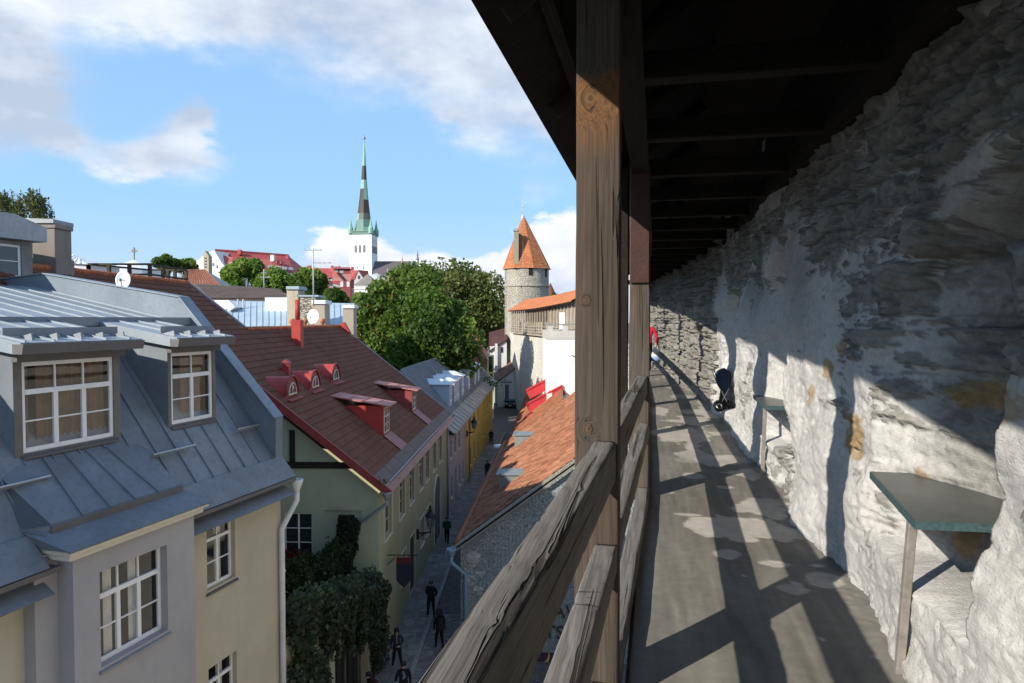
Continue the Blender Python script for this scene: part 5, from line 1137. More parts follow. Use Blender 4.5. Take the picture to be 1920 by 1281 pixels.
# ------------------------------------------------------------------ pink and yellow houses at the bend of the street
def poly_house(name, label, line, ez, rt, wall, eave_d, seed, ops_px, dorm, extra=None):
    pass
FROOF = metal_sheet('grey_corrugated_sheet', (.215, .225, .235), .5, .25, .15, .45); LICH = metal_sheet('lichen_cream_sheet', (.30, .275, .235), .7, .05, .2, .5)
PANW = render_wall('dull_pink_render', (.43, .345, .33), .25); ORA = render_wall('ochre_yellow_render', (.54, .36, .095), .3)
def bend_houses():
    L0 = [V((-4.35, 48.6, -8.0)), V((-3.62, 58, -7.75)), V((-2.82, 70, -7.4)), V((-2.05, 80, -7.05))]
    RD = [at(752, 692, 51), at(800, 676, 60), at(842, 664, 68.5), at(868, 662, 79)]
    for nm, lab, i0, i1, wm in (('pink_house', 'narrow dull pink house with corrugated grey roof next to the green house', 0, 1, PANW), ('yellow_house', 'ochre yellow house with grey dormered roof curving along the street bend', 1, 3, ORA)):
        H = thing(nm, lab, 'house', (L0[i0].x - 3, L0[i0].y + 4, -14))
        b = MB(); m = MB(); st = MB(); e = MB()
        for i in range(i0, i1):
            w = WF((L0[i] + V((-.3, 0, 0)))[:2], (L0[i + 1] + V((-.3, 0, 0)))[:2], (1, 0)); z1 = min(L0[i].z, L0[i + 1].z) - .1
            if i == 0: wins = [(1.2, 2.0, -10.2, -8.9), (3.2, 4.0, -10.2, -8.9), (5.2, 6.0, -10.2, -8.9), (1.6, 2.3, -13.2, -11.6), (3.6, 4.2, -13.9, -11.4), (5.4, 6.2, -13.2, -11.6), (7.2, 7.9, -13.2, -11.6)]
            elif i == 1: wins = [(2.4, 3.2, -10.2, -8.5), (5.2, 6.0, -10.2, -8.5), (8.4, 9.2, -10.0, -8.5), (2.6, 3.3, -13.0, -11.4), (5.4, 6.1, -13.0, -11.4), (8.5, 9.4, -13.4, -11.3)]
            else: wins = [(1.6, 2.4, -9.6, -8.1), (4.4, 5.2, -9.6, -8.1), (7.2, 8.0, -9.6, -8.1), (1.7, 2.4, -12.3, -10.8), (4.4, 5.1, -12.3, -10.8), (7.3, 8.0, -12.3, -10.8)]
            panel(b, w, 0, w.len, -14.4, z1, wins, .12)
            for o in wins: window(H, w, *o, d=-.08, cols=2, rows=1, transom=.3, tcols=2, fw=.07, frame=plain('grey_window_paint', (.42, .42, .43), .6), sill=(MATS['sill_and_surround_paint'], .05))
            # roof: lower flared strip, main slope with ribs
            a, c = L0[i], L0[i + 1]; ra, rc = RD[i], RD[i + 1]; k = .20
            ka, kc = a.lerp(ra, k) - UP*.30, c.lerp(rc, k) - UP*.30
            st.slab(a + V((.25, 0, -.12)), c + V((.25, 0, -.12)), kc, ka, .08); m.slab(ka - UP*.02, kc - UP*.02, rc, ra, .08); m.slab(ra, rc, rc + V((-5, 1, -4)), ra + V((-5, 1, -4)), .08)
            n = (c - a).cross(ra - a).normalized(); n = n if n.z > 0 else -n; q = 14 if i == 0 else 12
            for j in range(1, q*2): seam(m, ka.lerp(kc, j/q/2), ra.lerp(rc, j/q/2), n, .06, .10)
            for j in range(1, 8): seam(st, (a + V((.25, 0, -.12))).lerp(c + V((.25, 0, -.12)), j/8), ka.lerp(kc, j/8), n, .06, .05)
            e.beam(a + V((.28, 0, -.16)), c + V((.28, 0, -.16)), .12, .14)
            e.beam(a + V((-.05, 0, -.28)), c + V((-.05, 0, -.28)), .5, .08)
        b.quad(V((L0[i1].x - .3, L0[i1].y, -14.4)), V((L0[i1].x - 6, L0[i1].y + .5, -14.4)), V((L0[i1].x - 6, L0[i1].y + .5, L0[i1].z)), V((L0[i1].x - .3, L0[i1].y, L0[i1].z)))
        b.quad(V((L0[i0].x - .3, L0[i0].y, -14.4)), V((L0[i0].x - 8, L0[i0].y + .5, -14.4)), V((L0[i0].x - 8, L0[i0].y + .5, L0[i0].z)), V((L0[i0].x - .3, L0[i0].y, L0[i0].z)))
        if i0 == 0: b.poly([L0[0] + V((-.3, 0, -.2)), RD[0] - UP*.1, RD[0] + V((-5, .5, -4.2))])
        if i1 == 3:
            hp = at(928, 712, 82.5); m.slab(L0[3] + V((.1, 0, -.1)), hp, RD[3] + V((.3, 1, 0)), RD[3], .06); b.poly([L0[3] + V((-.3, 0, -.3)), RD[3] - UP*.1, RD[3] + V((-5, 1, -4))])
        b.build('wall', wm, H); m.build('roof', FROOF, H); st.build('eave_strip', LICH, H); e.build('gutter', LICH, H)
        if i0 == 0: pipe(H, [L0[1] + V((.2, -.3, -.3)), L0[1] + V((.0, -.3, -.8)), V((L0[1].x, L0[1].y - .3, -13.9))], .06, GREYZINC)
        # dormers with bright hipped sheet caps
        dl = [(.45, 0)] if i0 == 0 else [(.02, 1), (.26, 1), (.62, 1), (.02, 2), (.30, 2)]
        if i0 == 0: dl = [(.62, 0), (.88, 0)]
        for u, i in dl:
            a = L0[i].lerp(L0[i + 1], u); r_ = RD[i].lerp(RD[i + 1], u); f = a.lerp(r_, .27); o = V((1, -.08, 0)); g = (L0[i + 1] - L0[i]).normalized(); g = V((g.x, g.y, 0)).normalized()
            p0, p1 = f - g*.62, f + g*.62; h = 1.55
            b = MB(); b.quad(p0 - UP*.4, p1 - UP*.4, p1 + UP*h, p0 + UP*h); b.quad(p0 - UP*.4, p0 + UP*h, p0 + UP*h - o*2.0, p0 - o*2.0 - UP*.4); b.quad(p1 - UP*.4, p1 + UP*h, p1 + UP*h - o*2.0, p1 - o*2.0 - UP*.4); d = b.build('dormer', metal_sheet('pale_blue_dormer_sheet', (.36, .42, .48), .5, .1, .1, .2), H)
            b = MB(); t0, t1 = p0 + UP*h + o*.2 - g*.18, p1 + UP*h + o*.2 + g*.18; pk = f + UP*(h + .42) - o*.75; bk0, bk1 = t0 - o*2.4, t1 - o*2.4; pb = pk - o*1.6
            b.poly([t0, t1, pk]); b.quad(t1, bk1, pb, pk); b.quad(t0, pk, pb, bk0); b.quad(t0, bk0, bk1, t1); b.build('dormer_roof', metal_sheet('bright_white_sheet', (.58, .60, .61), .4, .2, .1, .15), d)
            w = WF(p0[:2], p1[:2], (1, 0)); window(d, w, .2, w.len - .2, f.z + .15, f.z + h - .15, d=.03, cols=2, rows=2, fw=.07)
bend_houses()
dish('grey satellite dish above the ridge of the ochre house, below the trees', 825, 657, 66, .85, 1.05, R(20), .3, .6, 'satellite dishes', (.45, .47, .5))

def antenna(label, px, y0, y1, D, bars, r=.03, group='television aerials'):
    a, c = at(px, y1, D), at(px, y0, D); t = thing('aerial_mast', label, 'aerial', tuple(a), 0, group)
    b = MB(); b.tube([a, V((a.x, a.y, c.z))], r, 6); b.build('pole', plain('pale_galvanised', (.42, .42, .42), .5), t, True)
    for x0, x1, y in bars:
        p, q = at(x0, y, D), at(x1, y, D); m = MB(); m.tube([p, q], r*.7, 5); n = max(2, int((q - p).length/.3))
        for i in range(n + 1):
            s = p.lerp(q, i/n); m.tube([s - V((0, .35, 0)), s + V((0, .35, 0))], r*.45, 4)
        m.build('crossbar', plain('pale_galvanised', (.42, .42, .42), .5), t)
antenna('two-armed aerial in front of the big rowan tree', 827, 600, 658, 65, ((820, 835, 600), (828, 846, 629), (820, 850, 640)))
antenna('thin aerial against the dark tree crown', 846, 541, 575, 84, ((843, 850, 548),), .03)
antenna('tall white aerial mast rising above the stone chimney', 588, 466, 575, 48, ((573, 602, 469), (589, 619, 493)), .045)
antenna('small aerial in front of the left-hand tree group', 495, 505, 540, 58, ((487, 505, 520), (490, 501, 512)), .035)

# ------------------------------------------------------------------ second roofs on the right, white stair tower, town wall, gallery, round tower
def right_far():
    H = thing('low_tiled_house', 'low house with brown-red tiles behind the clay roof, beside the white tower', 'house', (2, 62, -13.8))
    a, c = at(952, 822, 53), at(988, 742, 0.1 + 84); a.z = -9.6; c.z = -9.2; a.x, c.x = -.35, 1.75
    nh = V(((c - a).y, -(c - a).x, 0)).normalized(); up = (nh + UP*.78).normalized(); n = (c - a).normalized().cross(up); n = n if n.z > 0 else -n; u = (c - a).normalized(); L = (c - a).length
    P = lambda x, y, h=0: a + u*x + up*y + n*h
    b = MB(); tiled(b, P, 0, L, 0, 5.4, .30, .40, .05, .03, 21, None, .25, 2); b.build('roof_tiles', tile_mat('old_brown_tiles', (.19, .07, .04), (.33, .13, .055), (.10, .055, .04)), H)
    b = MB(); b.slab(P(0, -.1, -.02), P(L, -.1, -.02), P(L, 5.4, -.02), P(0, 5.4, -.02), .1); q = [V((p.x, p.y, -14.4)) for p in (P(0, .2), P(L, .2), P(L, 5.3), P(0, 5.3))]; t = [P(0, .2, -.1), P(L, .2, -.1), P(L, 5.3, -.1), P(0, 5.3, -.1)]
    for i in range(4): b.quad(q[i], q[(i + 1) % 4], t[(i + 1) % 4], t[i])
    b.build('wall', render_wall('grey_lime_render', (.42, .40, .36), .4), H)
    RS = plain('bright_red_sheet', (.42, .035, .04), .4, .1, 3)
    for k, (x0, y0) in enumerate(((988, 731), (988, 757), (985, 783))):
        D = 64 - k*2.2; p = at(x0, y0, D); q_ = p + V((3.2, -.6, 1.75)); b = MB(); b.beam(p, q_, .9, .16); b.beam(p - UP*.45 + V((.1, -.35, -.0)), q_ - UP*.45 + V((.1, -.35, 0)), .10, .8); b.build('red_canopy', RS, H)
    T = thing('stair_tower', 'plain whitewashed square tower with balustraded terrace on top', 'tower', (6, 64, -13))
    x0 = at(1025, 700, 61).x; b = MB(); WH = render_wall('bright_whitewash', (.70, .69, .66), .18); zt = at(1040, 636, 61).z
    b.box(x0, x0 + 7, 61, 69, -14.4, zt); b.build('shaft', WH, T)
    b = MB(); b.box(x0 - .06, x0 + 7, 60.94, 69, zt + .005, zt + .12); b.box(x0 - .03, x0 + 7, 60.97, 69, zt + .125, zt + .75); b.build('coping_course', render_wall('grey_concrete_band', (.46, .44, .40), .25), T)
    for k in range(5):
        b = MB(); xx = x0 + .1 + k*1.35; b.box(xx, xx + .45, 61, 61.3, zt + .755, zt + 1.25); b.build('balustrade_block', MATS['grey_concrete_band'], T)
    b = MB(); b.box(x0 - .1, x0 + 7, 60.95, 61.35, zt + 1.255, zt + 1.38); b.build('balustrade_rail', plain('grey_green_rail', (.20, .23, .21), .6), T)
    b = MB(); b.box(at(1049, 600, 62).x, at(1059, 600, 62).x, 62, 62.3, zt + .76, at(1053, 586, 62).z); b.build('white_pillar', plain('white_pillar_paint', (.75, .75, .73), .6), T)
    b = MB(); p = at(1078, 669, 60.9); b.tube([p, p + V((-.3, -.25, .12))], .05, 6); b.build('spout', DARKTRIM, T)
    # town wall
    wl = [(-.9, 108), (.2, 100), (6.3, 65), (7.5, 50)]
    t = NT('bright_limewashed_rubble'); f = t.noise(.35, 6, .65); br = t.vor(1.6, (1, 1, 2.6), 'DISTANCE_TO_EDGE'); g = t.noise(7, 5, .7); s = t.noise(.55, 5, .6, (1, 1, .25), (3, 1, 1))
    col = t.ramp(f, [(.3, (.52, .49, .42)), (.7, (.66, .64, .59))]); col = t.mix(t.rng(br, 0, .05, .4, 0), col, (.33, .30, .26)); col = t.mix(t.rng(g, .5, .72, 0, .5), col, (.42, .39, .33)); col = t.mix(t.rng(s, .56, .68, 0, .7), col, (.42, .36, .22))
    RUB = t.fin(t.bsdf(col, .92, 0, .1, t.bump(t.math('ADD', t.rng(br, 0, .1), t.math('MULTIPLY', g, .8)), .8, .06)))
    b = MB()
    for (xa, da), (xb, db) in zip(wl[:-1], wl[1:]): b.hexa([(xa, da, -14.5), (xb, db, -14.5), (xb + 2.2, db, -14.5), (xa + 2.2, da, -14.5), (xa, da, -1.9), (xb, db, -1.9), (xb + 2.2, db, -1.9), (xa + 2.2, da, -1.9)])
    tag(b.build('town_wall', RUB), 'tall sunlit limewashed stretch of town wall between round tower and white tower', 'town wall')
    # gallery on top of it
    GG = thing('wall_gallery', 'far wooden gallery with orange tile roof on the sunlit town wall', 'gallery', (3, 82, -1.9))
    ga = WF(wl[1], wl[2], (-1, 0)); L = ga.len
    GWD = wood_mat('sunlit_gallery_timber', 2, (.42, .37, .31), (.36, .22, .11), .4); OR = tile_mat('bright_orange_tiles', (.40, .135, .058), (.47, .19, .085), (.24, .09, .045))
    zf, ze = -1.75, 1.35
    rt = lambda x: .40*max(0, (x - L*.45)/(L*.55))**1.3            # the roof climbs towards the viewer
    b = MB(); b.wbox(ga, 0, L, -.5, .35, -1.9, zf); b.build('floor_beam', GWD, GG)
    n = 24
    for i in range(n + 1):
        s = L*i/n; b = MB(); b.wbox(ga, max(0, s - .07), s + .07, .12, .28, zf, ze + .3 + rt(s)); b.build('post', GWD, GG)
    for z in (zf + .2, zf + .55, zf + .9): b = MB(); b.wbox(ga, 0, L, .29, .35, z, z + .09); b.build('rail', GWD, GG)
    b = MB(); s = L*.66
    while s < L: b.wbox(ga, s, s + .19, .05, .09, zf + 1.0, ze + .2 + rt(s)); s += .26
    b.build('board_wall', GWD, GG)
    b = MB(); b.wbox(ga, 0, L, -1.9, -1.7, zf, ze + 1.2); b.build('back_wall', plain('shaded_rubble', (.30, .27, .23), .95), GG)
    b = MB(); k = 30
    def rf(x, y, h=0):
        return ga.P(x, ze + rt(x) + y*.62, .75 - y) + UP*h
    tiled(b, rf, -.4, L + .2, 0, 2.6, .5, .42, .05, .04, 8, None, .13, 2); b.build('roof_tiles', OR, GG)
    b = MB()
    for i in range(k):
        xa, xb = -.4 + (L + .5)*i/k, -.4 + (L + .5)*(i + 1)/k; b.hexa([rf(xa, .05, -.16), rf(xb, .05, -.16), rf(xb, 2.6, -.1), rf(xa, 2.6, -.1), rf(xa, .05, -.05), rf(xb, .05, -.05), rf(xb, 2.6, -.03), rf(xa, 2.6, -.03)])
    b.build('roof_boards', DARKWOOD, GG)
    # round tower
    TW = thing('round_tower', 'round limestone wall tower with tall pointed orange tile roof and slim chimney', 'tower', (2.4, 106, -13))
    c = at(988, 600, 106); r = 41.5/1280*106; zt = at(988, 503, 106).z
    t = NT('tower_rubble'); br = t.vor(2.2, (1, 1, 2.4), 'DISTANCE_TO_EDGE'); g = t.noise(3, 6, .7); f = t.noise(.5, 5, .6)
    col = t.ramp(f, [(.3, (.36, .335, .28)), (.7, (.47, .44, .38))]); col = t.mix(t.rng(br, 0, .09, .6, 0), col, (.20, .185, .16)); col = t.mix(t.rng(g, .48, .7, 0, .45), col, (.25, .235, .205))
    TR = t.fin(t.bsdf(col, .95, 0, .1, t.bump(t.math('ADD', t.rng(br, 0, .12), g), .9, .08)))
    b = MB(); zl = at(988, 536, 106).z; b.lathe([(r, -14.5), (r*.985, zl - .25), (r*1.03, zl - .2), (r*1.03, zl), (r*.985, zl + .05), (r*.985, zt + .3)], (c.x, c.y, 0), 40); b.box(c.x - r*1.0, c.x - r*.3, c.y - 1.2, c.y + 3, -14.5, zt + .25); b.build('shaft', TR, TW, False)
    DK = plain('dark_opening', (.012, .011, .01), .9)
    for px, y0, y1, hw in ((995, 503, 516, 3.4), (1025, 503, 518, 2), (1008, 563, 568, 2.2), (977, 534, 539, .8)):
        q = at(px, (y0 + y1)/2, 106 - r); ang = math.asin(max(-1, min(1, (q.x - c.x)/r))); wz0, wz1 = at(px, y1, 106 - r).z, at(px, y0, 106 - r).z; hwm = hw/1280*103; m = MB()
        m.hexa([(c.x + (r*kr)*math.sin(ang) + sx*hwm*math.cos(ang), c.y - (r*kr)*math.cos(ang) + sx*hwm*math.sin(ang), z) for z in (wz0, wz1) for kr, sx in ((.9, -1), (1.012, -1), (1.012, 1), (.9, 1))]); m.build('window_opening', DK, TW)
    rr = 44/1280*106; za = at(980, 404, 106).z; b = MB(); nseg = 8; ph = R(14)
    ex = c + V((-.55, 0, 0)); rs = random.Random(2); rows = 34; per = 9
    for j in range(rows):
        for sgm in range(nseg):
            for q in range(per):
                def pt(row, ang_i, lift):
                    k = max(.0, 1 - row/rows); kk = k**.97; a0, a1 = ph + 2*math.pi*sgm/nseg, ph + 2*math.pi*(sgm + 1)/nseg; f_ = ang_i/per
                    x = (math.cos(a0)*(1 - f_) + math.cos(a1)*f_); y = (math.sin(a0)*(1 - f_) + math.sin(a1)*f_); R_ = rr*1.06*kk + lift
                    return V((c.x - .55*(1 - k) + x*R_, c.y + y*R_, zt - .2 + (za - zt + .2)*row/rows))
                cc = rs.uniform(.78, 1.12); b.quad(pt(j, q, .07), pt(j, q + .92, .07), pt(j + 1, q + .92, .0), pt(j + 1, q, .0), 0, (cc, cc, cc))
    b.lathe([(rr*.2, zt), (rr, zt - .22)], (c.x, c.y, 0), 8, 0, (.6, .6, .6), None, ph); b.build('roof_tiles', OR, TW)
    b = MB(); k0 = at(980, 404, 106); b.tube([k0 - UP*.6, V((k0.x, k0.y, at(980, 376, 106).z))], [.06, .02], 6); b.ball((k0.x, k0.y, at(980, 388, 106).z), .14, 8); b.lathe([(.30, -.9), (.12, .1)], k0, 10); b.build('finial', plain('pale_finial', (.5, .45, .42), .6), TW, True)
    b = MB(); p0 = at(968, 485, 103.2); hw = 4.3/1280*103; zc = at(968, 434, 103.2).z; b.box(p0.x - hw, p0.x + hw, p0.y - hw, p0.y + 2.2, p0.z - .8, zc); ch = b.build('chimney', render_wall('grey_green_chimney', (.27, .25, .19), .4), TW)
    b = MB(); b.box(p0.x - hw - .08, p0.x + hw + .08, p0.y - hw - .08, p0.y + hw + .3, zc + .005, zc + .1); b.tube([(p0.x - hw, p0.y, zc + .1), (p0.x - hw*.8, p0.y, zc + .32), (p0.x, p0.y, zc + .42), (p0.x + hw*.8, p0.y, zc + .32), (p0.x + hw, p0.y, zc + .1)], .05, 6); b.build('chimney_cap', DARKTRIM, ch)
    # small red cone roof further along the wall, just right of the tower
    b = MB(); k0 = at(1032, 560, 150); zt2, za2 = at(1032, 557, 150).z, at(1032, 530, 150).z; t2 = thing('turret', 'distant turret with small red cone roof beside the round tower', 'tower', (k0.x, k0.y, -13)); b.lathe([(1.0, -14.5), (1.0, zt2)], (k0.x, k0.y, 0), 14); b.build('shaft', TR, t2); b = MB(); b.lathe([(1.5, zt2), (.02, za2)], (k0.x, k0.y, 0), 14, 0, (1, 1, 1)); b.build('roof', MATS['brown_red_tiles'], t2)
right_far()

# ------------------------------------------------------------------ houses at the end of the street
def box_house(name, label, cat, x0, x1, D, dep, z0, z1, wall, group=None):
    H = thing(name, label, cat, ((x0 + x1)/2, D, z0), 0, group); b = MB(); b.box(x0, x1, D, D + dep, z0, z1); b.build('wall', wall, H); return H
def street_end():
    D = 90; X = lambda px: at(px, 640, D).x; Z = lambda y: at(900, y, D).z
    H = thing('red_roofed_house', 'house with plain salmon-red sheet metal roof behind the ochre house', 'house', (X(885), D + 4, -13))
    PY = render_wall('pale_yellow_wall', (.55, .52, .36), .2); b = MB(); b.box(X(850), X(913), D, D + 8, -13.5, Z(672)); b.build('wall', PY, H)
    SR = metal_sheet('salmon_red_sheet', (.36, .115, .085), .55, .1, .12, .2); b = MB()
    e0, e1, r0, r1 = V((X(848), D - .4, Z(673))), V((X(914), D - .4, Z(673))), V((X(862), D + 3.6, Z(603))), V((X(876), D + 3.6, Z(605))); hip = V((X(914), D + 1.5, Z(650)))
    b.quad(e0, e1, r1, r0); b.poly([e1, e1 + V((0, 8, 0)), r1]); b.quad(e0, r0, r0 + V((-6, 0, 0)), e0 + V((-6, 0, 0))); n = (e1 - e0).cross(r0 - e0).normalized()
    n = n if n.z > 0 else -n
    for k in np.linspace(.1, .95, 9): seam(b, e0.lerp(e1, k), r0.lerp(r1, k) if k < .9 else r1, n, .08, .08)
    b.build('roof', SR, H); b = MB(); b.tube([r0 + V((-6, 0, .05)), r1 + V((0, 0, .05)), e1.lerp(r1, .82) + UP*.08], .16, 6, 0, (1, 1, 1)); b.build('ridge_tiles', MATS['bright_orange_tiles'], H)
    b = MB(); b.beam(e0 + V((0, .1, -.5)), e1 + V((0, .1, -.5)), .1, .9); b.build('roof_skirt', SR, H)
    # glazed lime-green bay
    G_ = thing('glazed_bay', 'lime green framed glass stair bay at the end of the ochre house', 'glass bay', (X(921), D - 1, -13)); LG = plain('lime_green_paint', (.52, .60, .26), .5); w = WF((X(915), D - 1.2), (X(926), D - 1.2), (0, -1))
    L = w.len; b = MB()
    for y0, y1 in ((666, 698), (699, 760)):
        z1, z0 = Z(y0), Z(y1); b.wbox(w, 0, .12, -.1, .05, z0, z1); b.wbox(w, L - .12, L, -.1, .05, z0, z1); b.wbox(w, .12, L - .12, -.1, .05, z1 - .12, z1); b.wbox(w, .12, L - .12, -.1, .05, z0, z0 + .12)
    b.build('frame', LG, G_); b = MB(); b.wbox(w, .12, L - .12, -.06, -.03, Z(760), Z(666)); b.build('pane', GLASS, G_); b = MB(); b.box(X(915), X(926), D - 1.1, D + .2, -13.4, Z(666)); b.build('body', PY, G_)
    D = 101; X = lambda px: at(px, 640, D).x; Z = lambda y: at(930, y, D).z
    GRW = render_wall('cool_grey_white_wall', (.50, .51, .52), .3)
    H = thing('grey_white_house', 'grey-white house with a small dark window, left of the round tower foot', 'house', (X(938), D + 3, -13)); b = MB(); wh = WF((X(918), D + 1.5), (X(950), D + 1.5), (0, -1)); wo = (wh.hit(939, 655)[0], wh.hit(944, 655)[0], wh.hit(941, 662)[1], wh.hit(941, 651)[1])
    panel(b, wh, 0, wh.len, -13.5, Z(650), [wo], .12); b.poly([wh.P(wh.len, Z(650)), wh.P(wh.len, Z(640)), wh.P(wh.len*.5, Z(650))]); b.build('wall', GRW, H); window(H, wh, *wo, d=-.08, cols=2, rows=2, fw=.06, frame=plain('dark_frame', (.05, .05, .06), .6))
    b = MB(); b.wbox(wh, wh.hit(928, 660)[0], wh.hit(933, 660)[0], 0, .5, -13.5, Z(645)); b.build('chimney_breast', GRW, H)
    b = MB(); b.slab(V((X(916), D + 1.2, Z(660))), V((X(951), D + 1.2, Z(636))), V((X(948), D + 7, Z(616))), V((X(914), D + 7, Z(625))), .15); b.build('roof', plain('dark_maroon_roof', (.06, .025, .025), .8, .3, 2), H)
    S_ = thing('shed', 'small white outbuilding with brown lean-to roof, door and signboard behind the parked car', 'shed', (X(948), D - 2, -12.6)); Dw = D - 2.2; wx = WF((at(933, 700, Dw).x, Dw), (at(965, 700, Dw).x, Dw), (0, -1)); do = (wx.hit(947, 730)[0], wx.hit(954, 730)[0], -12.8, wx.hit(950, 721)[1]); sl = lambda px, y: wx.P(wx.hit(px, y)[0], wx.hit(px, y)[1])
    b = MB(); zlow = wx.hit(934, 716)[1]; zhi = wx.hit(964, 690)[1]; panel(b, wx, 0, wx.len, -13.2, zlow, [do] if do[3] < zlow else [], .12); b.poly([wx.P(0, zlow), wx.P(wx.len, zlow), wx.P(wx.len, zhi)]); b.build('wall', render_wall('plain_white_wall', (.62, .61, .59), .25), S_)
    b = MB(); b.wbox(wx, do[0], do[1], -.1, -.05, -13, do[3]); b.build('door', plain('grey_door', (.12, .115, .12), .6), S_); b = MB(); s0, z0 = wx.hit(939, 717); s1, _ = wx.hit(959, 717); b.wbox(wx, s0, s1, .03, .06, z0 - .1, z0 + .1); b.build('signboard', plain('grey_brown_sign', (.20, .18, .17), .7), S_)
    b = MB(); b.slab(wx.P(-.3, zlow - .15, .25), wx.P(wx.len + .1, zhi + .05, .25), wx.P(wx.len - .6, zhi + .9, -4.5), wx.P(-1.4, zlow + .9, -4.5), .14); b.build('roof', plain('brown_lean_roof', (.12, .065, .045), .8, .3, 2), S_)
street_end()
def car():
    D = 97.5; c = at(957, 752, D); z0 = zs(D); t = thing('parked_car', 'dark blue-black hatchback parked facing down the street by the wall', 'car', (c.x, D, z0)); pr = plain('dark_car_paint', (.010, .012, .018), .25, .1, 3, 0, 30, .3, .6)
    prof = [(-.02, .35), (0, .62), (.08, .80), (1.0, .92), (1.65, 1.38), (2.2, 1.46), (3.2, 1.40), (3.75, .98), (3.85, .6), (3.8, .32)]
    b = MB()
    def ring(k, x): return [V((c.x + x*(1 - (.16 if z > .95 else 0)), D + y, z0 + z)) for y, z in prof]
    A, B = ring(0, -.84), ring(0, .84); m = len(prof); k = 0; b.v += [tuple(p) for p in A + B]
    for i in range(m): j = (i + 1) % m; b.f.append((i, j, m + j, m + i)); b.m.append(0); b.c.append(None)
    b.f += [tuple(range(m)), tuple(range(m, 2*m))]; b.m += [0, 0]; b.c += [None, None]; b.build('body', pr, t, False, .05)
    gl = GLASS; b = MB(); b.quad(V((c.x - .66, D + 1.03, z0 + .96)), V((c.x + .66, D + 1.03, z0 + .96)), V((c.x + .60, D + 1.60, z0 + 1.365)), V((c.x - .60, D + 1.60, z0 + 1.365))); o = b.build('windscreen', plain('sky_reflecting_glass', (.16, .19, .22), .1, .1, 2, 0, 30, .3, .8), t); 
    for v in o.data.vertices: v.co.y -= .02; v.co.z += .02
    for sx in (-1, 1):
        b = MB(); b.ball((c.x + sx*.6, D + .02, z0 + .68), .14, 10, 0, (1.2, .5, .7)); b.build('headlight', plain('headlamp_glass', (.55, .56, .58), .15), t, True)
        for y in (.72, 3.0):
            b = MB(); b.lathe([(.18, -.11), (.30, -.10), (.31, 0), (.30, .10), (.18, .11)], (c.x + sx*.74, D + y, z0 + .30), 16, 0, None, Matrix.Rotation(R(90), 3, 'Y')); w = b.build('wheel', plain('tyre_rubber', (.012, .012, .012), .8), t, True); b = MB(); b.lathe([(.17, -.02), (.17, .02)], (c.x + sx*.855, D + y, z0 + .30), 12, 0, None, Matrix.Rotation(R(90), 3, 'Y')); b.build('rim', plain('alloy_rim', (.3, .3, .31), .4, .1, 3, 0, 30, .7), w)
        b = MB(); b.ball((c.x + sx*.92, D + 1.2, z0 + .98), .10, 8, 0, (1, .5, .7)); b.build('wing_mirror', pr, t, True)
    b = MB(); b.box(c.x - .26, c.x + .26, D - .05, D - .02, z0 + .42, z0 + .53); b.build('number_plate', plain('plate_white', (.6, .6, .6), .5), t)
    b = MB(); b.box(c.x - .4, c.x + .4, D - .035, D, z0 + .58, z0 + .70); b.build('grille', BLACK, t)
car()

# ------------------------------------------------------------------ street fittings
def lantern(label, px_wall, px_lamp, y_arm, D, group='iron wall lanterns'):
    a, l = at(px_wall, y_arm, D), at(px_lamp, y_arm - 2, D - .2); t = thing('wall_lantern', label, 'street lamp', tuple(a), 0, group)
    b = MB(); b.box(a.x - .08, a.x + .04, a.y - .09, a.y + .09, a.z - .3, a.z + .2); b.beam(a, l, .05, .07); arc = [a.lerp(l, k) - UP*(.22*(1 - k)**2) for k in np.linspace(0, .8, 6)]; b.tube(arc, .025, 6)
    sp_ = [l + V((-.35 + .1*math.cos(x), 0, -.1 + .1*math.sin(x))) for x in np.linspace(0, 5, 9)]; b.tube(sp_, .018, 5); b.tube([l, l + UP*.3], .03, 6); b.build('bracket', BLACK, t)
    b = MB(); b.lathe([(.10, .28), (.13, .31), (.24, .80), (.22, .82), (.0, .82)], l, 6); b.build('lamp_glass', plain('clouded_lamp_glass', (.20, .20, .20), .25, .2, 4), t)
    b = MB(); b.lathe([(.27, .80), (.28, .85), (.15, 1.02), (.08, 1.08), (.10, 1.14), (.05, 1.20), (.07, 1.26), (.01, 1.42)], l, 8); b.build('cap', BLACK, t)
    b = MB(); 
    for k in range(6): x = 2*math.pi*k/6; b.tube([l + V((.135*math.cos(x), .135*math.sin(x), .3)), l + V((.245*math.cos(x), .245*math.sin(x), .81))], .012, 4)
    b.build('cage', BLACK, t)
lantern('black iron lantern on the yellow-green house, next to the arched gate', 784, 807, 1000, 34.4)
lantern('small black lantern on a long bracket on the pink house, near the bend', 876, 889, 812, 57)
def hanging_sign():
    a, l = at(726, 1041, 28.6), at(781, 1041, 28.2); t = thing('hanging_sign', 'dark navy pointed shop sign with deep red top on an iron bracket', 'sign', tuple(a))
    b = MB(); b.tube([a, l + UP*.0], .022, 6); b.ball(l, .04, 6); c = [a + V((.16 - .16*math.cos(x), 0, -.45 + .35*x/3)) for x in np.linspace(0, 3.1, 8)]; b.tube(c, .02, 5); b.build('bracket', BLACK, t)
    D = 28.35; P = lambda x, y: at(x, y, D); b = MB(); b.prism([P(743, 1046), P(770, 1046), P(770, 1058), P(743, 1058)], (0, .05, 0)); b.build('red_top', plain('deep_red_sign_paint', (.085, .012, .014), .6), t)
    b = MB(); b.prism([P(743, 1058.3), P(770, 1058.3), P(770, 1088), P(757, 1103), P(743, 1088)], (0, .05, 0)); b.build('board', plain('navy_sign_paint', (.014, .018, .032), .6, .3, 4), t)
    b = MB(); 
    for x in (747, 766): b.tube([P(x, 1041), P(x, 1046.5)], .012, 4)
    b.build('hanger', BLACK, t)
hanging_sign()
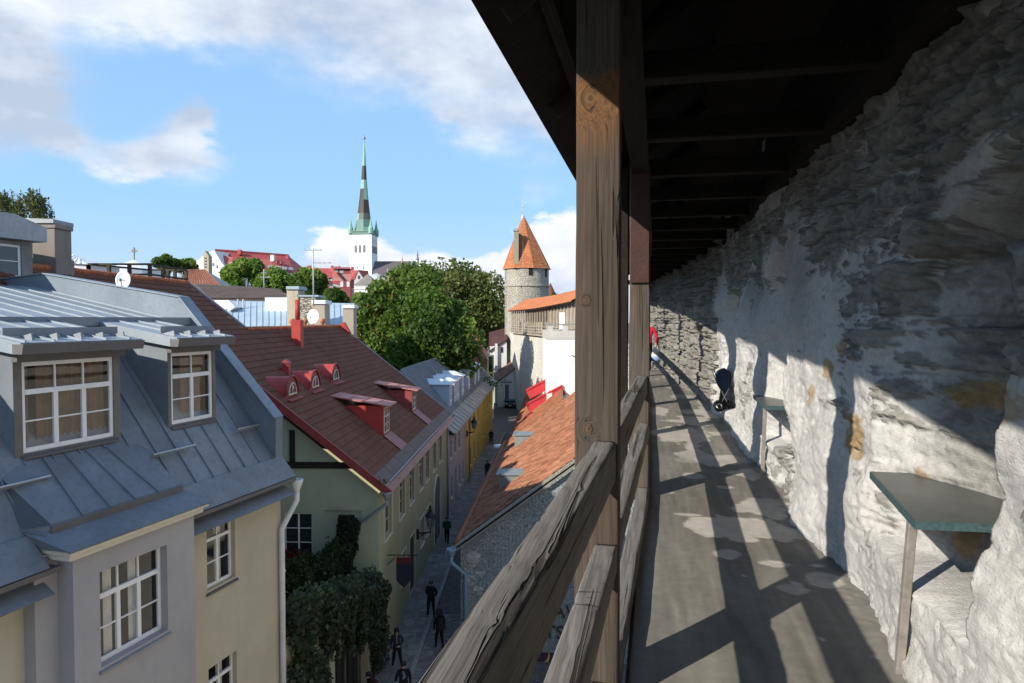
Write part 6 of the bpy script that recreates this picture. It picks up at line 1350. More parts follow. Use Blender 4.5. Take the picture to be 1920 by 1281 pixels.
def heater_lamp():
    c = at(935, 838, 52.5); t = thing('street_lamp', 'white bell-shaped street lamp on a slim pole by the tiled eave', 'street lamp', (c.x, c.y, -14)); b = MB(); b.lathe([(.10, -.95), (.14, -.5), (.20, -.22), (.40, -.1), (.42, .05), (.40, .14), (.05, .2)], c, 14); b.build('head', plain('pale_lamp_enamel', (.62, .68, .68), .4), t, True); b = MB(); b.tube([(c.x, c.y, -14.1), (c.x, c.y, c.z - .9)], .06, 8); b.build('pole', plain('grey_blue_pole', (.20, .25, .27), .5), t, True)
heater_lamp()
# ------------------------------------------------------------------ roofs and chimneys behind the green house
def slab_px(b, pts, th=.1, mi=0):                       # pts: (px, py, D) corners
    b.slab(*[at(*p) for p in pts], th, mi)
def back_roofs():
    PB = metal_sheet('pale_blue_sheet', (.37, .45, .50), .5, .15, .12, .15); WS = plain('white_sheet_metal', (.66, .68, .70), .45, .06, 3)
    H = thing('metal_roofed_house', 'house with pale blue standing seam roof behind the brown-red ridge', 'house', (-14, 55, -14))
    a, c, d, e = at(392, 628, 49), at(668, 628, 49), at(664, 569, 60), at(398, 563, 60); n = (c - a).cross(e - a).normalized(); n = n if n.z > 0 else -n
    b = MB(); b.slab(a, c, d, e, .1)
    for k in np.linspace(.02, .98, 24): seam(b, a.lerp(c, k), e.lerp(d, k), n, .035, .03)
    b.build('roof', PB, H)
    b = MB(); b.box(a.x, c.x - 3.5, 49.3, 60, -14, a.z - .1); b.prism([e, d, d + V((0, 0, -6)), e + V((0, 0, -6))], (0, .3, 0)); b.build('wall', render_wall('plain_white_wall', (.62, .61, .59), .25), H)
    b = MB(); p0, p1 = at(497, 584, 56.5), at(541, 584, 56.5); b.box(p0.x, p1.x, 56.5, 60, p0.z - .4, at(520, 558, 56.5).z); b.build('roof_upstand', WS, H)
    b = MB(); p0, p1 = at(399, 582, 57), at(428, 582, 57); b.box(p0.x, p1.x, 57, 60, p0.z - .4, at(410, 563, 57).z); q0 = at(431, 582, 57); b.prism([at(428, 563, 57), at(440, 576, 55.5), at(428, 584, 55.5)], (0, 2.5, 0)); b.build('roof_dormer', WS, H)
    for px in (446, 456): p = at(px, 574, 57); b = MB(); b.tube([p - UP*.5, at(px, 561, 57)], .07, 6); b.build('vent_pipe', plain('pale_galvanised', (.42, .42, .42), .5), H)
    # chimney stack: plastered flue, rubble block, beige flue
    D = 50.5; T = thing('chimney_stack', 'broad stack of a plastered flue, rubble stone block and beige flue with sheet caps', 'chimney', tuple(at(570, 605, D)))
    def bx(x0, x1, y0, y1, dd=1.6, o=0.0): p, q = at(x0, y1, D + o), at(x1, y0, D + o); b = MB(); b.box(p.x, q.x, D + o, D + o + dd, p.z - .6, q.z); return b
    bx(538, 559, 544, 600).build('plastered_flue', render_wall('stained_cream_plaster', (.44, .38, .28), .6), T, False, .02); b = bx(536, 561, 537, 543, 2.0, -.12); b.v = [(x, y, max(z, at(540, 543.5, D).z)) for x, y, z in b.v]; b.build('lead_cap', metal_sheet('lead_sheet', (.30, .36, .42), .5, .3), T, False, .05)
    t = NT('rubble_block'); br = t.vor(2.6, (1, 1, 2.2), 'DISTANCE_TO_EDGE'); f = t.noise(4, 5, .6); col = t.mix(t.rng(br, .02, .1), (.09, .085, .08), t.ramp(f, [(.3, (.30, .28, .22)), (.7, (.46, .43, .36))])); RB = t.fin(t.bsdf(col, .9, 0, .1, t.bump(t.rng(br, 0, .12), .8, .06)))
    bx(559.5, 592, 557, 603, 1.4, .1).build('rubble_block', RB, T); b = MB(); p, q = at(557, 556.5, D), at(597, 556.5, D); b.box(p.x, q.x, D, D + 2, p.z, p.z + .12); b.build('block_cap', metal_sheet('lead_sheet', (.30, .36, .42), .5, .3), T)
    bx(586, 609, 571, 606, 1.4, -.5).build('beige_flue', render_wall('beige_flue_plaster', (.36, .31, .25), .5), T, False, .02); b = bx(584, 610.5, 563, 570, 1.8, -.62); b.v = [(x, y, max(z, at(590, 570.8, D).z)) for x, y, z in b.v]; b.build('white_cap', WS, T, False, .04)
    D = 48.2; T = thing('end_chimney', 'beige chimney with white sheet cap and red base at the right end of the ridge', 'chimney', tuple(at(653, 620, D))); bx(643, 663, 578, 626, 1.0).build('shaft', MATS['beige_flue_plaster'], T, False, .02); b = bx(641.5, 664.5, 572, 577.5, 1.3, -.1); b.v = [(x, y, max(z, at(650, 578, D).z)) for x, y, z in b.v]; b.build('cap', WS, T)
    b = MB(); p = at(644, 620, D - .1); q = at(660, 632, D - .1); b.prism([at(638, 607, D - .1), at(645, 604, D - .1), at(655, 622, D - .1), at(655, 633, D - .1), at(642, 620, D - .1)], (0, .8, 0)); b.build('base_flashing', MATS['red_painted_sheet'], T)
    for i, (px, l) in enumerate(((604.5, 'terracotta pot on the tile ridge, right of the large dish'), (572, 'terracotta pot on the tile ridge, between red chimney and large dish'), (547.5, 'terracotta pot half hidden left of the red chimney'))):
        c_ = at(px, 611, 46.5); t = thing('chimney_pot', l, 'chimney pot', tuple(c_), 0, 'terracotta pots on the ridge'); b = MB(); b.lathe([(.10, -.25), (.10, .12), (.19, .22), (.2, .42), (.13, .5)], c_, 12); b.build('pot', plain('terracotta', (.42, .17, .10), .8, .2, 5), t, True)
    dish('large white satellite dish standing on the tile ridge by the chimney stack', 587.5, 594, 45.5, .80, 1.0, R(-8), .12, .2, 'satellite dishes')
    # brown ribbed roof and brown tile roof further back
    H = thing('ribbed_roof_house', 'long low house with dark brown ribbed roof below the pale trees', 'house', (-26, 72, -14)); b = MB(); a, c, d, e = at(392, 561, 66), at(545, 561, 66), at(522, 543, 74), at(366, 533, 74); b.slab(a, c, d, e, .12); n = (c - a).cross(e - a).normalized(); n = n if n.z > 0 else -n
    for k in np.linspace(.01, .99, 34): seam(b, a.lerp(c, k), e.lerp(d, k), n, .12, .12)
    b.build('roof', plain('brown_ribbed_sheet', (.10, .072, .060), .7, .3, .6), H); b = MB(); b.box(a.x, c.x, 66.3, 74, -14, a.z - .12); b.build('wall', MATS['grey_lime_render'], H)
    H = thing('brown_tiled_house', 'gabled house with rusty brown tiled roof left of the white monastery gable', 'house', (-36, 84, -14)); b = MB(); a, c, d, e = at(330, 540, 80), at(414, 537, 80), at(385, 506, 86), at(352, 506, 86)
    n = (c - a).cross(e - a).normalized(); n = n if n.z > 0 else -n; P = lambda u, v, h=0: a.lerp(c, u).lerp(e.lerp(d, u), v) + n*h
    tiled(b, P, 0, 1, 0, 1, .07, .075, .05, .05, 31, None, .15, 2); b.build('roof_tiles', tile_mat('rusty_tiles', (.21, .085, .055), (.28, .12, .08), (.10, .05, .04)), H); b = MB(); b.quad(a - UP*.05, c - UP*.05, d - UP*.05, e - UP*.05); b.box(a.x, c.x, 80.2, 88, -14, a.z - .1); b.poly([c, d, d + V((3, 6, -3))]); b.build('wall', MATS['grey_lime_render'], H)
    # roof terrace with weathered railing
    T = thing('roof_terrace', 'wooden roof terrace with dark weathered railing above the red tiles', 'roof terrace', tuple(at(240, 530, 36)))
    D0, D1 = 35.0, 39.0; zt, zb = at(200, 497, D0).z, at(200, 531, D0).z; OLD = plain('black_brown_old_timber', (.055, .045, .030), .85, .35, 3, .3, 20)
    A, B_, C_ = at(166, 500, D0), at(281, 500, D0), at(349, 508, D1); A.z = B_.z = C_.z = zb; fl = V((A.x + 1.0, D1, zb))
    b = MB(); b.prism([A + V((-.1, -.1, -.1)), B_ + V((.1, -.1, -.1)), C_ + V((.1, .1, -.1)), fl + V((-.1, .1, -.1))], (0, 0, .1)); b.build('deck', OLD, T)
    b = MB(); b.box(A.x + .5, B_.x - .2, D0 + .4, D1 - .3, -3, zb - .12); b.build('substructure', MATS['grey_lime_render'], T)
    for p, q, n_ in ((A, B_, 3), (B_, C_, 3), (A, fl, 1), (fl, C_, 2)):
        for k in range(n_ + (1 if q is C_ and p is B_ else 0)):
            r = p.lerp(q, k/n_); b = MB(); b.box(r.x - .075, r.x + .075, r.y - .075, r.y + .075, zb, zt); b.build('post', OLD, T)
        for z, w in ((zt + .04, .10), (zb + (zt - zb)*.48, .09), (zb + .16, .09)):
            b = MB(); b.beam(V((p.x, p.y, z)), V((q.x, q.y, z)), .06, w); b.build('rail', OLD, T)
    # white metal roof building and small domed chapel with a cross
    H = thing('white_roofed_building', 'small white building with pale ribbed hip roof behind the stone chimney', 'building', tuple(at(135, 516, 72))); D = 72; X = lambda x: at(x, 500, D).x; Z = lambda y: at(130, y, D).z
    b = MB(); b.box(X(113), X(163), D, D + 6, Z(530), Z(494)); b.build('wall', plain('pale_lavender_wall', (.50, .49, .52), .7), H)
    b = MB(); e0, e1, pk = V((X(105), D - .3, Z(492))), V((X(166), D - .3, Z(496))), V((X(98), D + 3.5, Z(471))); b.poly([e0, e1, pk]); b.poly([e1, e1 + V((0, 7, 0)), pk]); b.poly([e0, pk, e0 + V((-3, 3, 0))]); n = (e1 - e0).cross(pk - e0).normalized(); n = n if n.z > 0 else -n
    for k in (.2, .4, .6, .8): seam(b, e0.lerp(e1, k), pk.lerp(e1, k*.55), n, .1, .1)
    b.build('roof', WS, H)
    c = at(252, 497, 112); T = thing('chapel', 'low white domed chapel roof carrying a slender cross, behind the roof terrace', 'chapel', (c.x, c.y, -13)); b = MB(); r = 44/1280*112; zr = at(252, 506, 112).z; b.lathe([(r*1.02, zr - 3), (r*1.02, zr), (r*.62, at(252, 498, 112).z), (r*.2, at(252, 491, 112).z), (.2, at(252, 488, 112).z)], (c.x, c.y, 0), 16); b.build('roof', WS, T); b = MB(); b.lathe([(r*.9, -13), (r*.9, zr - 3)], (c.x, c.y, 0), 16); b.build('drum', MATS['plain_white_wall'], T)
    b = MB(); z0, z1 = at(252, 488, 112).z, at(252, 464, 112).z; b.tube([(c.x, c.y, z0), (c.x, c.y, z1)], .09, 6); zm = z0 + (z1 - z0)*.72; b.tube([(c.x - .55, c.y, zm), (c.x + .55, c.y, zm)], .09, 6); ring = [(c.x + .32*math.cos(a), c.y, zm + .32*math.sin(a)) for a in np.linspace(0, 6.283, 13)]; b.tube(ring, .05, 5); b.build('cross', plain('dull_gilt', (.22, .19, .10), .5, .1, 3, 0, 30, .5), T)
back_roofs()

# ------------------------------------------------------------------ the upper town: long white house, red-roofed houses, pavilion, church
def upper_town():
    WHT = render_wall('bright_white_wall', (.72, .71, .69), .12); RR_ = metal_sheet('red_painted_roof', (.34, .065, .055), .5, .1, .15, .2); DR = plain('dark_red_wall', (.20, .05, .05), .7, .2, .5); WP = plain('pale_window_band', (.34, .37, .40), .4, .15, 2); DKG = plain('dark_window', (.05, .06, .07), .3)
    D = 230; P = lambda x, y, o=0: at(x, y, D + o)
    H = thing('long_white_house', 'long white house with stepped gable and tall red mansard roof', 'house', tuple(P(460, 575)))
    b = MB(); b.prism([P(386, 600), P(386, 474), P(402, 470), P(404, 474), P(415, 492), P(424, 503), P(426, 600)], (3, 22, 0)); b.build('gable', WHT, H)
    b = MB(); b.prism([P(426.5, 503, 1), P(553, 512, 14), P(553, 600, 14), P(426.5, 600, 1)], (2, 18, 0)); b.build('wall', WHT, H)
    b = MB(); e0, e1, r0, r1 = P(424, 501, 0), P(549, 512, 13), P(403, 470, 8), P(541, 480, 20); b.quad(e0, e1, r1, r0); b.quad(r0, r1, r1 + V((3, 12, -6)), r0 + V((3, 12, -6))); b.poly([e1, r1, r1 + V((3, 12, -9)), e1 + V((2, 18, 0))]); b.beam(r0 + UP*.3, r1 + UP*.3, .8, .5); b.build('roof', RR_, H)
    b = MB(); b.quad(P(424, 508, -.6), P(440, 512, .6), P(437, 483, 4), P(416, 478, 4)); b.build('lower_roof', metal_sheet('light_red_roof', (.42, .115, .085), .5, .1, .1, .15), H); b = MB(); b.quad(P(482, 500, 4), P(553, 505, 12), P(528, 488, 12), P(490, 486, 8)); b.build('lower_roof', metal_sheet('light_red_roof', (.42, .115, .085), .5, .1, .1, .15), H)
    for x0, x1, y0, y1 in ((502, 513, 497, 503), (516, 526, 498.5, 504), (529, 538, 500, 505), (541, 549, 501, 506)):
        b = MB(); b.prism([P(x0, y0, 3.2), P(x1, y0 + .6, 3.8), P(x1, y1 + .6, 3.8), P(x0, y1, 3.2)], (0, .3, 0)); b.build('window', WP, H)
    for x in (434, 451): c = P(x, 497, -.2); b = MB(); b.lathe([(1.35, -.3), (1.35, .3)], c, 14, 0, None, Matrix.Rotation(R(90), 3, 'X')); d = b.build('round_dormer', RR_, H); b = MB(); b.lathe([(.95, -.02), (.95, .06)], c + V((0, -.35, 0)), 14, 0, None, Matrix.Rotation(R(90), 3, 'X')); b.build('pane', WP, d)
    for x, y0, y1, w, m in ((448, 468, 477, 3, RR_), (538, 479, 486, 2.5, RR_), (510, 478, 490, 3, WHT), (412, 474, 482, 2, RR_), (518, 489, 494, 1.5, RR_), (526, 490, 495, 1.5, RR_)): p, q = P(x - w, y1, 9), P(x + w, y0, 9); b = MB(); b.box(p.x, q.x, p.y, p.y + 1.6, p.z, q.z); b.build('chimney', m, H)
    for x, y in ((406, 497), (415, 502), (399, 493)): p = P(x - 1.2, y + 5, -.1); q = P(x + 1.2, y, -.1); b = MB(); b.box(p.x, q.x, p.y - .15, p.y + .1, p.z, q.z); b.build('gable_window', MATS['pale_window_band'], H)
    H = thing('gable_turret', 'slim white chimney turret with narrow slits, left of the long white house', 'chimney', tuple(at(386, 540, 130))); D2 = 130; p, q = at(382, 540, D2), at(391, 480, D2); b = MB(); b.box(p.x, q.x, D2, D2 + 1.5, p.z - 4, q.z); b.prism([V((p.x, D2 - .02, q.z)), V((q.x, D2 - .02, q.z)), V(((p.x + q.x)/2 - .2, D2, q.z + 1.0))], (0, 1.5, 0)); b.build('shaft', MATS['stained_cream_plaster'], H)
    for k in range(4): z = q.z - .35 - k*.55; b = MB(); b.box(p.x + .2, p.x + .65, D2 - .05, D2 + .2, z - .2, z); b.build('slit', DKG, H)
    H = thing('white_annex', 'low white annex house at the left foot of the long white house', 'house', tuple(at(375, 540, 240))); b = MB(); p, q = at(366, 560, 240), at(386, 492, 240); b.box(p.x, q.x, 240, 252, p.z, q.z); b.prism([V((p.x, 240, q.z)), V((q.x, 240, q.z)), V((q.x, 240, q.z + 3))], (0, 12, 0)); b.build('wall', WHT, H)
    # red-roofed row
    D = 255
    def rowhouse(lab, wall, wpts, roof, rpts, wins, wmat, chims=(), dd=12, name='row_house'):
        H = thing(name, lab, 'house', tuple(at(wpts[0][0] + 5, 580, D)), 0, 'red-roofed houses below the church'); b = MB(); b.prism([P2(*p) for p in wpts], (0, dd, 0)); b.build('wall', wall, H)
        for i, r in enumerate(rpts): b = MB(); b.poly([P2(*p) for p in r]); o = b.build('roof', roof, H)
        for w in wins: p, q = P2(w[0], w[3], -.15), P2(w[1], w[2], -.15); b = MB(); b.box(p.x, q.x, p.y, p.y + .3, p.z, q.z); b.build('window', wmat, H)
        for x, y0, y1, w in chims: p, q = P2(x - w, y1, 6), P2(x + w, y0, 6); b = MB(); b.box(p.x, q.x, p.y, p.y + 1.5, p.z, q.z); b.build('chimney', RR_, H)
        return H
    ro = [0.0]
    P2 = lambda x, y, o=0: at(x, y, D + o + ro[0])
    rowhouse('long red roof with many small chimneys, partly behind the middle trees', DR, [(560, 580), (560, 520), (640, 520), (640, 580)], RR_, [[(562, 521, -.5), (632, 521, -.5), (616, 503, 6), (575, 503, 6)], [(600, 522, -.8), (634, 520, -.8), (616, 503, 6), (610, 508, 4)]], [(614, 617.5, 520.5, 526), (619.5, 623, 520.5, 527), (624, 628, 520.5, 527)], plain('grey_white_window', (.50, .51, .52), .4), [(579, 498, 506, 3), (596, 503, 507, 1), (604, 504, 509, 1), (612, 503, 508, 1.2)])
    ro[0] = -6
    rowhouse('red mansard house with two round dormers and tall chimneys', DR, [(637, 590), (637, 527), (657, 527), (657, 590)], RR_, [[(622, 504, 2), (657, 504, 2), (657, 501, 6), (624, 501, 6)], [(615, 503, 1), (624, 503, 1), (637, 520, -.5), (630, 520, -.5)]], [(638, 643.5, 528, 538), (650, 655.5, 528, 538)], MATS['grey_white_window'], [(622, 498, 504, 1.5), (629, 499.5, 504, 1.5), (635, 499, 504, 1.2)])
    ro[0] = -3
    H = rowhouse('pinkish steep roof front with grey skylights beside the church tower', DR, [(624, 526), (622, 504), (657, 504), (658, 526)], metal_sheet('pink_grey_roof', (.30, .13, .12), .6, .1, .2, .3), [[(624, 527, -.6), (658, 527, -.6), (657, 503, .5), (622, 503, .5)]], [(625, 633, 505, 511), (637, 644, 507, 512), (632, 638, 516, 524), (645, 650, 517, 524)], plain('skylight_grey', (.26, .32, .34), .3), [(660, 500, 505, 2)])
    ro[0] = -10
    rowhouse('grey gabled house with red side roof right beside the pavilion', plain('pale_grey_gable', (.44, .43, .41), .8), [(664, 570), (664, 524), (671, 507), (680, 520), (680, 570)], RR_, [[(657, 524, -.2), (664.5, 524, -.2), (671, 506.5, -.2), (657, 506.5, 5)], [(671, 506, -.1), (690, 508, 4), (692, 516, 4), (681, 520, -.1)]], [(671, 674.5, 517, 523)], DKG)
    ro[0] = -5
    rowhouse('pale plinth house with balcony under the red mansard', plain('mauve_grey_wall', (.36, .32, .33), .8), [(618, 600), (618, 530), (662, 540), (662, 600)], RR_, [[(618, 530, -.3), (637, 534, -.3), (637, 528, 1), (620, 526, 1)]], [(646, 652, 544, 549)], DR)
    # pavilion
    D3 = 185; c = at(686, 560, D3); T = thing('pavilion', 'white classical pavilion with dark concave tent roof', 'pavilion', tuple(c)); hw = 20.5/1280*D3; b = MB(); zt = at(686, 536, D3).z; b.box(c.x - hw, c.x + hw, D3, D3 + 2*hw, c.z - 5, zt); b.build('wall', WHT, T); b = MB(); b.box(c.x - hw*1.06, c.x + hw*1.06, D3 - .2, D3 + 2*hw + .2, zt - .9, zt - .5); b.box(c.x - hw*1.06, c.x + hw*1.06, D3 - .2, D3 + 2*hw + .2, zt - .25, zt + .05); b.build('cornice', WHT, T)
    ph = R(45); prof = [(1.12, 535), (.95, 532), (.68, 527), (.42, 521), (.22, 516.5), (.06, 513)]; b = MB(); b.lathe([(hw*1.414*r, at(686, y, D3).z) for r, y in prof], (c.x, D3 + hw, 0), 4, 0, None, None, ph); b.build('roof', plain('grey_brown_tent_roof', (.19, .175, .155), .7, .15, .4), T)
    T = thing('dome_roof', 'pale grey ribbed dome behind the pavilion', 'dome', tuple(at(712, 545, 200))); c = at(706, 530, 200); b = MB(); b.lathe([(3.4, c.z - 6), (3.4, c.z - .5), (2.8, c.z + 1.0), (1.4, c.z + 2.2), (.2, c.z + 2.7)], (c.x, c.y, 0), 14); b.build('shell', plain('pale_lead', (.40, .41, .42), .5, .1, 1), T); c = at(731, 528, 200); t2 = thing('dome_roof', 'brownish grey dome half hidden by the rowan crown', 'dome', (c.x, c.y, c.z - 8)); b = MB(); b.lathe([(2.9, c.z - 6), (2.9, c.z - .5), (2.3, c.z + 1.2), (1.1, c.z + 2.2), (.2, c.z + 2.6)], (c.x, c.y, 0), 14); b.build('shell', MATS['grey_brown_tent_roof'], t2)
    # little spires over the nave
    for lab, x, y0, y1, w, m in (('slender copper-green turret beside the church nave', 772, 482, 517, 2.6, 'g'), ('thin grey lantern spire at the right end of the nave', 783, 466, 500, 2.4, 'k'), ('small brown and gilt spire in front of the nave roof', 754.5, 477, 512, 2.6, 'b')):
        D4 = 330 if m != 'k' else 418; c = at(x, y1, D4); k = D4/1280; H_ = (y1 - y0)*k; r = w*k; t = thing('spire', lab, 'spire', tuple(c), 0, 'small spires round the church nave'); mt = {'g': plain('verdigris', (.30, .50, .42), .7), 'k': plain('slate_spire', (.16, .16, .19), .6), 'b': plain('brown_gilt', (.34, .22, .12), .6)}[m]
        b = MB(); b.lathe([(r, -8), (r, H_*.36)], c, 8); b.build('shaft', MATS['bright_white_wall'] if m != 'g' else mt, t); b = MB(); b.lathe([(r*1.35, H_*.36), (r*1.2, H_*.42), (r*.55, H_*.55), (r*.7, H_*.60), (r*.2, H_*.8), (.03, H_*1.0)], c, 8); b.build('cap', mt, t)
    antenna('faint aerial before the church nave', 726.5, 503, 518, 150, ((724, 729, 507),), .06)
    # church
    D = 406; k = D/1280; CH = thing('church', 'tall white church tower with green and brown copper spire and dark nave roof', 'church', tuple(at(682, 575, D)))
    zt = at(682, 440, D).z; a, c, e = at(656, 520, D), at(697, 520, D - 2), at(708, 520, D + 12); f_ = a + (e - c)
    foot = [V((p.x, p.y, -14)) for p in (a, c, e, f_)]
    b = MB(); b.hexa(foot + [V((p.x, p.y, zt)) for p in foot]); b.build('tower', plain('church_white', (.80, .79, .77), .85, .06, .06), CH)
    fw = WF((a.x, a.y), (c.x, c.y), (0, -1)); sw = WF((c.x, c.y), (e.x, e.y), (1, -1)); OP = plain('bell_opening', (.16, .17, .16), .8)
    def arch(w, s, hw, z0, z1, mt, nm, d=.12):
        b = MB(); pts = [w.P(s - hw, z0, d), *[w.P(s + hw*math.cos(x), z1 - hw + hw*math.sin(x)*1.1, d) for x in np.linspace(math.pi, 0, 9)], w.P(s + hw, z0, d)]; b.prism(pts, w.n*-.2); b.build(nm, mt, CH)
    z = lambda y: at(676, y, D).z
    for x in (667, 675, 683): arch(fw, fw.hit(x, 465)[0], 2.4*k, z(474), z(460), OP, 'belfry_opening')
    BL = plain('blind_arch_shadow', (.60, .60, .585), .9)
    for x in (663.5, 673.5, 682.5): arch(fw, fw.hit(x, 450)[0], 2.4*k, z(458), z(443), BL, 'blind_arch')
    for x in (658.6, 690): arch(fw, fw.hit(x, 465)[0], 1.4*k, z(475), z(459), BL, 'blind_arch')
    for x in (669.5, 681.5): arch(fw, fw.hit(x, 502)[0], .9*k, z(505), z(499), OP, 'belfry_opening')
    for u in (.18, .40, .62, .84): arch(sw, sw.len*u, sw.len*.08, z(474), z(460), OP, 'belfry_opening'); arch(sw, sw.len*u, sw.len*.08, z(457), z(444), BL, 'blind_arch')
    m = (foot[0] + foot[2])/2
    VG = attr_mat('copper_spire', .6, .25, .35, .1, 4., .05, .3); g1, g2, bk = (.26, .45, .37), (.14, .24, .20), (.060, .048, .042)
    hw = (foot[1] - foot[0]).length/2
    b = MB(); q = lambda s, zz: [m + (p - m)*s + UP*(zz + 14) for p in foot]
    b.hexa(q(1.05, zt) + q(1.05, zt + 1.6), 0, g2); b.hexa(q(1.1, zt + 1.6) + q(1.08, zt + 2.2), 0, g2)
    prof = [(440 - 3, 22.5), (425, 18.5), (410, 14.6), (398, 12.6), (385, 10.8), (372, 9.4), (360, 8.0), (351, 7.4), (334, 5.6), (322, 4.8), (307, 4.0), (280, 2.3), (262, .8), (254, .25)]
    n = 8; ph = R(10); rs = random.Random(4)
    tipx = at(679, 254, D).x
    for (y0, r0), (y1, r1) in zip(prof[:-1], prof[1:]):
        z0, z1 = z(y0), z(y1); o0, o1 = (tipx - m.x)*(z0 - zt)/(z(254) - zt), (tipx - m.x)*(z1 - zt)/(z(254) - zt)
        for s in range(n):
            t0, t1 = ph + 2*math.pi*s/n, ph + 2*math.pi*(s + 1)/n; mid = (y0 + y1)/2; face = math.cos((t0 + t1)/2) > .1
            if mid > 416: cc = g2 if rs.random() < .55 else g1
            elif mid > 395: cc = g1 if rs.random() < .6 else (.11, .13, .11)
            elif mid > 372: cc = bk
            elif mid > 351: cc = g1 if face else bk
            elif mid > 334: cc = g1
            elif mid > 307: cc = bk
            else: cc = (.28, .46, .38)
            k0, k1 = r0*k*.92, r1*k*.92; A = [V((m.x + o + r*math.cos(t), m.y + r*math.sin(t), zz)) for o, r, t, zz in ((o0, k0, t0, z0), (o0, k0, t1, z0), (o1, k1, t1, z1), (o1, k1, t0, z1))]; b.quad(*A, 0, cc)
    b.ball((tipx, m.y, z(254)), .9, 8, 0, (1, 1, 1), (.3, .3, .25)); b.tube([(tipx, m.y, z(254)), (tipx, m.y, z(249))], .25, 5, 0, (.2, .2, .2)); b.build('spire', VG, CH)
    for p in foot:
        pp = m + (p - m)*.92; pt = V((pp.x, pp.y, zt + 1.5)); b = MB(); b.lathe([(1.55, -1), (1.5, 2.2), (.9, 3.5), (.35, 6.5), (.05, 9)], pt, 8, 0, g1); b.build('pinnacle', VG, CH)
    # nave
    DN = 400; P = lambda x, y, o=0: at(x, y, DN + o); NR = plain('dark_nave_roof', (.115, .098, .098), .75, .15, .1); b = MB(); e0, e1, r0, r1 = P(698, 518, 0), P(790, 518, 6), P(703, 490, 12), P(780, 490, 17); b.quad(e0, e1, r1, r0); b.poly([e1, r1, r1 + V((4, 14, -10))]); b.poly([e0, r0, r0 + V((0, 14, -10))]); b.quad(r0, r1, r1 + V((2, 14, -12)), r0 + V((2, 14, -12))); b.build('nave_roof', NR, CH)
    b = MB(); b.prism([P(700, 519, 1), P(790, 519, 7), P(790, 600, 7), P(700, 600, 1)], (2, 26, 0)); b.build('nave_wall', MATS['church_white'], CH); b = MB(); b.prism([P(784, 517, 14), P(800, 512, 14), P(815, 522, 14), P(815, 600, 14), P(784, 600, 14)], (2, 12, 0)); b.build('choir', NR, CH)
    # white houses past the trees, right
    H = thing('distant_white_houses', 'distant white house with brown roof between dark tree and round tower', 'house', tuple(at(935, 575, 230))); D = 230; b = MB(); b.prism([P2_(p) for p in ()] or [at(921, 600, D), at(921, 548, D), at(926, 540, D), at(931, 546, D), at(948, 546, D), at(948, 600, D)], (0, 10, 0)); b.build('wall', WHT, H); b = MB(); b.poly([at(929, 548, D - .5), at(943, 548, D - .5), at(938, 540, D + 4), at(933, 540, D + 4)]); b.build('roof', MATS['brown_ribbed_sheet'], H)
    for x, y in ((925, 553), (931, 556), (940, 556), (944, 566), (935, 566)): p = at(x, y, D - .1); b = MB(); b.box(p.x - .35, p.x + .35, p.y - .1, p.y + .1, p.z - .5, p.z + .5); b.build('window', DKG, H)
    H['label'] = 'distant white house with brown roof between dark tree and round tower'; H.name = 'white_house'
upper_town()

# ------------------------------------------------------------------ trees
def tree(name, label, c, rx, ry, rz, n, leaf, cols, zbase, clumps=26, seed=1, group=None, berries=0, rag=.30, weep=0.0, trunk=.28, cat='tree', gap=.0):
    c = V(c); rs = np.random.RandomState(seed); t = thing(name, label, cat, (c.x, c.y, zbase), 0, group)
    # clump centres over the crown's volume, mostly outwards
    d = rs.normal(size=(clumps, 3)); d /= np.linalg.norm(d, axis=1)[:, None]; d[:, 2] = np.where(d[:, 2] < -.55, -d[:, 2], d[:, 2]); rr = .45 + .45*rs.rand(clumps)[:, None]**.6; cc = d*rr
    sz = (.26 + rag*rs.rand(clumps))
    w = sz**2; idx = rs.choice(clumps, n, p=w/w.sum())
    q = rs.normal(size=(n, 3)); q /= np.linalg.norm(q, axis=1)[:, None]; q *= (rs.rand(n, 1)**.42)*sz[idx][:, None]; sub = .07*np.sin(q*17 + idx[:, None]*2.1)
    p = (cc[idx] + q*(1 + sub))
    if weep: p[:, 2] -= weep*rs.rand(n)**1.5*.8; p[:, 0] += .04*np.sin(p[:, 2]*25 + idx)
    P = p*np.array([rx, ry, rz]) + np.array(c); P[:, 2] = np.maximum(P[:, 2], zbase + .6)
    base = np.array(cols)[rs.randint(0, len(cols), clumps)][idx]*(1 + .25*(rs.rand(n, 1) - .5))
    if berries:
        m = (rs.rand(n) < berries) & (vnoise(P[:, 0]*.9, P[:, 2]*.9, 3) > .55); base[m] = np.array([.26, .12, .03])*(.7 + .6*rs.rand(m.sum(), 1))
    pts = list(zip(P, leaf*(.7 + .6*rs.rand(n)))); leaves(t, 'crown', pts, base, .30, seed, 1.5 if not weep else 2.6, None, None, .4 + weep*3)
    b = MB(); b.tube([(c.x, c.y, zbase - .2), (c.x + .1, c.y, zbase + (c.z - zbase)*.5), (c.x, c.y, c.z)], [trunk, trunk*.8, trunk*.4], 8)
    for i in range(min(clumps, 12)):
        q = V(cc[i])*.8; e = c + V((q.x*rx, q.y*ry, q.z*rz)); s = V((c.x, c.y, zbase + (c.z - zbase)*rs.uniform(.45, .95))); b.tube([s, s.lerp(e, .5) + UP*.3, e], [trunk*.35, trunk*.22, trunk*.08], 5)
    b.build('trunk', BARK, t, True)
    return t
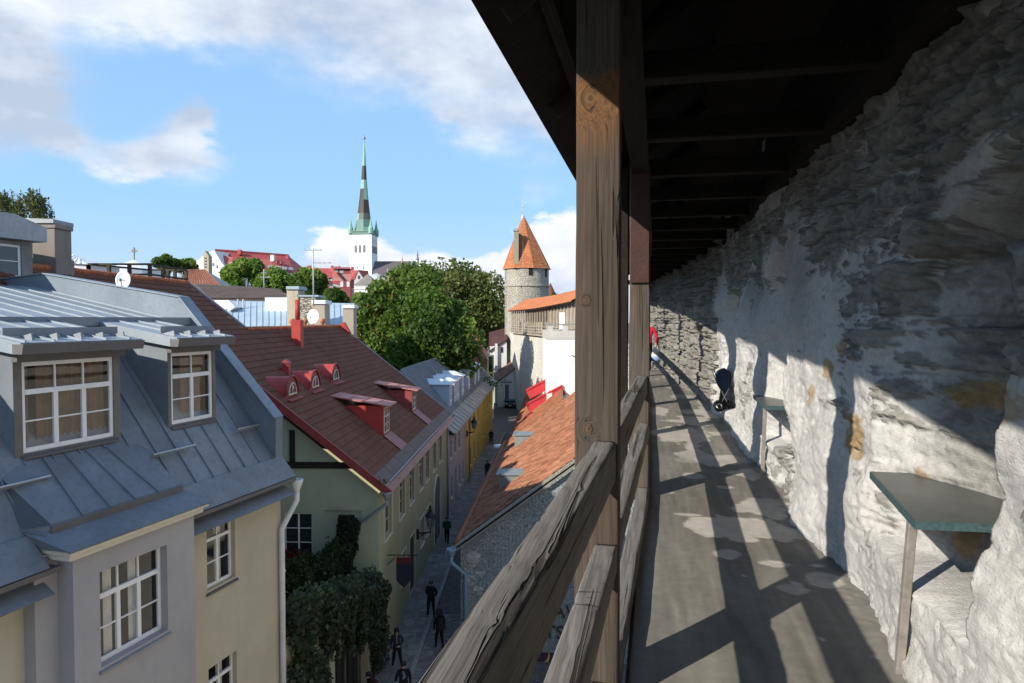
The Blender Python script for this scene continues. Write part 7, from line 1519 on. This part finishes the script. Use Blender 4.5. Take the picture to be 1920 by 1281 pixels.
def trees():
    GA_ = [(.075, .130, .026), (.095, .155, .030), (.055, .100, .022), (.11, .165, .035)]; LG = [(.17, .25, .055), (.20, .28, .06), (.13, .21, .045), (.22, .27, .07)]; DKT = [(.11, .15, .045), (.14, .15, .05), (.085, .13, .04), (.16, .15, .055)]
    def cr(px0, px1, py0, py1, D): a, c = at(px0, py1, D), at(px1, py0, D); return ((a + c)/2, (c.x - a.x)/2, (c.z - a.z)/2)
    for nm, lab, box, D, n, lf, cols, kw in (
        ('rowan_tree', 'big bushy rowan with orange berry clusters, left half of the central tree mass', (668, 800, 548, 735), 70, 21000, .34, GA_, dict(clumps=34, berries=.10, seed=3)),
        ('lime_tree', 'bright green tall tree at the top of the central tree mass', (704, 850, 510, 645), 80, 19000, .34, LG[:3] + GA_, dict(clumps=28, seed=5)),
        ('maple_tree', 'leafy green maple overhanging the grey ridge in the middle', (745, 886, 556, 722), 66.5, 17000, .34, GA_ + GA_[:2], dict(clumps=30, seed=7)),
        ('chestnut_tree', 'dark brownish green rounded chestnut, right side of the tree mass', (768, 950, 507, 690), 124, 26000, .48, DKT, dict(clumps=40, seed=9)),
        ('chestnut_tree', 'low dark tree in shade between red roof and round tower', (868, 950, 575, 672), 132, 6000, .45, DKT, dict(clumps=16, seed=10)),
        ('ash_tree', 'pale yellow-green tree in front of the long white house', (426, 492, 488, 560), 125, 7500, .48, LG, dict(clumps=20, seed=11)),
        ('ash_tree', 'pale green tree between long white house and aerial mast', (486, 545, 505, 565), 122, 6500, .48, LG, dict(clumps=18, seed=12)),
        ('willow_tree', 'mid-green feathery tree behind the stone chimney stack', (538, 612, 508, 585), 116, 8500, .44, LG[:2] + GA_[:2], dict(clumps=22, seed=13)),
        ('willow_tree', 'darker green low tree right of the chimney stack', (606, 655, 540, 590), 108, 5500, .42, GA_ + LG[:1], dict(clumps=16, seed=14)),
        ('young_tree', 'thin yellowing sapling in front of the pavilion', (660, 712, 548, 600), 100, 1500, .38, LG, dict(clumps=10, seed=15, rag=.2)),
        ('round_tree', 'dark green tree on the skyline behind the roof terrace', (290, 335, 481, 520), 150, 4000, .5, GA_, dict(clumps=14, seed=16)),
        ('round_tree', 'lighter ragged tree on the skyline, right of the roof terrace', (322, 366, 485, 520), 156, 3500, .5, GA_ + LG[:1], dict(clumps=13, seed=17)),
        ('round_tree', 'small tree right behind the round tower', (1028, 1048, 551, 580), 140, 1500, .45, GA_, dict(clumps=8, seed=18)),
        ('round_tree', 'tiny distant tree over the orange gallery roof', (1049, 1066, 548, 575), 160, 900, .5, DKT, dict(clumps=6, seed=19)),
        ('plane_tree', 'broad tree far behind the central tree mass', (640, 760, 560, 640), 150, 5000, .7, GA_, dict(clumps=18, seed=24))):
        (c, rx, rz) = cr(*box, D); g = 'trees between the roofs' if 'birch' not in nm else 'birches at the left'
        tree(nm, lab, c, rx, max(rx*.9, 1.0), rz, n, lf, cols, -14.0 if D > 40 else -14.0, group=g, **kw)
trees()
def birch(lab, px0, px1, y0, y1, D, strands, seed, hang=(.5, 1.5)):
    a, c = at(px0, y1, D), at(px1, y0, D); cx, rx, zt, H = (a.x + c.x)/2, (c.x - a.x)/2, c.z, c.z - a.z; rs = np.random.RandomState(seed)
    t = thing('birch_tree', lab, 'tree', (cx, D, -14), 0, 'birches at the left'); pts = []; b = MB(); b.tube([(cx, D, -14), (cx + .1, D, zt - H*.8), (cx, D, zt - H*.3)], [.2, .10, .03], 7); tw = MB()
    for _ in range(strands):
        u = rs.uniform(-1, 1); v = rs.uniform(-1, 1); top = zt - H*(.05 + .40*abs(u)**1.6) - rs.rand()*H*.35 - .12*math.sin(u*9 + seed)**2; L = rs.uniform(*hang); x = cx + u*rx; y = D + v*rx*.8; lx = (1 if u > 0 else -1)*rs.uniform(.02, .22)
        st = V((cx + u*rx*.5, D + v*rx*.4, top - .25)); tw.tube([st, V((x, y, top)), V((x + lx, y, top - L*.4)), V((x + lx*1.2, y, top - L))], [.012, .008, .006, .003], 3, 0, None, False)
        for k in range(int(L*26)): q = rs.rand(); pts.append((V((x + lx*min(1, q*2) + rs.randn()*.035, y + rs.randn()*.035, top - L*q)), .055 + .04*rs.rand()))
    c_ = np.tile(np.array([[.12, .135, .045]]), (len(pts), 1)); m = rs.rand(len(pts)) < .4; c_[m] = (.075, .095, .035)
    leaves(t, 'crown', pts, c_, .4, seed, 1.7, None, None, .8); b.build('trunk', BARK, t, True); tw.build('twigs', BARK, t)
birch('weeping birch behind the attic cabin at the left edge', -28, 27, 340, 420, 33, 95, 20)
birch('weeping birch top directly behind the stone chimney', 30, 88, 343, 420, 32, 105, 21)
birch('hanging birch branch to the right of the stone chimney', 94, 117, 425, 480, 30, 16, 22, (.4, 1.1))
def gutter_weeds():
    for lab, px, py, D, n in (('tuft of weeds growing on the ochre house eave', 912, 728, 76, 260), ('small weed tuft at the end of the red verge', 716, 907, 27, 70)):
        c = at(px, py, D); t = thing('weed_tuft', lab, 'weeds', tuple(c), 0, 'weeds in the gutters'); k = .65 if D > 40 else .16; rs = np.random.RandomState(2); leaves(t, 'leaves', [(V((c.x + rs.randn()*k, c.y + rs.randn()*k, c.z + abs(rs.randn())*k*.7)), k*.35) for _ in range(n)], (.05, .09, .02), .4)
gutter_weeds()
# ------------------------------------------------------------------ people
SKIN = (.42, .26, .19)
def person(label, pos, yaw, h=1.72, top=(.02, .02, .025), legs=(.02, .02, .022), hair=(.02, .015, .012), pose=None, longhair=False, hood=False, shirt=None, skirt=False):
    pose = pose or {}
    J = dict(pel=(0, 0, .53), waist=(0, .0, .61), chest=(0, .0, .73), neck=(0, 0, .835), head0=(0, .01, .875), head=(0, .015, .93), top=(0, .0, .985), nose=(0, .062, .918))
    for s, n in ((-1, 'l'), (1, 'r')):
        J.update({n + 'sh': (.105*s, 0, .80), n + 'el': (.135*s, -.01, .64), n + 'wr': (.135*s, .03, .50), n + 'pm': (.135*s, .04, .465), n + 'hip': (.05*s, 0, .50), n + 'kn': (.055*s, .01, .28), n + 'an': (.06*s, -.005, .045), n + 'toe': (.065*s, .085, .014), n + 'heel': (.06*s, -.03, .016)})
    for k, v in pose.items(): J[k] = v
    Rr = dict(pel=.078, waist=.070, chest=.082, neck=.03, head0=.036, head=.050, top=.034, nose=.010)
    for n in 'lr': Rr.update({n + 'sh': .044, n + 'el': .033, n + 'wr': .020, n + 'pm': .022, n + 'hip': .062, n + 'kn': .042, n + 'an': .026, n + 'toe': .019, n + 'heel': .018})
    E = [('pel', 'waist'), ('waist', 'chest'), ('chest', 'neck'), ('neck', 'head0'), ('head0', 'head'), ('head', 'top'), ('head', 'nose')]
    for n in 'lr':
        E += [('chest', n + 'sh'), (n + 'sh', n + 'el'), (n + 'el', n + 'wr'), (n + 'wr', n + 'pm'), ('pel', n + 'hip'), (n + 'hip', n + 'kn'), (n + 'kn', n + 'an'), (n + 'an', n + 'toe'), (n + 'an', n + 'heel')]
        d = (V(J[n + 'pm']) - V(J[n + 'wr'])).normalized(); sd = V((0, 1, 0)) if abs(d.y) < .8 else V((1, 0, 0)); sd = (sd - d*sd.dot(d)).normalized(); cu = d.cross(sd)*(1 if n == 'l' else -1)
        for i, L in enumerate((.040, .046, .043, .034)):
            a, b_ = f'{n}f{i}a', f'{n}f{i}b'; p = V(J[n + 'pm']) + sd*(.016*(i - 1.5)/1.0) + d*.012; J[a] = tuple(p + d*L*.5); J[b_] = tuple(p + d*L*.85 + cu*L*.35); Rr[a] = .0058; Rr[b_] = .005; E += [(n + 'pm', a), (a, b_)]
        p = V(J[n + 'pm']) - d*.008 + sd*.028; J[n + 'th'] = tuple(p + d*.02 + sd*.008); Rr[n + 'th'] = .0062; E += [(n + 'pm', n + 'th')]
    names = list(J); ix = {k: i for i, k in enumerate(names)}
    me = bpy.data.meshes.new('person'); me.from_pydata([V(J[k])*h for k in names], [(ix[a], ix[c]) for a, c in E], [])
    o = bpy.data.objects.new('person', me); COL.objects.link(o); o.modifiers.new('skin', 'SKIN'); sv = me.skin_vertices[0].data
    for i, k in enumerate(names): sv[i].radius = (Rr[k]*h*(1.25 if k in ('pel', 'waist', 'chest') else 1), Rr[k]*h); sv[i].use_root = (k == 'pel')
    sb = o.modifiers.new('sub', 'SUBSURF'); sb.levels = sb.render_levels = 2
    dg = bpy.context.evaluated_depsgraph_get(); ev = bpy.data.meshes.new_from_object(o.evaluated_get(dg)); bpy.data.objects.remove(o)
    hand = [V(J[n + 'wr'])*h for n in 'lr']; col = []
    hd = V(J['head'])*h
    for p in ev.polygons:
        c = p.center; z = c.z/h
        hnd = min((c - q).length for q in hand)/h < .012 or any(((c - V(J[n + 'pm'])*h).length/h < .062) and ((c - V(J[n + 'el'])*h).length > (V(J[n + 'wr']) - V(J[n + 'el'])).length*h) for n in 'lr')
        if z > .845 and (c - hd).length/h < .11: k = SKIN
        elif hnd: k = SKIN
        elif z < .035: k = (.015, .013, .012)
        elif z < (.53 if not skirt else .53) and abs(c.x)/h < .115: k = legs
        else: k = top if not (shirt and abs(c.x)/h < .022 and c.y/h > .03 and z > .66) else shirt
        col.append(k)
    z0 = pos.z - min(v.co.z for v in ev.vertices)
    a = ev.color_attributes.new('Col', 'FLOAT_COLOR', 'CORNER'); buf = []
    for p, k in zip(ev.polygons, col): buf += [x for _ in p.loop_indices for x in (*k, 1.0)]
    a.data.foreach_set('color', buf); ev.materials.clear(); ev.materials.append(MATS.setdefault('person_mat', attr_mat('clothes_and_skin', .85, .15, 30., .1, 60.)))
    ev.polygons.foreach_set('use_smooth', [True]*len(ev.polygons))
    ob = bpy.data.objects.new('person', ev); COL.objects.link(ob); ob.location = (pos.x, pos.y, z0); ob.rotation_euler = (0, 0, yaw); WM[ob] = Matrix.Translation((pos.x, pos.y, z0)) @ Matrix.Rotation(yaw, 4, 'Z'); tag(ob, label, 'person')
    M = WM[ob]; b = MB(); c = V(J['head'])*h
    if hood: prof = [(.066, -.075), (.080, -.03), (.080, .03), (.055, .075), (.015, .095)]
    else: prof = [(.060, -.005), (.064, .03), (.050, .060), (.012, .072)]
    b.lathe([(r*h, z*h) for r, z in prof], (0, 0, 0), 12); b.v = [tuple(M @ (c + V((x, y*1.1 - (.016 if not hood else .012)*h, z + .0*h)))) for x, y, z in b.v]
    b.build('hood' if hood else 'hair', plain('hair_%d_%d' % (int(hair[0]*1000), int(hair[1]*1000)), hair, .7), ob, True)
    if longhair:
        b = MB(); b.lathe([(.055*h, -.14*h), (.062*h, -.06*h), (.060*h, .02*h)], (0, 0, 0), 10); b.v = [tuple(M @ (c + V((x, y*.6 - .035*h, z)))) for x, y, z in b.v]; b.build('long_hair', plain('hair_%d_%d' % (int(hair[0]*1000), int(hair[1]*1000)), hair, .7), ob, True)
    return ob, M, J, h
def feet(px, py, z=None):
    p = onz(px, py, -14.19)
    for _ in range(4): p = onz(px, py, zs(p.y) + .008) if z is None else onz(px, py, z)
    return p
STEP = dict(lkn=(-.06, .07, .29), lan=(-.06, .09, .05), ltoe=(-.06, .175, .02), lheel=(-.06, .06, .02), rkn=(.055, -.02, .28), ran=(.06, -.13, .06), rtoe=(.06, -.05, .015), rheel=(.06, -.155, .035))
def people():
    person('man in dark jacket and trousers standing in the street, hands behind back', feet(808, 1157), R(168), 1.78, (.014, .014, .022), (.010, .010, .012), (.05, .04, .035), dict(lel=(-.15, -.05, .65), lwr=(-.06, -.09, .52), lpm=(-.03, -.10, .50), rel=(.15, -.05, .65), rwr=(.06, -.09, .52), rpm=(.03, -.10, .50), lhip=(-.055, 0, .5), lkn=(-.075, .0, .28), lan=(-.09, 0, .045), ltoe=(-.10, .08, .014), lheel=(-.088, -.03, .016), rhip=(.055, 0, .5), rkn=(.075, 0, .28), ran=(.09, 0, .045), rtoe=(.10, .08, .014), rheel=(.088, -.03, .016)))
    person('person in green top and dark trousers walking away beside the arched gate', feet(838, 1019, -14.08), R(-5), 1.72, (.015, .055, .025), (.010, .010, .012), (.03, .06, .03), dict(STEP, lwr=(-.10, .07, .55), lpm=(-.07, .09, .545), rwr=(.10, .07, .55), rpm=(.07, .09, .545)))
    ob, M, J, h = person('hooded person in black coat carrying a dark backpack, beside the near railing', feet(824, 1216), R(25), 1.72, (.010, .010, .011), (.009, .009, .011), (.010, .010, .011), dict(STEP), hood=True)
    bp = thing('backpack', 'dark bulky backpack on the back of the hooded person', 'backpack', tuple(M @ V((0, -.16, 1.0)))); b = MB(); q = lambda x, y, z: M @ V((x, y, z))
    b.hexa([q(-.18, -.36, .95), q(.18, -.36, .95), q(.18, -.11, .95), q(-.18, -.11, .95), q(-.15, -.32, 1.42), q(.15, -.32, 1.42), q(.15, -.12, 1.42), q(-.15, -.12, 1.42)]); b.build('bag', plain('black_nylon', (.010, .010, .012), .7), bp, False, .04); b = MB(); b.hexa([q(-.13, -.43, .98), q(.13, -.43, .98), q(.13, -.365, .98), q(-.13, -.365, .98), q(-.11, -.40, 1.2), q(.11, -.40, 1.2), q(.11, -.36, 1.2), q(-.11, -.36, 1.2)]); b.build('pocket', MATS['black_nylon'], bp, False, .02)
    person('long-haired woman striding toward the viewer in dark dress with patterned scarf', feet(744, 1253), R(190), 1.68, (.030, .026, .036), (.012, .012, .014), (.012, .010, .010), dict(STEP, lwr=(-.07, .13, .60), lel=(-.15, .0, .66), lpm=(-.04, .15, .60), chest=(.02, .02, .73), lhip=(-.06, 0, .5), lkn=(-.09, .05, .28), lan=(-.13, .06, .05), ltoe=(-.14, .145, .02), lheel=(-.125, .03, .02), rkn=(.07, -.02, .28), ran=(.10, -.06, .05), rtoe=(.11, .02, .015), rheel=(.10, -.09, .02)), True, False, (.10, .13, .11))
    person('man in dark suit and pale blue shirt with one arm bent, at the bottom edge', feet(757, 1330), R(195), 1.78, (.010, .011, .016), (.010, .010, .012), (.02, .015, .012), dict(rel=(.16, .03, .66), rwr=(.17, .16, .66), rpm=(.17, .195, .665)), False, False, (.14, .17, .21))
    person('dark-haired person in dark red top bending sideways, bottom edge of the street', feet(706, 1340), R(150), 1.65, (.030, .014, .018), (.010, .010, .012), (.014, .011, .010), dict(chest=(.05, .05, .71), neck=(.10, .08, .80), head0=(.12, .10, .835), head=(.135, .115, .885), top=(.15, .11, .935), nose=(.135, .17, .872), lsh=(-.05, .06, .77), rsh=(.155, .06, .76), rel=(.20, .05, .62), rwr=(.20, .10, .50), rpm=(.20, .12, .47), lel=(-.10, .05, .62), lwr=(-.09, .12, .52), lpm=(-.085, .15, .50)), True)
    person('tall dark-clothed person walking close to the ochre house wall', feet(921, 834, None), R(10), 1.7, (.016, .016, .024), (.012, .012, .016), (.20, .16, .13), dict(STEP))
    person('person in dark clothes walking in the roadway beyond the orange eave', feet(914, 899, None), R(20), 1.7, (.020, .020, .028), (.014, .014, .02), (.10, .08, .07), dict(STEP))
    p = at(1213, 693, 21.8); p.z = FLOOR
    ob, M, J, h = person('visitor in red jacket half hidden behind the second post of the walk', p, R(-15), 1.66, (.38, .012, .035), (.02, .02, .03), (.05, .03, .02), dict(STEP, rel=(.185, -.03, .66), rwr=(.17, .0, .53), rpm=(.17, .01, .495), rsh=(.115, 0, .80)))
    q = M @ (V(J['rpm'])*h); bg = thing('shopping_bag', 'white and blue shopping bag hanging from the red-jacketed visitor hand', 'bag', (q.x, q.y, q.z - .52)); b = MB(); k = .17
    b.lathe([(.02, -.10), (.09, -.16), (.17, -.30)], q, 12); b.lathe([(.17, -.30), (.175, -.38)], q, 12); b.build('upper_cloth', plain('bag_white', (.62, .60, .60), .7), bg, True); b = MB(); b.lathe([(.176, -.38), (.165, -.50), (.08, -.54)], q, 12); b.build('lower_cloth', plain('bag_blue', (.16, .26, .42), .7), bg, True); b = MB(); b.tube([q + V((-.06, 0, -.12)), q + V((-.03, 0, -.0)), q + V((.03, 0, 0)), q + V((.06, 0, -.12))], .01, 6); b.build('handle', MATS['bag_white'], bg)
    for i, (px, c) in enumerate(((984, (.25, .24, .26)), (1014, (.60, .58, .54)), (970, (.10, .06, .06)))):
        u = at(px, 610, 92); w = WF((.2, 100), (6.3, 65), (-1, 0)); s = w.hit(px, 610)[0]; q = w.P(s, -1.74, -.35); person(['visitor in grey standing in the far wall gallery', 'visitor in white standing in the far wall gallery', 'visitor in dark red at the left end of the far gallery'][i], q, R(60), 1.7, c, (.03, .03, .05))
people()
